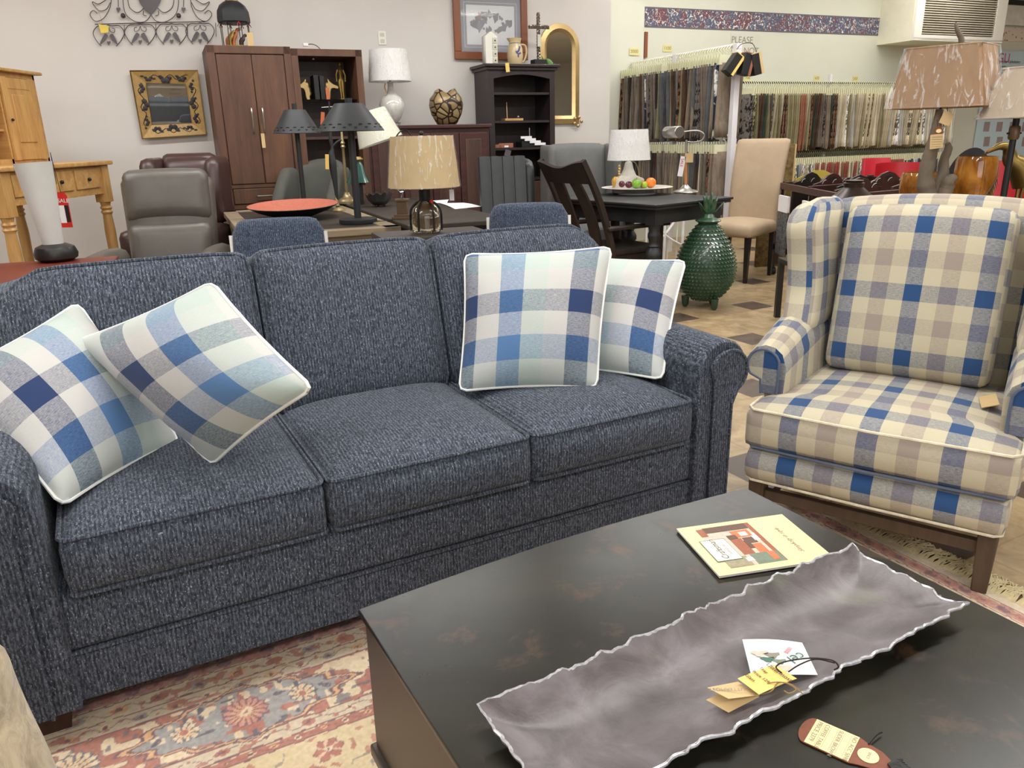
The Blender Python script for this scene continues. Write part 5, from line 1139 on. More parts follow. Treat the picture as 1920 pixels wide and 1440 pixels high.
b = BM(); [ball(b, (hw - .02 + .04 * math.cos(a), -.03, .02 + .04 * math.sin(a)), .018, .012, .018, 8) for a in (0, 1.2, 2.4, 3.6, 4.8)]; obj('corner_ornament', b, 'gold', am)
# ------------------------------------------------------------------ tables behind the sofa and what stands on them
wood('weathered_oak', (120, 104, 84), (158, 140, 116), .5, 'x', 3); wood('black_oak', (44, 38, 34), (66, 58, 52), .42, 'x', 3)
cA = at(478, 421, z=.75); cB = at(752, 424, z=.75); cC = at(644, 386, z=.75); cD = at(416, 395, z=.75)
tdir = (cC - cB).normalized(); ang = math.degrees(math.atan2(tdir.y, tdir.x)) - 90      # long side of the oak table
e_y = Vector((tdir.x, tdir.y, 0)); e_x = Vector((tdir.y, -tdir.x, 0))
ow = max(.9, -(cD - cB).dot(e_x)); print('oak table', cA, cB, cC, cD, 'ang', ang, 'ow', ow)
ta = thing('end_table', 'weathered oak table with inset black top, directly behind the sofa', 'table', (cB.x, cB.y, 0), ang)
OWd, OL = .82, 1.68
b = BM(); fwd = .09
for x0, x1, y0, y1 in ((-OWd, 0, 0, 0 + fwd), (-OWd, 0, OL - fwd, OL), (-OWd, -OWd + fwd, 0, OL), (-fwd, 0, 0, OL)): box(b, x0, x1, y0, y1, .715, .75, .004)
obj('rim', b, 'weathered_oak', ta); obj('inset_top', box(BM(), -OWd + fwd, -fwd, 0 + fwd, OL - fwd, .72, .744), 'black_oak', ta)
obj('apron', box(BM(), -OWd + .03, -.03, 0.03, OL - .03, .60, .715), 'weathered_oak', ta); obj('drawer', box(BM(), -OWd + .022, -OWd + .03, .1, .6, .62, .70), 'weathered_oak', ta)
for x in (-OWd + .03, -.10):
    for y in (.03, OL - .10): obj('leg', box(BM(), x, x + .07, y, y + .07, 0, .60), 'weathered_oak', ta)
# black table
tb_ = thing('dining_table', 'long dark oak table with carved edge, beyond the weathered oak table', 'table', (cB.x + .02, cB.y + .02, 0), ang)
c917 = at(917, 405, z=.75); bx = (c917 - cB).dot(e_x) + .25; BWd = max(.6, min(.64, bx - .0)); print('black w', BWd)
obj('tabletop', box(BM(), .012, BWd, .0, 2.0, .722, .752, .008), 'black_oak', tb_); b = BM(); box(b, .05, BWd - .05, .04, 1.95, .62, .722)
obj('apron', b, 'black_oak', tb_); b = BM()
for k in range(int((BWd - .1) / .022)): ball(b, (.06 + k * .022, .036, .70), .009, .007, .010, 6)
o_ = obj('carved_edge', b, 'black_oak', tb_)
for x in (.06, BWd - .14):
    for y in (.06, 1.85): obj('leg', lathe(BM(), [(.03, 0), (.035, .3), (.045, .45), (.03, .5), (.045, .6), (.045, .63)], 14, T(x + .04, y + .04, 0)), 'black_oak', tb_)
ZT = .752
def onT(px, py, z=ZT): return at(px, py, z=z)
def hz_(px, py, p): return zat(px, py, p.y) - p.z
plain('coral_bowl', (178, 100, 80), .6, var=.12, scale=40, bump=.3)
# red bowl
p = onT(556, 412, .745); p.y += .12; p = at(553, 416, Y=p.y); p.z = .745; rb = at(646, 388, Y=p.y).x - at(478, 388, Y=p.y).x; rb /= 2; h_ = zat(560, 400, p.y) - .745
bo = thing('shallow_bowl', 'wide shallow bowl, coral inside and black outside, on the weathered oak table', 'bowl', p); bo.rotation_euler = (R(3.2), 0, 0)
obj('outer_shell', lathe(BM(), [(rb * .30, 0), (rb * .34, .004), (rb * .8, .05), (rb, .082), (rb * .985, .084)], 48, close=True), 'black', bo); obj('inner_bowl', lathe(BM(), [(rb * .99, .0835), (rb * .8, .062), (rb * .5, .034), (rb * .2, .022), (.001, .020)], 48, close=True), 'coral_bowl', bo); obj('foot', lathe(BM(), [(rb * .30, 0), (rb * .30, .006)], 32), 'black', bo)
# black metal lamps
def blacklamp(label, foot, zf, sc, r0, r1, pxs, tilt):
    p = at(*foot, z=zf); L = thing('table_lamp', label, 'lamp', p, 0, None); d = p.y
    zb, zt2 = zat(pxs[0], pxs[1], d) - zf, zat(pxs[0], pxs[2], d) - zf; zc = zat(pxs[0], pxs[3], d) - zf
    sh = tilt; obj('base', lathe(BM(), [(.105 * sc, 0), (.108 * sc, .004), (.108 * sc, .024), (.10 * sc, .028), (.02, .03)], 36), 'black_metal', L)
    obj('pole', tube(BM(), [(0, 0, .02), (0, 0, zb + .05), (0, 0, zc)], .020 * sc, 12), 'black_metal', L)
    s_ = obj('lamp_shade', lathe(BM(), [(r0, zb), (r1, zt2), (r1 - .003, zt2), (r0 - .004, zb), (r0, zb)], 48, close=True), 'black_metal', L)
    obj('shade_cap', lathe(BM(), [(r1, zt2), (.02, zt2 + .001)], 32, close=True), 'black_metal', s_)
    for row, (f, n_) in enumerate(((.24, 18), (.13, 18))):
        for k in range(n_):
            a = 2 * PI * (k + .5 * row) / n_; rr = r0 + (r1 - r0) * f; z = zb + (zt2 - zb) * f
            b = box(BM(), -.010 + .003 * row, .010 - .003 * row, -.0015, .0015, -.003, .003, 0, RZ(math.degrees(a) + 90) @ T(0, 0, 0)); bmesh.ops.translate(b, vec=((rr + .0005) * math.cos(a), (rr + .0005) * math.sin(a), z), verts=b.verts); obj('punched_slot', b, 'black', s_)
    b = BM(); tube(b, smoothpts([(.10 * sc, 0, .01), (.15, .02, .005), (.20, .10, .01), (.19, .2, .005)], 4), .003, 5); obj('cord', b, 'black', L); return L
d2 = at(672, 417, z=.745).y; r0 = (at(717, 240, Y=d2).x - at(592, 240, Y=d2).x) / 2
blacklamp('black metal lamp with wide slotted cone shade, nearest the sofa on the oak table', (672, 418), .745, 1.0, r0, r0 * .42, (656, 246, 194, 184), 0)
d1 = 4.75; r0 = (at(600, 240, Y=d1).x - at(512, 240, Y=d1).x) / 2
blacklamp('smaller black metal lamp with slotted cone shade, left of the larger one', (572, 397), .745, .8, (at(600, 240, Y=at(572, 397, z=.745).y).x - at(512, 240, Y=at(572, 397, z=.745).y).x) / 2, r0 * .5, (556, 250, 206, 194), 0)
# tall bronze lamp base without a shade
p = onT(636, 396, .745); bl = thing('lamp_base', 'slim dark bronze bird-shaped lamp base with gold foot, between the two black lamps', 'lamp', p); d = p.y
def bz(py): return zat(628, py, d) - p.z
def bx_(px, py): return at(px, py, Y=d).x - p.x
obj('foot', lathe(BM(), [(.045, 0), (.045, .008), (.03, .02), (.018, .028)], 20), 'brass', bl)
P_ = [(634, 392), (632, 378), (630, 355), (626, 325), (623, 305), (621, 290), (623, 278), (620, 262), (619, 240)]; rr = [.014, .009, .013, .022, .027, .022, .010, .012, .006]
pts = smoothpts([(bx_(x, y), 0, bz(y)) for x, y in P_], 3); rs2 = [];
for i in range(len(pts)): f = i / 3; k = min(len(rr) - 2, int(f)); rs2.append(rr[k] * (1 - (f - k)) + rr[k + 1] * (f - k))
obj('body', tube(BM(), pts, rs2, 12), 'black_metal', bl); obj('gold_tip', tube(BM(), [(bx_(632, 382), 0, bz(386)), (bx_(630, 372), 0, bz(366))], [.018, .008], 10), 'brass', bl)
obj('wing', tube(BM(), smoothpts([(bx_(621, 280), 0, bz(280)), (bx_(630, 268), 0, bz(268)), (bx_(640, 262), 0, bz(262))], 4), [.008] * 9, 6), 'black_metal', bl)
obj('rod', tube(BM(), [(bx_(619, 240), 0, bz(240)), (bx_(617, 190), 0, bz(190))], .006, 6), 'black_metal', bl); obj('finial_bar', tube(BM(), [(bx_(603, 201), 0, bz(201)), (bx_(625, 200), 0, bz(200))], .003, 5), 'steel', bl)
r = thing('paper_tag', 'yellow tag on the neck of the bronze bird-shaped lamp base', 'paper tag', (p.x + bx_(615, 300), p.y - .03, p.z + bz(302))); obj('card', box(BM(), -.012, .012, -.001, .001, -.05, .045, 0, RY(4)), 'card_yellow', r)
r = thing('paper_tag', 'orange tag near the top rod of the bronze lamp base', 'paper tag', (p.x + bx_(607, 225), p.y - .03, p.z + bz(222))); obj('card', box(BM(), -.012, .012, -.001, .001, -.04, .04, 0, RY(8)), 'pic_orange', r)
# brass lamp with tilted white shade
p = onT(652, 381, .752); br_ = thing('table_lamp', 'slim brass lamp with tilted wrapped white shade, behind the larger black lamp', 'lamp', p); d = p.y
bz2 = lambda py: zat(655, py, d) - p.z
obj('base', lathe(BM(), [(.085, 0), (.085, .012), (.07, .018), (.065, .03), (.035, .045), (.022, .07), (.02, .08)], 28), 'brass', br_)
obj('stem', lathe(BM(), [(.012, .07), (.011, bz2(300)), (.010, bz2(278)), (.018, bz2(275)), (.012, bz2(272)), (.018, bz2(268)), (.010, bz2(264)), (.009, bz2(235)), (.009, bz2(200))], 14), 'brass', br_)
sx = at(706, 238, Y=d).x - p.x; drum(br_, .165, .115, -.115, .105, 'shade_cream', True, M=T(sx - .01, 0, bz2(238)) @ RY(-17)); obj('shade_arm', tube(BM(), smoothpts([(0, 0, bz2(205)), (.05, 0, bz2(198)), (sx, 0, bz2(215))], 4), .006, 6), 'brass', br_)
# teal and gold figurine behind
p = at(672, 345, Y=5.75); r = thing('bell_lamp', 'teal green glass bell with gold top, seen behind the brass lamp', 'ornament', (p.x, p.y, .752)); plain('teal_glass', (24, 74, 66), .25, var=.2, coat=.5)
z0 = zat(672, 342, 5.75) - .752; z1 = zat(672, 302, 5.75) - .752
obj('stand', tube(BM(), [(0, 0, 0), (0, 0, z0)], .03, 10), 'black', r); obj('bell', lathe(BM(), [(.085, z0), (.06, z0 + .05), (.045, z0 + .12), (.03, z1)], 20), 'teal_glass', r); obj('gold_top', lathe(BM(), [(.032, z1), (.05, z1 + .012), (.03, z1 + .03)], 16), 'gold', r)
# ruffled bowl
p = onT(712, 387); ru_ = thing('ruffled_bowl', 'dark glass bowl with ruffled rim, on the long dark table', 'bowl', p); rw = (at(738, 365, Y=p.y).x - at(686, 365, Y=p.y).x) / 2; rh = zat(712, 362, p.y) - p.z
plain('dark_glass', (46, 40, 38), .12, var=.2, coat=.8); w_f = lambda a, r_, z: (r_ * (1 + (.05 * math.sin(a * 11) if z > rh * .8 else .02 * math.sin(a * 11))), z + (.008 * math.sin(a * 11) if z > rh * .8 else 0))
obj('bowl', lathe(BM(), [(rw * .42, .01), (rw * .5, .015), (rw * .82, rh * .5), (rw, rh), (rw * .95, rh * 1.0), (rw * .75, rh * .5), (rw * .3, .03), (.001, .028)], 66, None, w_f, close=True), 'dark_glass', ru_, sharp=80)
for k in range(3): obj('foot', ball(BM(), (rw * .35 * math.cos(k * 2.1), rw * .35 * math.sin(k * 2.1), .008), .010, n=8), 'dark_glass', ru_)
# small goblet on a stepped pedestal
p = onT(756, 410); go = thing('pedestal_goblet', 'small glass goblet on a stepped bronze pedestal, left of the tan-shaded lamp', 'ornament', p); plain('bronze', (104, 84, 66), .4, .5, var=.15)
obj('pedestal', box(box(box(box(BM(), -.06, .06, -.05, .05, 0, .015, .002), -.048, .048, -.04, .04, .015, .028, .002), -.03, .03, -.03, .03, .028, .10, .002), -.04, .04, -.036, .036, .10, .115, .003), 'bronze', go); hgo = zat(756, 350, p.y) - p.z
obj('goblet', lathe(BM(), [(.025, .115), (.008, .12), (.007, .15), (.03, .17), (.036, hgo), (.033, hgo), (.027, .172), (.001, .165)], 20, close=True), 'clear_glass', go)
# paper sheets
for lab, c4 in (('printed white sheet lying at the right end of the long dark table', ((826, 381), (853, 392), (902, 387), (868, 380))), ('folded white card behind the printed sheet on the long dark table', ((812, 376), (812, 380), (838, 381), (842, 374)))):
    q4 = [onT(*c, ZT + .002) for c in c4]; cen = sum(q4, Vector()) / 4; r = thing('paper_sheet', lab, 'paper', cen); obj('sheet', sheet(BM(), lambda u, v: lerp(lerp(q4[0], q4[1], u), lerp(q4[3], q4[2], u), v) - cen + Vector((0, 0, .004 * math.sin(PI * u))), 6, 2, .0008), 'paper_white', r)
# tan drum lamp with glass jug base, on a low console right behind the sofa
YC = 3.45; zc_ = zat(800, 436, YC); cst = thing('console_table', 'low black console behind the sofa back, under the glass jug lamp', 'table', (at(800, 436, Y=YC).x, YC, 0), 20)
obj('tabletop', box(BM(), -.22, .26, -.14, .14, zc_ - .03, zc_, .003), 'black_oak', cst)
for x in (-.20, .20):
    for y in (-.12, .08): obj('leg', box(BM(), x, x + .04, y, y + .04, 0, zc_ - .03), 'black_oak', cst)
p = at(800, 432, Y=YC); p.z = zc_; jl = thing('table_lamp', 'glass jug lamp with black straps and wrapped tan drum shade, behind the sofa', 'lamp', p); jz = lambda py: zat(800, py, YC) - zc_; jw = lambda a, c: (at(c, 350, Y=YC).x - at(a, 350, Y=YC).x) / 2
jr = jw(772, 829); glassmat('jug_glass', (232, 228, 214), .04); j1, j2 = jz(378), jz(355)
obj('glass_jug', lathe(BM(), [(jr * .9, .004), (jr, .012), (jr, j1 * .55), (jr * .88, j1 * .8), (jr * .5, j1 * .98), (jr * .3, j1 * 1.05), (jr * .3, j2), (jr * .26, j2), (jr * .26, j1 * 1.04), (jr * .47, j1 * .95), (jr * .84, j1 * .78), (jr * .95, j1 * .54), (jr * .95, .016), (.001, .014)], 40, close=True), 'jug_glass', jl)
for k in range(6):
    a = k * PI / 3 + .1; c_, s_ = math.cos(a), math.sin(a); P = [(jr * 1.02, .01), (jr * 1.04, j1 * .55), (jr * .93, j1 * .80), (jr * .6, j1 * .97), (jr * .33, j1 * 1.05), (jr * .32, j2 * .98)]
    obj('strap', tube(BM(), smoothpts([(x * c_, x * s_, z) for x, z in P], 4), .0042, 6), 'black', jl)
obj('neck_wrap', lathe(BM(), [(jr * .34, j1 * 1.02), (jr * .40, (j1 + j2) / 2), (jr * .34, j2)], 18), 'black', jl); obj('red_tie', ball(BM(), (jr * .42, -jr * .25, j1 * .99), .010, n=8), 'red_tag', jl)
obj('post', tube(BM(), [(0, 0, j2), (0, 0, jz(268))], .006, 8), 'black', jl)
drum(jl, jw(728, 862), jw(731, 846) , jz(350), jz(255), 'shade_tan', True)
obj('finial', ball(BM(), (-.0, 0, jz(250)), .010, n=8), 'black', jl); obj('harp_tie', tube(BM(), smoothpts([(-.11, 0, jz(257)), (-.09, 0, jz(246)), (-.06, 0, jz(244)), (-.04, 0, jz(256))], 4), .003, 5), 'black', jl)
p = at(847, 365, Y=YC + .0); r = thing('paper_tag', 'small white tag on a string below the tan drum shade', 'paper tag', p); obj('card', box(BM(), -.010, .010, -.001, .001, -.025, .022), 'paper_white', r); obj('string', tube(BM(), [(0, 0, .022), (-.001, 0, zat(847, 350, YC) - p.z)], .0008, 4), 'paper_white', r)

# blue desk-chair backs just over the sofa
tweed('denim_fabric', (46, 53, 68), (70, 80, 99), (88, 99, 120))
def sidechair(label, pxa, pxb, ytop, Y, rz):
    c = at((pxa + pxb) / 2, ytop + 20, Y=Y); w_ = (at(pxb, ytop + 20, Y=Y).x - at(pxa, ytop + 20, Y=Y).x) / 2; zt2 = zat((pxa + pxb) / 2, ytop, Y)
    r = thing('side_chair', label, 'chair', (c.x, c.y, 0), rz, 'blue side chairs behind the sofa'); w_ /= math.cos(R(rz))
    b = BM(); blob(b, (-w_, -.035, zt2 - .36), (w_, .035, zt2), lambda q, p: (p.x, p.y + .02 * q.x ** 2 + .05 * q.z, p.z + .008 * (1 - q.x ** 2) * max(0, q.z) - .035 * max(0, abs(q.x) - .8) / .2 * max(0, q.z)), .03, .03); bk2 = obj('backrest', b, 'denim_fabric', r, sharp=70)
    for s in (-1, 1): obj('frame_edge', tube(BM(), [(s * (w_ + .003), .05, zt2 - .06), (s * (w_ + .003), .01, zt2 - .36), (s * w_, -.02, .46), (s * w_, .05, 0)], .009, 6), 'white_metal', r); obj('leg', tube(BM(), [(s * w_, -.40, .44), (s * w_, -.46, 0)], .011, 6), 'white_metal', r)
    b = BM(); blob(b, (-w_, -.44, .42), (w_, .02, .48), None, .05, .025); obj('seat', b, 'denim_fabric', r); return r
sidechair('blue side chair whose back shows over the middle of the sofa, by the oak table', 438, 604, 413, 3.35, 14)
sidechair('blue side chair whose back shows over the right-hand sofa cushion', 917, 1069, 384, 3.9, 4)
# lounge chair by the armoire
q = at(592, 340, Y=6.2); bch = thing('barrel_chair', 'grey-green barrel lounge chair in front of the open cherry cabinet', 'armchair', (q.x, 6.1, 0), -6)
zt2 = zat(592, 298, 6.15)
b = BM(); blob(b, (-.20, .10, .25), (.20, .24, zt2 - .0), lambda q, p: (p.x, p.y + .08 * (q.z + 1) - .1 * q.x ** 2, p.z - .05 * q.x ** 2 * max(0, q.z)), .05, .07); obj('backrest', b, 'moss_fabric', bch, sharp=70)
for s in (-1, 1): b = BM(); blob(b, (s * .21 - .045, -.25, .12), (s * .21 + .045, .2, zt2 - .06), lambda q, p: (p.x, p.y, p.z - .22 * max(0, -q.y) * max(0, q.z)), .05, .055); obj('arm', b, 'moss_fabric', bch, sharp=70)
b = BM(); blob(b, (-.17, -.26, .28), (.17, .15, .46), lambda q, p: (p.x, p.y, p.z + .03 * (1 - q.x ** 2) * max(0, q.z)), .05, .05); obj('seat_cushion', b, 'moss_fabric', bch, sharp=70)
b = BM(); blob(b, (-.21, -.26, .10), (.21, .2, .28), None, .08, .03); obj('base', b, 'moss_fabric', bch); obj('plinth', box(BM(), -.19, .19, -.22, .2, 0, .1), 'dark_wood', bch)
# dark slate leather chair
q = at(948, 350, Y=5.3); lc = thing('lounge_chair', 'dark slate leather channel-back chair in front of the bookcase', 'armchair', (q.x, 5.3, 0), 8); z_t = zat(948, 293, 5.3)
for k in range(4):
    b = BM(); x0 = -.165 + k * .078; blob(b, (x0, -.05, .42), (x0 + .080, .07, z_t), lambda q, p: (p.x, p.y - .005 * (1 - q.x ** 2) + .12 * (q.z + 1) / 2, p.z), .04, .009); obj('back_channel', b, 'slate_leather', lc, sharp=70)
b = BM(); blob(b, (.13, .0, .30), (.22, .32, z_t - .02), lambda q, p: (p.x, p.y + .1 * (q.z + 1) / 2, p.z - .02 * max(0, -q.y)), .05, .04); obj('side_wing', b, 'slate_leather', lc, sharp=70)
b = BM(); blob(b, (-.20, -.42, .30), (.20, .10, .44), None, .06, .04); obj('seat', b, 'slate_leather', lc); obj('base', lathe(BM(), [(.24, 0), (.24, .03), (.04, .05), (.04, .3)], 24), 'black', lc)
b = BM(); blob(b, (-.16, .04, .42), (.18, .12, z_t - .02), lambda q, p: (p.x, p.y + .12 * (q.z + 1) / 2, p.z), .06, .03); obj('back_shell', b, 'slate_leather', lc)
r = thing('paper_tag', 'grey tag on the top edge of the slate leather chair', 'paper tag', at(952, 287, Y=5.38)); obj('card', box(BM(), -.02, .02, -.001, .001, -.02, .02, 0, RY(15)), 'heart_bronze', r)
# ------------------------------------------------------------------ right background: dining table and around it
plain('black_paint', (38, 38, 40), .45, var=.1); wood('ebony_wood', (36, 28, 25), (56, 44, 38), .45, 'z', 3)
dc = at(1231, 384, z=.75); dtab = thing('dining_table', 'black turned-leg dining table with the fruit platter, in front of the fabric racks', 'table', (dc.x, dc.y, 0), 38)
DW, DD = .83, 1.02
obj('tabletop', box(box(BM(), 0, DW, 0, DD, .732, .75, .006), .012, DW - .012, .012, DD - .012, .712, .732, .004), 'black_paint', dtab)
obj('apron', box(BM(), .07, DW - .07, .07, DD - .07, .61, .712, .002), 'black_paint', dtab)
for x in (.105, DW - .105):
    for y in (.105, DD - .105):
        b = BM(); M = T(x, y, 0); box(b, -.045, .045, -.045, .045, .60, .712, .003, M)
        lathe(b, [(.016, 0), (.024, .01), (.022, .05), (.026, .10), (.034, .25), (.034, .30), (.046, .315), (.030, .33), (.034, .345), (.058, .38), (.058, .41), (.040, .44), (.034, .45), (.042, .46), (.034, .475), (.036, .50), (.044, .52), (.044, .54), (.036, .56), (.044, .60)], 20, M); obj('leg', b, 'black_paint', dtab)
# slatted armchair
def D3(x, y): return Vector((x, y, 0))
sp_ = thing('slat_armchair', 'dark wooden armchair with two wide back slats, pulled up left of the black dining table', 'chair', (.75, 5.62, 0), 32)
def backcurve(y, zs, dx=0): return [(-.20 - .26 * max(0, (z - .42) / .62) + .035 * math.sin(PI * (z - .42) / .62) + dx, y, z) for z in zs]
for s in (-1, 1):
    b = BM(); pts = [(-.28, s * .24, 0), (-.22, s * .24, .22)] + backcurve(s * .24, [.42, .6, .8, .95, 1.04])
    for (p, q) in zip(pts, pts[1:]): pass
    tube(b, smoothpts(pts, 4), .026, 4); obj('back_post', b, 'ebony_wood', sp_, sharp=30)
    obj('front_post', box(BM(), .20, .25, s * .24 - .025, s * .24 + .025, 0, .575, .004), 'ebony_wood', sp_)
    obj('armrest', box(BM(), -.26, .30, s * .25 - .035, s * .25 + .035, .575, .60, .008), 'ebony_wood', sp_)
b = BM(); sheet(b, lambda u, v: Vector(backcurve(-.24 + .48 * u, [.90 + .12 * v + .02 * math.cos(2 * PI * u) * v])[0]) + Vector((-.03 * math.sin(PI * u), 0, 0)), 12, 4, .022); obj('crest_rail', b, 'ebony_wood', sp_)
for s in (-1, 1):
    b = BM(); sheet(b, lambda u, v: Vector(backcurve(s * .095 - .055 + .11 * u, [.44 + .47 * v])[0]) + Vector((-.03 * math.sin(PI * (.5 + s * .2)) * v, s * .02 * math.sin(PI * v), 0)), 3, 10, .016); obj('back_slat', b, 'ebony_wood', sp_)
b = BM(); blob(b, (-.23, -.25, .40), (.27, .25, .44), lambda q, p: (p.x, p.y, p.z - .012 * (1 - q.x ** 2) * (1 - q.y ** 2) * max(0, q.z)), .05, .012); obj('seat', b, 'ebony_wood', sp_)
obj('seat_apron', box(BM(), -.22, .24, -.23, .23, .33, .40), 'ebony_wood', sp_)
for s in (-1, 1): obj('stretcher', box(BM(), -.24, .22, s * .24 - .012, s * .24 + .012, .14, .19, .003), 'ebony_wood', sp_)
# grey wing chair behind
q = at(1088, 345, Y=6.95); gw = thing('wing_chair', 'plain grey fabric wing chair against the back wall, below the arched mirror', 'armchair', (q.x, 6.75, 0), 10); zt_g = zat(1088, 270, 6.95); gh = .26
b = BM(); blob(b, (-gh, .10, .35), (gh, .22, zt_g), lambda q, p: (p.x, p.y + .06 * q.z, p.z + .01 * (1 - q.x ** 2)), .05, .04); obj('backrest', b, 'grey_fabric', gw, sharp=70)
for s in (-1, 1):
    b = BM(); blob(b, (s * (gh + .02) - .035, -.16, .60), (s * (gh + .02) + .035, .24, zt_g - .0), lambda q, p: (p.x, p.y + .12 * max(0, -q.y) * max(0, -q.z) + .04, p.z), .05, .03); obj('wing', b, 'grey_fabric', gw, sharp=70)
    b = BM(); blob(b, (s * (gh + .03) - .05, -.42, .2), (s * (gh + .03) + .05, .2, .62), None, .06, .04); obj('arm', b, 'grey_fabric', gw, sharp=70)
b = BM(); blob(b, (-gh + .02, -.42, .2), (gh - .02, .12, .47), None, .06, .04); obj('seat', b, 'grey_fabric', gw)
for x in (-.24, .24):
    for y in (-.36, .18): obj('leg', box(BM(), x - .02, x + .02, y - .02, y + .02, 0, .2), 'dark_wood', gw)
# lamp on the dining table
TZ = .75
p = at(1178, 334, Y=6.25); p = Vector((p.x, 6.25, TZ)); wl = thing('table_lamp', 'pale stone lamp with wrapped white tapered shade, on the black dining table', 'lamp', p); wz = lambda py: zat(1176, py, 6.25) - TZ; ww = lambda a, c: (at(c, 300, Y=6.25).x - at(a, 300, Y=6.25).x) / 2
plain('stone_white', (196, 190, 180), .6, var=.06); hb = wz(302)
obj('body', lathe(BM(), [(ww(1146, 1206) * .8, 0), (ww(1146, 1206), .01), (ww(1146, 1206), hb * .42), (ww(1146, 1206) * .95, hb * .46), (ww(1146, 1206) * .5, hb * .56), (.04, hb * .75), (.028, hb * .95), (.012, hb)], 32), 'stone_white', wl)
obj('neck', tube(BM(), [(0, 0, hb * .95), (0, 0, wz(296))], .012, 8), 'brass', wl); drum(wl, ww(1134, 1214), ww(1142, 1210), wz(300), wz(243), 'shade_white')
obj('cord', tube(BM(), smoothpts([(.02, -.01, hb), (.06, .0, hb * .9), (.09, .02, hb * .5), (.08, .03, .01)], 4), .004, 5), 'brass', wl)
r = thing('paper_tag', 'gold tag bundle on the neck of the pale stone lamp', 'paper tag', (at(1161, 312, Y=6.16).x, 6.16, zat(1161, 312, 6.16))); b = BM(); [ball(b, (0.003 * (k % 2), 0, -.02 * k), .011, .008, .014, 8) for k in range(4)]; obj('tag_bundle', b, 'gold', r)
# platter and fruit
p = at(1194, 356, z=TZ + .03); pl_ = thing('cake_platter', 'wide pale footed platter holding fruit, on the black dining table', 'platter', (p.x, p.y, TZ)); pw = (at(1260, 352, Y=p.y).x - at(1127, 352, Y=p.y).x) / 2
obj('plate', lathe(BM(), [(.03, .030), (pw * .6, .034), (pw * .96, .046), (pw, .052), (pw * .96, .054), (pw * .6, .043), (.001, .040)], 48, close=True), 'stone_white', pl_); obj('foot', lathe(BM(), [(pw * .52, 0), (pw * .52, .012), (pw * .40, .02), (pw * .5, .034)], 40, None, lambda a, r_, z: (r_ * (1 + .012 * math.cos(a * 40)), z)), 'stone_white', pl_)
for n_, c_ in (('pear_skin', (198, 150, 60)), ('plum_skin', (92, 26, 42)), ('apple_green', (122, 168, 52)), ('peach_skin', (206, 120, 66)), ('orange_skin', (232, 128, 34)), ('lime_skin', (160, 180, 50))): plain(n_, c_, .35, var=.18, scale=22, coat=.3)
fz = TZ + .045
def fruit(name, label, px, py, rx, rz_, mat, dy=0, stem=True, rot=0):
    y = p.y + dy; x = at(px, py, Y=y).x; f = thing(name, label, 'fruit', (x, y, fz), rot, 'fruit on the platter')
    prof = [(.001, .0)] + [(rx * math.sin(PI * t / 12) * (1 - .10 * math.cos(PI * t / 12) * (name == 'pear')), rz_ * (1 - math.cos(PI * t / 12))) for t in range(1, 12)] + [(.001, rz_ * 2 - .003)]
    obj('flesh', lathe(BM(), prof, 20), mat, f, sharp=80)
    if stem: obj('stem', tube(BM(), [(0, 0, rz_ * 2 - .006), (.003, 0, rz_ * 2 + .010)], .002, 5), 'dark_wood', f)
fruit('pear', 'yellow-orange pear at the left end of the fruit', 1155, 345, .035, .045, 'pear_skin', .02)
fruit('plum', 'dark red plum beside the yellow pear', 1168, 346, .034, .034, 'plum_skin', -.03); fruit('plum', 'darkest plum, touching the green apple', 1179, 347, .033, .030, 'plum_skin', -.05)
fruit('apple', 'small red apple behind the plums on the platter', 1172, 341, .03, .036, 'plum_skin', .06); fruit('mango', 'orange-green mango behind the green apple on the platter', 1193, 340, .060, .038, 'peach_skin', .06, False)
fruit('apple', 'bright green apple in the middle of the fruit', 1193, 347, .040, .037, 'apple_green', -.06); fruit('lime', 'small yellow-green lime between green apple and orange', 1208, 348, .030, .026, 'lime_skin', -.04); fruit('orange', 'orange at the right end of the fruit', 1220, 347, .042, .039, 'orange_skin', -.03)
# nickel desk lamp
p2 = at(1285, 361, z=TZ); nl = thing('desk_lamp', 'nickel pharmacy desk lamp with curved arm and drum head, on the black dining table', 'lamp', p2); nz = lambda x_, y_: Vector((at(x_, y_, Y=p2.y).x - p2.x, 0, zat(x_, y_, p2.y) - TZ))
obj('base', lathe(BM(), [(.098, 0), (.1, .006), (.085, .018), (.05, .026), (.03, .045), (.018, .06)], 32), 'steel', nl)
obj('stem', tube(BM(), [(0, 0, .05), nz(1287, 262)], .009, 10), 'steel', nl); plain('orange_sleeve', (206, 140, 84), .5); obj('sleeve', tube(BM(), [(0, 0, .065), nz(1285, 302)], .012, 10), 'orange_sleeve', nl)
obj('arm', tube(BM(), smoothpts([nz(1287, 266), nz(1302, 267), nz(1316, 263), nz(1320, 253), nz(1312, 246), nz(1298, 245), nz(1276, 248)], 5), .006, 8), 'steel', nl)
hd = nz(1262, 248); b = BM(); lathe(b, [(.001, -.09), (.040, -.09), (.044, -.085), (.044, .085), (.040, .09), (.001, .09)], 28, T(*hd) @ RZ(22) @ RX(90)); obj('head', b, 'steel', nl); 
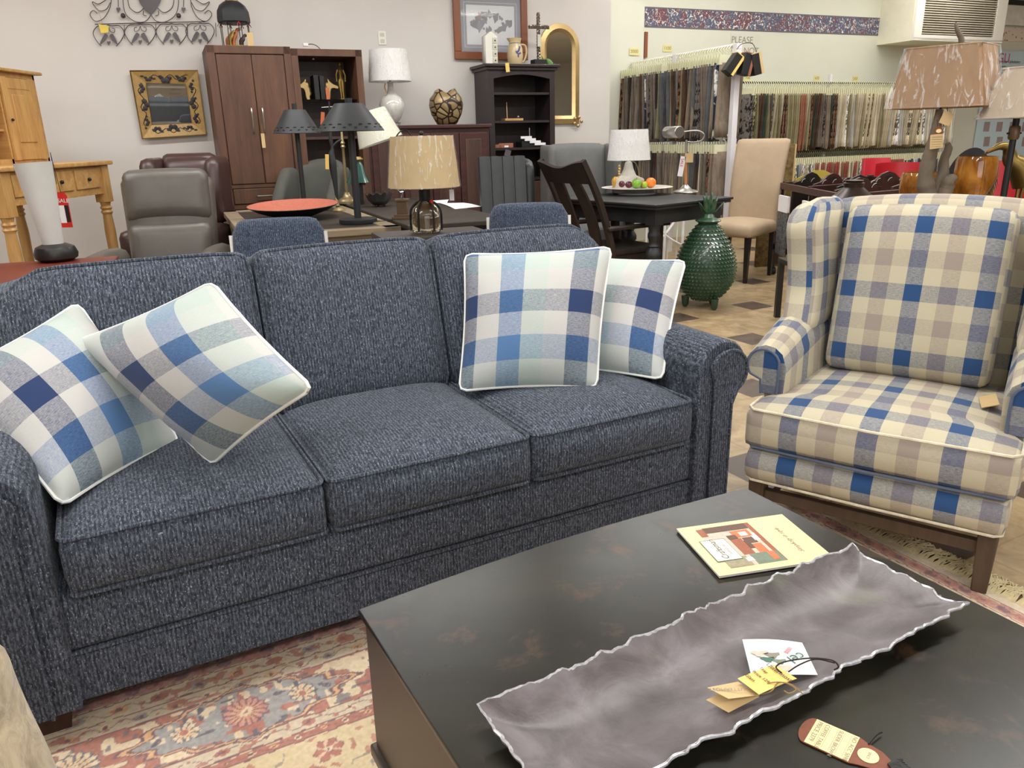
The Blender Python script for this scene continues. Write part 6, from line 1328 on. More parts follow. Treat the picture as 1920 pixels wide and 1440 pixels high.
for c3, (a, b_), sz_, mt, nm in (('cream card tag on the stem of the nickel desk lamp', (1292, 296), (.032, .034), 'card_tan', 0), ('pink and white sale tag hanging on the nickel desk lamp', (1278, 312), (.020, .075), 'paper_white', 1)):
    r = thing('paper_tag', c3, 'paper tag', (at(a, b_, Y=p2.y - .03).x, p2.y - .03, zat(a, b_, p2.y - .03))); obj('card', box(BM(), -sz_[0], sz_[0], -.001, .001, -sz_[1], sz_[1], 0, RY(8 if nm else 0)), mt, r)
    if nm: text('printed_text', 'SALE', .03, 'red_tag', r, T(-.004, -.002, .06) @ RX(90) @ RZ(-98 + 0)); obj('string', tube(BM(), [(0, 0, sz_[1]), (.02, .03, .16)], .001, 4), 'string', r)
obj('cord', tube(BM(), smoothpts([nz(1308, 262), nz(1312, 290), nz(1310, 330), nz(1309, 358)], 4), .002, 5), 'shade_cream', nl)

# green pineapple jar
plain('green_glaze', (66, 100, 74), .34, var=.3, scale=20, coat=.7); plain('green_dark', (40, 68, 50), .4, var=.2, coat=.5)
pp_ = at(1323, 566, z=0); PY = 5.45; pj = thing('pineapple_jar', 'large dark green ceramic pineapple jar with leafy lid, standing on the floor', 'jar', (at(1323, 500, Y=PY).x, PY, 0)); jz_ = lambda py: zat(1323, py, PY)
jr_ = (at(1378, 480, Y=PY).x - at(1268, 480, Y=PY).x) / 2; zb, zt3 = .05, jz_(413)
def prad(z): t_ = (z - zb) / (zt3 - zb); return jr_ * (max(0, math.sin(PI * (min(1, t_ * 1.0) ** .80) * .90 + .18)) ** .75) * (1.0) 
NR = 22; prof = []
for k in range(60): z = zb + (zt3 - zb) * k / 59; prof.append((max(.05, prad(z)) * .97, z))
obj('body', lathe(BM(), prof, 40), 'green_dark', pj, sharp=80)
b = BM()
for r_i in range(NR):
    z = zb + (zt3 - zb) * (r_i + .5) / NR; rr = max(.05, prad(z)); n_ = max(18, int(2 * PI * rr / .026))
    for k in range(n_):
        a = 2 * PI * (k + .5 * (r_i % 2)) / n_; c_, s_ = math.cos(a), math.sin(a); tx, ty = -s_, c_; h_ = .0115
        v0 = [b.verts.new((rr * .965 * c_ + tx * o, rr * .965 * s_ + ty * o, z + dz)) for o, dz in ((-.012, .006), (.012, .006), (.0, -.012))]
        ap_ = b.verts.new(((rr + h_) * c_, (rr + h_) * s_, z - .004)); 
        for i in range(3): b.faces.new((v0[i], v0[(i + 1) % 3], ap_))
o_ = obj('scales', b, 'green_glaze', pj, sharp=20); o_['kind'] = 'stuff'
obj('collar', lathe(BM(), [(.055, zt3 - .02), (.085, zt3 - .008), (.09, zt3), (.08, zt3 + .006), (.045, zt3 + .02), (.035, zt3 + .045), (.05, zt3 + .06)], 28), 'green_glaze', pj)
hl = jz_(360) - zt3
for k in range(14):
    a = k * 2.4; L_ = hl * (1.0 - .38 * (k / 14)); out = .02 + .075 * (k / 14); pts = [Vector((.02 * math.cos(a), .02 * math.sin(a), zt3 + .03)), Vector((out * .6 * math.cos(a), out * .6 * math.sin(a), zt3 + L_ * .55)), Vector((out * 1.15 * math.cos(a), out * 1.15 * math.sin(a), zt3 + L_))]
    P = smoothpts(pts, 4); b = BM(); n_ = len(P) - 1; tv = Vector((-math.sin(a), math.cos(a), 0)); wv = [.026 * (1 - (i / n_) ** 2) + .001 for i in range(n_ + 1)]
    sheet(b, lambda u, v: P[int(round(u * n_))] + tv * (2 * v - 1) * wv[int(round(u * n_))] - Vector((math.cos(a), math.sin(a), 0)) * .006 * (1 - (2 * v - 1) ** 2), n_, 4, .002); obj('leaf', b, 'green_glaze', pj)
for k in range(3): a = R(-90 + 20 + k * 120); obj('foot', lathe(BM(), [(.014, 0), (.024, .02), (.03, .08)], 12, T(.13 * math.cos(a), .13 * math.sin(a), 0)), 'green_dark', pj)

# beige parsons chair
plain('beige_velvet', (178, 156, 130), .85, var=.06, bump=.08); b = None
pc = thing('parsons_chair', 'tall beige upholstered chair with scrolled back, right of the pineapple jar', 'chair', (1.965, 6.62, 0), -42)
def pb_(q, p):
    h = (p.z - .30) / .84; y = p.y + .05 * h + .10 * max(0, h - .45) ** 1.6 * 2; return (p.x * (1 + .06 * h), y, p.z)
b = BM(); blob(b, (-.225, .20, .36), (.225, .265, 1.135), pb_, .04, .03); obj('backrest', b, 'beige_velvet', pc, sharp=70)
b = BM(); blob(b, (-.24, -.30, .37), (.24, .25, .475), lambda q, p: (p.x * (1 - .04 * q.y), p.y, p.z + .035 * (1 - q.x ** 2) * (1 - q.y ** 2) * max(0, q.z)), .04, .035); obj('seat', b, 'beige_velvet', pc, sharp=70)
for x in (-.20, .20):
    for y in (-.25, .22): b = BM(); box(b, x - .022, x + .022, y - .022, y + .022, 0, .38, .002); [setattr(v, 'co', Vector((x + (v.co.x - x) * .65, y + (v.co.y - y) * .65, v.co.z))) for v in b.verts if v.co.z < .1]; obj('leg', b, 'black_wood', pc)

# white lattice plant stand behind the table
ls = at(1250, 470, z=.05); lt_ = thing('lattice_stand', 'white metal lattice stand under and behind the black dining table', 'stand', (at(1245, 470, Y=7.1).x, 7.1, 0), 23)
for x in (-.2, 0, .2): obj('upright', tube(BM(), [(x, 0, 0.0), (x, 0, .66)], .013, 6), 'white_metal', lt_)
for z in (.03, .64): obj('crossbar', tube(BM(), [(-.22, 0, z), (.22, 0, z)], .013, 6), 'white_metal', lt_)
for s in (-1, 1): obj('curved_bar', tube(BM(), smoothpts([(s * .2, 0, .62), (s * .12, 0, .45), (-s * .02, 0, .3), (-s * .2, 0, .2)], 4), .011, 6), 'white_metal', lt_)
for k in range(4): obj('thin_bar', tube(BM(), [(-.15 + k * .1, .02, .03), (-.15 + k * .1, .02, .64)], .006, 5), 'white_metal', lt_)

# ------------------------------------------------------------------ fabric racks
plain('rack_white', (226, 222, 226), .5, var=.03); plain('hanger_cream', (222, 220, 186), .4, var=.05); plain('rail_dark', (60, 52, 46), .5)
def fabmat(name, c1, c2, sc=40, st=(1, 1, 1), hard=False):
    m, t = newmat(name, .9, 0, .15); v = t.coord('Object', st); n = t.noise(v, sc, 4, .65, .8); n2 = t.noise(v, sc * .25, 3, .6)
    f = t.math('ADD', t.math('MULTIPLY', n, .7), t.math('MULTIPLY', n2, .3))
    t.link(t.ramp(f, [(.46 if hard else .35, lin(c1)), (.52 if hard else .65, lin(c2))]), t.b.inputs['Base Color'])
PAL = {'charcoal': ((62, 58, 57), (88, 82, 79)), 'brown-grey': ((92, 82, 74), (126, 114, 103)), 'black': ((44, 42, 44), (62, 59, 60)), 'slate': ((72, 73, 75), (100, 101, 102)), 'taupe': ((112, 98, 86), (142, 128, 112)), 'khaki': ((128, 120, 92), (152, 144, 114)), 'navy': ((44, 50, 64), (62, 68, 82)), 'chocolate': ((60, 42, 34), (90, 68, 54)),
       'sand': ((176, 162, 134), (206, 194, 166)), 'cream': ((196, 186, 162), (222, 214, 192)), 'stone': ((150, 140, 122), (182, 172, 150)), 'olive': ((104, 98, 72), (136, 128, 98)), 'rust': ((124, 76, 60), (158, 112, 88)), 'dark green': ((48, 58, 50), (70, 78, 66)), 'oatmeal': ((168, 156, 134), (198, 186, 164)), 'red': ((124, 54, 52), (158, 88, 80)), 'blue-grey': ((110, 122, 134), (150, 160, 168)), 'pale grey': ((156, 156, 152), (190, 188, 182))}
for k, (a, c) in PAL.items(): fabmat('fabric_' + k.replace(' ', '_').replace('-', '_'), a, c, 26, (1, 1, .35))
for k in ('charcoal', 'cream', 'olive', 'stone', 'chocolate'): a, c = PAL[k]; fabmat('fabric_figured_' + k, tuple(int(x * .55) for x in a), tuple(min(255, int(x * 1.35)) for x in c), 30, (1, 1, .7), True)
fabmat('fabric_damask', (226, 224, 220), (42, 48, 68), 9, (1, 1, .8), True)
HG = None
def hanger_bm(w):
    b = BM(); tube(b, [(-w / 2, 0, .0), (w / 2, 0, .0)], .006, 5); box(b, -w / 2 - .006, w / 2 + .006, -.006, .006, -.060, .004); box(b, -w / 2 - .008, -w / 2 + .022, -.010, .010, -.075, .008)
    tube(b, smoothpts([(0, 0, 0), (0, 0, .03), (-.028, 0, .055), (0, 0, .085), (.028, 0, .06), (.02, 0, .045)], 3), .0042, 5); return b
PROTO = {}
def ordn(k): return str(k) + ('th' if 10 < k % 100 < 14 else {1: 'st', 2: 'nd', 3: 'rd'}.get(k % 10, 'th'))
def sample(rail, col, fig, w, h, u, v, z, rz, lean, rail_lab, place):
    """one folded fabric sample on its clip hanger; copies share meshes"""
    key = (rail, col, fig)
    p = U23 * u + V23 * v; cn = 'white damask' if col == 'damask' else (('figured ' if fig else 'plain ') + col); lab = cn + (' sample, ' if col == 'damask' else ' fabric sample, ') + place + ' on ' + rail_lab
    if key not in PROTO:
        mt = 'fabric_damask' if col == 'damask' else ('fabric_figured_' + col if fig else 'fabric_' + col.replace(' ', '_').replace('-', '_'))
        b = BM(); sd = rnd.random() * 20
        blob(b, (-w / 2, -.010, -.06 - h), (w / 2, .010, -.055), lambda q, p_: (p_.x + .012 * math.sin(p_.z * 5 + sd), p_.y * (.8 + .5 * (1 - q.z) / 2) + .010 * math.sin(p_.x * 20 + sd) * (1 - q.z) / 2, p_.z + .02 * (q.z < -.9) * math.sin(p_.x * 9 + sd)), .09, .008)
        r = thing('fabric_sample', lab, 'fabric sample', (p.x, p.y, z), rz, 'fabric samples on ' + rail_lab)
        f = obj('fabric', b, mt, r, sharp=80)
        global HG
        if (rail, 'h') not in PROTO:
            h_ = obj('hanger', hanger_bm(w * .9), 'hanger_cream', r); PROTO[(rail, 'h')] = h_.data
        else:
            h_ = bpy.data.objects.new('hanger', PROTO[(rail, 'h')]); COL.objects.link(h_); h_.parent = r
        PROTO[key] = r
    else: r = dup(PROTO[key], (p.x, p.y, z), None, lab)
    r.rotation_euler = (0, 0, R(rz)); 
    for ch in r.children:
        if ch.name.startswith('fabric'): ch.rotation_euler = (R(lean), 0, 0)
    return r
# rack 1: runs out from the wall; rails along v
U1 = 4.70; V_near = 5.95; ztop = rs_(1385, 85, V_near)[1] if False else zat(1385, 85, 7.3); print('rack1 top', ztop, 'post at', rs_(1375, 200, V_near))
U1 = rs_(1376, 200, V_near)[0]
rk = rthing('fabric_rack', 'white double-tier fabric sample rack running out from the wall', 'rack', U1, V_near, 0)
VL = BV - V_near - .02; z1t = ztop - .03
for y in (0, VL / 2, VL - .05): obj('post', box(BM(), -.028, .028, y - .028, y + .028, 0, ztop + .02, .003), 'rack_white', rk)
z_up, z_lo = ztop - .075, zat(1372, 272, 7.3)
for z in (z_up, z_lo): obj('rail', tube(BM(), [(0, 0, z + .085), (0, VL, z + .085)], .012, 8), 'rack_white', rk)
dark_pal = ['charcoal', 'brown-grey', 'taupe', 'slate', 'taupe', 'chocolate', 'charcoal', 'brown-grey', 'brown-grey', 'black', 'khaki', 'taupe']
rn = random.Random(21)
N1 = 44
for k in range(N1):
    v = V_near + .07 + (VL - .16) * k / (N1 - 1)
    if abs(v - V_near - VL / 2) < .035: continue
    col = 'damask' if k in (1, 30) else rn.choice(dark_pal); fig = col in ('charcoal', 'chocolate') and rn.random() < .35
    sample('u1', col, fig, .27, .65, U1 - .01, v, z_up, 23, rn.uniform(-3, 3), 'the upper rail of the white rack', 'the foremost' if k == 0 else ordn(k + 1) + ' from the front')
for k in range(N1):
    v = V_near + .07 + (VL - .16) * k / (N1 - 1)
    if abs(v - V_near - VL / 2) < .035: continue
    col = rn.choice(dark_pal); fig = col in ('charcoal', 'chocolate') and rn.random() < .35
    sample('l1', col, fig, .27, .58, U1 - .01, v, z_lo, 23, rn.uniform(-2, 2), 'the lower rail of the white rack', 'the foremost' if k == 0 else ordn(k + 1) + ' from the front')
# rack 2: along the wall
V2 = BV - .26; ua_, za_ = rs_(1392, 163, V2); ub_, zb__ = rs_(1775, 156, V2); zu2 = (za_ + zb__) / 2 - .05; zl2 = (rs_(1500, 292, V2)[1] + rs_(1740, 275, V2)[1]) / 2 - .05
print('rack2', ua_, ub_, zu2, zl2, 'bottom upper', rs_(1500, 275, V2), rs_(1740, 266, V2))
hU = zu2 - .03 - (rs_(1500, 275, V2)[1] + rs_(1740, 266, V2)[1]) / 2
rk2 = rthing('fabric_rack', 'long two-tier fabric sample rack along the cream wall', 'rack', ua_ - .06, V2, 0); L2 = ub_ - ua_ + .12
for x in (0, L2 * .40, L2 - .02): obj('post', box(BM(), x, x + .03, .0, .05, 0, zu2 + .17, .003), 'rack_white', rk2)
for z in (zu2, zl2): obj('rail', tube(BM(), [(0, 0, z + .072), (L2, 0, z + .072)], .012, 8), 'rail_dark', rk2)
N2 = 104
def pal2(f):
    if f < .10: return rn.choice(['chocolate', 'olive', 'charcoal', 'dark green'])
    if f < .20: return rn.choice(['olive', 'chocolate', 'stone', 'khaki'])
    if f < .26: return rn.choice(['rust', 'chocolate', 'olive', 'khaki', 'taupe', 'stone'])
    if f < .38: return rn.choice(['dark green', 'chocolate', 'charcoal', 'taupe', 'brown-grey'])
    return rn.choice(['sand', 'stone', 'oatmeal', 'cream', 'khaki', 'olive', 'sand', 'oatmeal', 'pale grey'] if f < .7 else ['sand', 'cream', 'oatmeal', 'cream', 'pale grey', 'stone'])
def pal3(f):
    if f < .30: return rn.choice(['blue-grey', 'slate', 'pale grey', 'cream', 'oatmeal', 'stone'])
    if f < .55: return rn.choice(['oatmeal', 'red', 'rust', 'stone', 'olive', 'cream'])
    if f < .75: return rn.choice(['red', 'red', 'rust', 'cream', 'chocolate'])
    return rn.choice(['pale grey', 'blue-grey', 'slate', 'cream', 'black', 'navy'])
for k in range(N2):
    f = (k + .5) / N2; u = ua_ + (ub_ - ua_) * f; col = pal2(f); fig = col in ('charcoal', 'cream', 'olive', 'stone', 'chocolate') and rn.random() < .45
    sample('u2', col, fig, .40, hU, u, V2, zu2, 113, rn.uniform(-1.2, 1.2), 'the upper wall rail', 'the first' if k == 0 else ordn(k + 1) + ' from the left')
for k in range(N2):
    f = (k + .5) / N2; u = ua_ + (ub_ - ua_) * f; col = pal3(f); fig = col in ('cream', 'stone') and rn.random() < .4
    sample('l2', col, fig, .40, .60, u, V2, zl2, 113, rn.uniform(-1.2, 1.2), 'the lower wall rail', 'the first' if k == 0 else ordn(k + 1) + ' from the left')
# block samples on a ring at the rack end
pr2 = U23 * U1 + V23 * (V_near - .06)
zr = zat(1395, 118, 7.2)
for k, (dx, rot, m1, lab) in enumerate(((-.08, 35, 'card_yellow', 'black and yellow sample block, left of the bunch on the rack end'), (.03, 12, 'terracotta_wood', 'dark sample block with a reddish edge, middle of the bunch on the rack end'), (.11, -14, 'card_tan', 'dark sample block with gold edge, right of the bunch on the rack end'))):
    r = thing('sample_block', lab, 'sample block', (pr2.x + dx, pr2.y - .05, zr), 10, 'sample blocks on the rack end'); M = RY(rot); obj('block', box(BM(), -.045, .045, -.05, .05, -.10, .075, .003, M), 'black', r); obj('edge_strip', box(BM(), .02, .043, -.053, -.0505, -.10, .075, 0, M), m1, r); obj('top_edge', box(BM(), -.045, .045, -.05, .05, .0755, .082, 0, M), m1, r)
tag(obj('hanging_ring', tube(BM(), smoothpts([(pr2.x - .04, pr2.y + .02, zr + .12), (pr2.x + .0, pr2.y, ztop + .01), (pr2.x + .09, pr2.y, zr + .16), (pr2.x + .12, pr2.y - .02, zr + .09)], 4), .003, 5), 'black'), 'thin black wire holding the bunch of sample blocks', 'wire')
# signs and labels on the wall
def wallsign(name, label, cat, px, py, w_, h_, mat, txt, size, v=BV, col='ink', rot=0):
    u_, z_ = rs_(px, py, v); r = rthing(name, label, cat, u_, v - .004, z_); obj('card', box(BM(), -w_ / 2, w_ / 2, -.001, .001, -h_ / 2, h_ / 2), mat, r)
    for i, s in enumerate(txt): text('printed_text', s, size, col, r, T(-w_ / 2 + .01, -.002, h_ / 2 - size * (1.0 + i * 1.15)) @ RX(90) @ RZ(rot))
    return r
wallsign('wall_sign', 'hand-lettered paper notice reading PLEASE DO NOT, above the fabric racks', 'sign', 1396, 88, .42, .28, 'plaster_cream', ['PLEASE', 'DO NOT'], .10, BV, 'ink_grey')
tz = rs_(1396, 66, BV); 
plain('note_yellow', (220, 212, 150), .7, var=.03); plain('ink_tan', (150, 136, 92), .8)
for px, py, s, w_, wh_ in ((1189, 97, '3000', .12, 'on the pilaster by the far end of the white rack'), (1251, 91, '1100', .12, 'over the middle of the white rack, right of the wood strip'), (1401, 146, '700', .09, 'just below the bunch of sample blocks'), (1531, 147, '600', .09, 'over the white upright of the long wall rack'), (1603, 148, '500', .09, 'over the middle of the pale samples'), (1702, 148, '400', .09, 'beside the kraft lamp shade, at the right')):
    vv = BV - .125 if px < 1205 else BV
    wallsign('price_label', 'pale yellow number label ' + wh_, 'label', px, py, w_, .07, 'note_yellow', [s], .048, vv, 'ink_tan')
u_, z_ = rs_(1208, 84, BV - .02); r = rthing('wood_strip', 'short upright strip of brown wood on the wall left of the racks', 'wood strip', u_ + .02, BV - .02, z_); obj('strip', box(BM(), -.018, .018, -.01, .01, -.13, .13), 'oak_frame', r)

# ------------------------------------------------------------------ sample cart, panels, red chairs
wood('mahogany_up', (46, 22, 20), (72, 36, 32), .4, 'z', 2); wood('board_tan', (150, 112, 74), (184, 146, 102), .5, 'x', 2)
N_ = Vector((2.27, 5.30, 0)); ca = thing('sample_cart', 'mahogany cart on castors with handled sample boards, behind the checked wing chair', 'cart', N_, 0)
eA = Vector((.04, 1.40, 0)); eB = Vector((1.05, .62, 0)); CH = .79
def bar(b, p, q, r_=.028, z0=None, h=.05): 
    p = Vector(p); q = Vector(q); d = q - p; L_ = d.length; a = math.degrees(math.atan2(d.y, d.x)); box(b, 0, L_, -r_ / 2, r_ / 2, 0, h, .003, T(*p) @ RZ(a)); return b
for c_ in (Vector(), eA, eB, eA + eB):
    obj('post', box(BM(), c_.x - .028, c_.x + .028, c_.y - .028, c_.y + .028, .09, CH, .003), 'mahogany_up', ca)
    cs = BM(); tube(cs, [(c_.x - .014, c_.y, .032), (c_.x + .014, c_.y, .032)], .032, 12); tube(cs, [(c_.x, c_.y, .03), (c_.x, c_.y, .09)], .008, 6); obj('castor', cs, 'black', ca)
for z in (CH - .06, .22):
    for p, q in ((Vector(), eA), (Vector(), eB), (eA, eA + eB), (eB, eA + eB)): obj('rail', bar(BM(), p + Vector((0, 0, z)), q + Vector((0, 0, z))), 'mahogany_up', ca)
obj('middle_rail', bar(BM(), eA * .5 + Vector((0, 0, CH - .05)), eA * .5 + eB + Vector((0, 0, CH - .05))), 'mahogany_up', ca)
HB = (('dark brown', 'mahogany_up', .10, .10, .55), ('black', 'black_wood', .30, .25, .6), ('dark brown', 'mahogany_up', .52, .12, .62), ('black', 'black_wood', .68, .45, .9), ('dark brown', 'mahogany_up', .84, .1, .5))
for k, (cn, mt, fa, f0, f1) in enumerate(((('black'), 'black_wood', .80, .02, .36), ('brown', 'mahogany_up', .60, .10, .46), ('black', 'black_wood', .34, .16, .56), ('brown', 'mahogany_up', .16, .02, .44), ('brown', 'mahogany_up', .10, .50, .92), ('brown', 'mahogany_up', .45, .52, .96))):
    p = eA * fa + eB * f0 + Vector((0, 0, CH + .0)); q = eA * fa + eB * f1 + Vector((0, 0, CH + .0)); mid_ = (p + q) / 2; d = (q - p); L_ = d.length; a = math.degrees(math.atan2(d.y, d.x))
    r = thing('sample_board', cn + ' sample board with an arched handle, ' + ('farthest left in the cart', 'second from the far left in the cart', 'in the middle left of the cart', 'nearest left in the cart', 'nearest right in the cart', 'farther right in the cart')[k], 'sample board', N_ + p, a, 'handled boards in the cart')
    o = [(0, -.30), (L_, -.30), (L_, .0), (L_ * .80, .015), (L_ * .65, .060), (L_ * .5, .078), (L_ * .35, .060), (L_ * .20, .015), (0, 0)]; obj('board', prism(BM(), o, -.010, .010, RX(90), .002), mt, r)
    obj('handle_slot', prism(BM(), [(L_ * .5 + .05 * math.cos(R(t)), .032 + .014 * math.sin(R(t))) for t in range(0, 360, 30)], -.0115, .0115, RX(90)), 'black', r)
    for j in range(3): obj('hook', tube(BM(), smoothpts([(L_ * (.2 + .28 * j), -.014, .0), (L_ * (.22 + .28 * j), -.02, .022), (L_ * (.25 + .28 * j), -.03, .03)], 3), .0028, 5), 'steel', r)
plain('mustard', (184, 164, 62), .6, var=.05)
r = thing('sample_board', 'mustard-yellow arched sample board at the far side of the cart', 'sample board', at(1535, 336, Y=6.95), 0); wY = (at(1580, 330, Y=6.95).x - at(1490, 330, Y=6.95).x) / 2; obj('board', prism(BM(), [(-wY, -.25), (wY, -.25), (wY, 0), (wY * .6, .035), (wY * .2, .075), (-wY * .2, .075), (-wY * .6, .04), (-wY, .0)], -.01, .01, RX(90)), 'mustard', r)
for x in (-wY * .5, wY * .5): obj('screw', ball(BM(), (x, -.012, .02), .008, n=6), 'black', r)
m, t = newmat('woven_olive', .85); v = t.coord('Object', (1, 1, 1)); n = t.noise(v, 30, 4, .6); t.link(t.ramp(n, [(.35, lin((92, 74, 42))), (.65, lin((134, 114, 70)))]), t.b.inputs['Base Color'])
q = at(1462, 300, Y=7.05); r = thing('woven_panel', 'olive-brown woven panel standing behind the beige chair', 'panel', (q.x, 7.12, 0), 10); zt4 = zat(1462, 271, 7.1); obj('panel', box(BM(), -.14, .17, -.015, .015, .0, zt4, .004), 'woven_olive', r); obj('edge_trim', box(BM(), .155, .17, -.018, .018, .0, zt4 + .002), 'card_tan', r)
# swatches hanging on the cart side
fabmat('swatch_grey', (110, 108, 106), (176, 172, 168), 60, (1, 1, .3), True); fabmat('swatch_dark', (76, 76, 78), (110, 110, 110), 70, (1, 1, 1), True)
for k, (fa, lab, mt, w_, h_) in enumerate(((.80, 'dark grey herringbone swatch hanging on the left side of the cart', 'swatch_dark', .11, .36), (.40, 'white-headed grey patterned swatch hanging on the left side of the cart', 'swatch_grey', .10, .42), (.16, 'pale patterned swatch nearest the wing chair on the cart side', 'swatch_grey', .10, .40))):
    p = N_ + eA * fa + Vector((-.045, 0, CH - .10)); r = thing('fabric_swatch', lab, 'swatch', p, 90); obj('fabric', box(BM(), -w_, w_, -.008, .008, -h_ - .12, -.12, .003), mt, r); obj('header_card', box(BM(), -w_, w_, -.010, .010, -.13, 0, .002), 'paper_white', r); obj('hook', tube(BM(), [(0, 0, -.03), (0, 0, .04)], .003, 5), 'steel', r)
plain('red_plastic', (176, 26, 38), .35, var=.05); plain('pink_plastic', (206, 48, 66), .35, var=.05)
def redchair(label, px, ytop, Y, mat, w_, rz):
    q = at(px, ytop, Y=Y); r = thing('plastic_chair', label, 'chair', (q.x, Y, 0), rz, 'red chairs before the fabric wall'); z = q.z
    obj('shell', sheet(BM(), lambda u, v: Vector(((2 * u - 1) * w_ * (1 - .08 * v), .22 - .14 * (2 * u - 1) ** 2 + .04 * v, .42 + (z - .42) * v + 0 * u)), 14, 8, .008), mat, r); obj('seat', sheet(BM(), lambda u, v: Vector(((2 * u - 1) * w_, -.22 + .44 * v, .44 - .02 * math.sin(PI * v))), 6, 6, .008), mat, r)
    for x in (-w_ * .8, w_ * .8):
        for y in (-.18, .18): obj('leg', tube(BM(), [(x, y, .43), (x * 1.15, y * 1.15, 0)], .012, 6), 'steel', r)
redchair('pinkish-red plastic chair, farthest left of the red ones before the fabric wall', 1667, 297, 8.0, 'pink_plastic', .22, 30); redchair('red plastic chair behind the driftwood lamp, before the fabric wall', 1703, 306, 7.2, 'red_plastic', .26, 10); redchair('red plastic chair at the right, seen between amber vase and bronze bird', 1885, 303, 6.8, 'red_plastic', .26, -10)
# poster
u0_, zp0 = rs_(1830, 300, BV - .02); u1_, zp1 = rs_(1872, 95, BV - .02)
plain('poster_blue', (196, 216, 228), .5, var=.03, scale=2); plain('photo_mauve', (158, 138, 142), .5, var=.12, scale=14); plain('magenta', (196, 70, 130), .5)
ps = rthing('poster', 'pale blue upholstery poster with rows of small photos, at the right edge', 'poster', u1_, BV - .02, 0); x0 = -.20; pzt = zp1; obj('sheet', box(BM(), x0, 1.9, -.004, .004, zp0 - .35, pzt), 'poster_blue', ps)
zP = lambda px, py: rs_(px, py, BV - .02)
for i, py in enumerate((187, 237, 265)):
    for j in range(5):
        a = zP(1844 + j * 24 if py > 200 else 1842 + j * 24, py); obj('printed_photo', box(BM(), a[0] - u1_ - .0, a[0] - u1_ + .12, -.006, -.0045, a[1] - .07, a[1] + .06), 'photo_mauve', ps)
a = zP(1874, 108); text('logo_text', 'eu', .20, 'magenta', ps, T(a[0] - u1_ + .30, -.006, a[1] - .05) @ RX(90), align='RIGHT', sx=-1.0) if False else text('logo_text', 'GU', .17, 'magenta', ps, T(a[0] - u1_ - .04, -.006, a[1] - .06) @ RX(90))
a = zP(1874, 118); text('printed_text', 'Design your Upholstery', .055, 'ink', ps, T(a[0] - u1_ - .12, -.006, a[1]) @ RX(90)); 
for k, s in enumerate(('Custom', 'Styles', 'Fabric', 'Leather')): a = zP(1875, 126 + k * 6); text('printed_text', s, .035, 'ink', ps, T(a[0] - u1_, -.006, a[1]) @ RX(90))
# second wallpaper border, blind and dark rail on the far right
m, t = newmat('floral_border', .6); v = t.coord('Object', (1, 1, 1)); vo = t.add('ShaderNodeTexVoronoi'); vo.inputs['Scale'].default_value = 16; t.link(v, vo.inputs['Vector']); n = t.noise(v, 18, 3, .6)
t.link(t.mix(t.ramp(t.math('ADD', vo.outputs['Distance'], t.math('MULTIPLY', n, .5)), [(.42, (1, 1, 1, 1)), (.5, (0, 0, 0, 1))]), lin((226, 212, 196)), lin((150, 110, 118))), t.b.inputs['Base Color'])
g0 = zP(1874, 50); g1 = zP(1874, 76); struct('trim_5', rm(box(BM(), ur[0] + .0, 12.9, BV - .006, BV - .001, g1[1], g0[1])), 'floral_border')
g2 = zP(1874, 9); plain('blind_white', (222, 220, 216), .7); bl_ = rthing('roller_blind', 'white roller blind under a dark rail, top right corner', 'blind', ur[0] + .02, BV - .05, 0); obj('blind_cloth', box(BM(), 0, 2.5, -.004, .004, g0[1] + .02, g2[1]), 'blind_white', bl_); obj('rail', box(BM(), 0, 2.5, -.03, .03, g2[1], g2[1] + .06), 'black', bl_)

# ------------------------------------------------------------------ console behind the wing chair
CZ = .76; cs_ = thing('console_table', 'dark console table behind the checked wing chair, holding lamps and vases', 'table', (2.25, 3.72, 0), -8)
obj('tabletop', box(BM(), -.62, .85, -.27, .27, CZ - .03, CZ, .004), 'ebony_wood', cs_)
for x in (-.58, .78):
    for y in (-.23, .19): obj('leg', box(BM(), x, x + .04, y, y + .04, 0, CZ - .03), 'ebony_wood', cs_)
st_ = thing('side_table', 'small black side table whose leg shows left of the checked wing chair', 'table', (2.0, 4.85, 0), 0); obj('tabletop', box(BM(), -.22, .24, -.22, .24, .37, .40, .004), 'black_wood', st_)
for x in (-.22, .20):
    for y in (-.22, .20): obj('leg', box(BM(), x, x + .035, y, y + .035, 0, .37), 'black_wood', st_)
plain('bronze_shade', (58, 46, 42), .35, .5, var=.15)
YL2 = 4.85; q = at(1602, 337, Y=YL2); cl = thing('table_lamp', 'dark bronze cone-shaded lamp just behind the left wing of the checked chair', 'lamp', (q.x, YL2, .40)); cz = lambda py: zat(1602, py, YL2) - .40
rcl = (at(1655, 385, Y=YL2).x - at(1545, 385, Y=YL2).x) / 2; obj('lamp_shade', lathe(BM(), [(rcl * 1.15, cz(392)), (.058, cz(351)), (.058, cz(346)), (.062, cz(343)), (.05, cz(341)), (.055, cz(338)), (.001, cz(336))], 36, close=True), 'bronze_shade', cl); obj('stem', tube(BM(), [(0, 0, .01), (0, 0, cz(352))], .014, 8), 'bronze_shade', cl); obj('base', lathe(BM(), [(.09, 0), (.09, .012), (.02, .03)], 24), 'bronze_shade', cl)
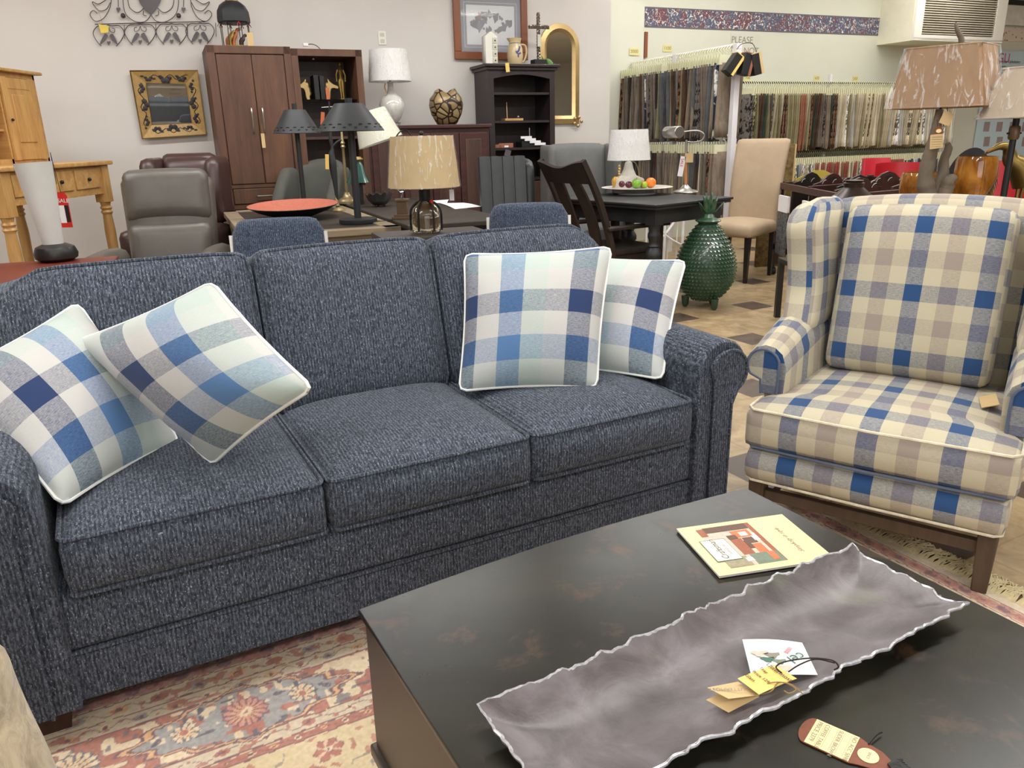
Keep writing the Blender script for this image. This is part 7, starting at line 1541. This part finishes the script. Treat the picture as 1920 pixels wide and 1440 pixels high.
# driftwood lamp
YD = 3.55; p = Vector((at(1757, 365, Y=YD).x, YD, CZ)); dl = thing('table_lamp', 'driftwood lamp with kraft-coloured rectangular shade in plastic wrap, behind the wing chair', 'lamp', p); P3 = lambda px, py, dy=0: at(px, py, Y=YD + dy) - p
plain('driftwood', (108, 96, 82), .85, var=.25, scale=14, bump=.4, bscale=60, stretch=(1, 1, .25))
def branch(name, pts, rs3, par, mat='driftwood'):
    P = smoothpts([P3(*q[:2], q[2] if len(q) > 2 else 0) for q in pts], 5); n_ = len(P); rr = []
    for i in range(n_): f = i / (n_ - 1) * (len(rs3) - 1); k = min(len(rs3) - 2, int(f)); rr.append((rs3[k] * (1 - f + k) + rs3[k + 1] * (f - k)) * (1 + .13 * noise.noise(Vector((i * .6, rs3[0] * 90, 2)))))
    return obj(name, tube(BM(), P, rr, 12), mat, par)
branch('trunk', [(1742, 385), (1738, 358), (1735, 335), (1740, 305), (1748, 275), (1754, 250), (1758, 225), (1762, 205)], [.050, .040, .034, .030, .028, .024, .018, .014], dl)
branch('branch', [(1752, 378, .01), (1762, 350, .02), (1768, 325, .02), (1770, 300, .02), (1778, 280, .02), (1776, 268, .02)], [.045, .034, .026, .020, .018, .010], dl)
branch('branch', [(1766, 372, -.02), (1775, 352, -.02), (1780, 338, -.03), (1790, 334, -.02)], [.034, .030, .026, .016], dl); branch('root', [(1726, 372), (1745, 378), (1772, 376), (1784, 372)], [.035, .045, .045, .03], dl)
obj('base_plate', lathe(BM(), [(.10, 0), (.10, .012)], 24), 'driftwood', dl)
cT = P3(1793, 84); cBm = P3(1789, 197); ht_ = .001
zb1 = P3(1789, 200).z; zt1_ = P3(1793, 86).z; cx_s = P3(1788, 145).x; 
def rectshade(parent, cx_, cy_, z0, z1, a0, b0_, a1, b1_, rz, mat):
    M = T(cx_, cy_, 0) @ RZ(rz); b = BM(); lo_ = [b.verts.new(M @ Vector((x * a0, y * b0_, z0))) for x, y in ((-1, -1), (1, -1), (1, 1), (-1, 1))]; hi_ = [b.verts.new(M @ Vector((x * a1, y * b1_, z1))) for x, y in ((-1, -1), (1, -1), (1, 1), (-1, 1))]
    for i in range(4): b.faces.new((lo_[i], lo_[(i + 1) % 4], hi_[(i + 1) % 4], hi_[i]))
    bmesh.ops.bevel(b, geom=[e for e in b.edges if abs(e.verts[0].co.z - e.verts[1].co.z) > .05], offset=.012, segments=3, affect='EDGES'); bmesh.ops.solidify(b, geom=b.faces[:], thickness=.003); bmesh.ops.recalc_face_normals(b, faces=b.faces)
    s_ = obj('lamp_shade', b, mat, parent, sharp=50)
    b = BM(); k = 1.02
    for i in range(4):
        cs4 = [(-1, -1), (1, -1), (1, 1), (-1, 1)]; x0_, y0_ = cs4[i]; x1_, y1_ = cs4[(i + 1) % 4]
        sheet(b, lambda u, v: M @ Vector(((x0_ + (x1_ - x0_) * u) * (a0 + (a1 - a0) * v) * k, (y0_ + (y1_ - y0_) * u) * (b0_ + (b1_ - b0_) * v) * k, z0 - .003 + (z1 - z0 + .006) * v)) + Vector((0, 0, 0)) + (M.to_3x3() @ Vector(((y1_ - y0_) / 2, -(x1_ - x0_) / 2, 0))) * .004 * (1 + math.sin(u * 31 + v * 9)), 20, 8)
    obj('plastic_wrap', b, 'wrap_film', s_, sharp=80)
    for zz, a_, b2 in ((z0, a0, b0_), (z1, a1, b1_)): obj('trim_band', tube(BM(), [M @ Vector((x * a_, y * b2, zz)) for x, y in ((-1, -1), (1, -1), (1, 1), (-1, 1))], .004, 5, True), mat, s_)
    return s_
rectshade(dl, cx_s, .05, zb1, zt1_, .200, .125, .150, .100, -48, 'shade_kraft')
branch('finial', [(1803, 84), (1802, 72), (1796, 58), (1792, 46), (1793, 42)], [.012, .012, .010, .006, .003], dl)
obj('harp', tube(BM(), [P3(1762, 207), P3(1790, 150), P3(1802, 84)], .005, 6), 'black', dl)
for lab, (a, c), (w_, h_), mt in (('cream card tag with a leather top and oval seal, hanging on the driftwood lamp', (1756, 265), (.028, .030), 'card_tan'), ('tan faceted card tag near the top of the driftwood lamp stem', (1775, 222), (.024, .026), 'card_tan')):
    r = thing('price_tag', lab, 'price tag', at(a, c, Y=YD - .06)); obj('card', box(BM(), -w_, w_, -.001, .001, -h_, h_, 0, RY(-6 if h_ > .028 else 20)), mt, r)
    if h_ > .028: obj('leather_top', prism(BM(), [(-.018, .030), (.020, .030), (.018, .052), (.008, .062), (-.006, .062), (-.015, .052)], -.001, .001, RX(90)), 'leather_tag', r); obj('seal', lathe(BM(), [(.012, 0), (.012, .001)], 20, T(.002, -.0022, .043) @ RX(90) @ Matrix.Diagonal((1, .7, 1, 1))), 'brochure_cream', r); [obj('ruled_line', box(BM(), -.022, .022, -.0022, -.0012, .018 - k * .010, .019 - k * .010), 'ink_grey', r) for k in range(5)]
    obj('string', tube(BM(), [(0, 0, h_), (.0, .02, h_ + .06)], .001, 4), 'black', r)
# right-hand lamp
YR = 3.40; p = Vector((at(1893, 300, Y=YR).x, YR, CZ)); rl = thing('table_lamp', 'black pole lamp with beige wrapped shade at the right edge', 'lamp', p); pz_ = lambda py: zat(1893, py, YR) - CZ
obj('base', lathe(BM(), [(.075, 0), (.075, .015), (.02, .03)], 24), 'black', rl); obj('pole', tube(BM(), [(0, 0, .02), (0, 0, pz_(200))], .013, 10), 'black', rl); obj('collar', lathe(BM(), [(.018, pz_(262)), (.022, pz_(258)), (.022, pz_(240)), (.018, pz_(236))], 16), 'bronze', rl); obj('switch_bar', tube(BM(), [(-.03, 0, pz_(250)), (.03, 0, pz_(250))], .004, 6), 'black', rl)
rectshade(rl, .03, 0, pz_(221), pz_(128), .150, .110, .085, .065, 22, 'shade_beige')
# amber vases
m, t = newmat('amber_glaze', .12); v = t.coord('Object', (1, 1, .6)); n = t.noise(v, 13, 4, .6, 1.0); t.link(t.ramp(n, [(.3, lin((96, 54, 14))), (.5, lin((150, 92, 26))), (.7, lin((184, 124, 48)))]), t.b.inputs['Base Color']); t.b.inputs['Coat Weight'].default_value = .8
def vase(label, pxc, pxl, pxr, ytop, Y, prof, fern=True):
    q = at(pxc, ytop, Y=Y); w_ = (at(pxr, ytop, Y=Y).x - at(pxl, ytop, Y=Y).x) / 2; h_ = q.z - CZ; r = thing('amber_vase', label, 'vase', (q.x, Y, CZ), -30)
    obj('body', lathe(BM(), [(a * w_, z * h_) for a, z in prof], 36, close=True), 'amber_glaze', r, sharp=70)
    if fern:
        b = BM(); stem = []
        for k in range(11): t_ = k / 10; a = R(-75 + 55 * t_); zz = h_ * (.28 + .42 * t_); rr = w_ * 1.005 * (.9 + .1 * t_); stem.append(Vector((rr * math.cos(a), rr * math.sin(a), zz)))
        tube(b, stem, .0035, 5)
        for k in range(1, 11):
            for s in (-1, 1): p_ = stem[k]; tube(b, [p_, p_ + Vector((.012, .004, -.006 + .030 * s)) * 1.0], [.0035, .001], 4)
        obj('fern_relief', b, 'bronze', r)
    return r
VP_ = [(.001, .0), (.66, 0), (.74, .04), (.92, .35), (1.0, .70), (.97, .93), (.92, 1.0), (.86, 1.0), (.90, .9), (.9, .5), (.6, .05), (.001, .04)]
vase('tall glossy amber vase with fern relief, behind the right of the checked chair', 1834, 1798, 1871, 293, 3.62, VP_); vase('low amber pot left of the driftwood lamp', 1729, 1693, 1765, 323, 3.86, VP_); 
# black oval dish on edge, bronze bird
q = at(1812, 312, Y=3.88); r = thing('oval_dish', 'black oval dish standing on edge behind the tall amber vase', 'dish', (q.x, 3.90, CZ)); hd_ = (zat(1812, 273, 3.88) - CZ) / 2; obj('dish', lathe(BM(), [(.001, 0), (.09, .006), (.115, .022), (.12, .03), (.10, .028), (.001, .012)], 36, T(0, 0, hd_) @ RY(24) @ Matrix.Diagonal((.9, 1, hd_ / .125, 1)) @ RX(75), close=True), 'black_paint', r, sharp=70)
YB = 3.75; plain('bird_bronze', (126, 104, 56), .35, .8, var=.2); q = Vector((at(1900, 330, Y=YB).x, YB, CZ)); bb = thing('bird_figurine', 'gilt bronze long-beaked bird figurine at the right edge', 'figurine', q); B3 = lambda px, py: at(px, py, Y=YB) - q
P = smoothpts([B3(1922, 345), B3(1912, 315), B3(1896, 300), B3(1893, 286), B3(1888, 276), B3(1876, 274), B3(1862, 280), B3(1850, 286)], 4); n_ = len(P); rr = [.055, .05, .036, .028, .022, .018, .011, .007]; R3 = [rr[min(7, int(i / 4))] * (1 - (i % 4) / 4) + rr[min(7, int(i / 4) + 1)] * ((i % 4) / 4) for i in range(n_)]
obj('body', tube(BM(), P, R3, 14), 'bird_bronze', bb); obj('beak', tube(BM(), smoothpts([B3(1866, 279), B3(1855, 281), B3(1846, 288)], 4), [.010, .009, .008, .007, .006, .005, .004, .003, .002], 8), 'terracotta_wood', bb)
for s in (0, 1): obj('leg', tube(BM(), [B3(1912 + s * 10, 335), Vector((B3(1912 + s * 10, 335).x, 0.02 * s, 0))], .008, 6), 'bird_bronze', bb)
obj('base', lathe(BM(), [(.07, 0), (.07, .01)], 20, T(.04, 0, 0)), 'bird_bronze', bb)
# beige chair arm at the lower left
m, t = newmat('ribbed_beige', .9, 0, .2); v = t.coord('Object', (1, 1, 1)); wv = t.add('ShaderNodeTexWave'); wv.inputs['Scale'].default_value = 60; wv.inputs['Distortion'].default_value = 1.5; t.link(v, wv.inputs['Vector']); n = t.noise(v, 14, 4, .6, 1.5)
t.link(t.ramp(n, [(.35, lin((140, 122, 94))), (.65, lin((196, 178, 146)))]), t.b.inputs['Base Color']); t.bump(t.math('ADD', t.math('MULTIPLY', wv.outputs['Fac'], .3), n), .5, .006); t.b.inputs['Sheen Weight'].default_value = .4
q = at(58, 1330, Y=.95); q2 = at(20, 1188, Y=.98); print('beige', q, q2)
fc = thing('ribbed_armchair', 'beige ribbed-velvet armchair, only its rounded arm showing at the lower left', 'armchair', (q.x - .088, .90, 0), 12)
b = BM(); blob(b, (-.11, -.45, .06), (.10, .10, q2.z + .075), lambda q_, p_: (p_.x + .015 * math.sin(p_.z * 9), p_.y, p_.z - .05 * max(0, q_.y) ** 2 * max(0, q_.z)), .03, .085); obj('arm', b, 'ribbed_beige', fc, sharp=80)
b = BM(); blob(b, (-.70, -.45, .06), (-.10, .06, .38), None, .06, .05); obj('seat', b, 'ribbed_beige', fc, sharp=80)
b = BM(); blob(b, (-.86, -.45, .06), (-.68, .10, q2.z), None, .06, .08); obj('arm', b, 'ribbed_beige', fc, sharp=80)
for x in (-.80, .04):
    for y in (-.4, .02): obj('foot', box(BM(), x - .03, x + .03, y - .03, y + .03, 0.0, .065), 'dark_wood', fc)
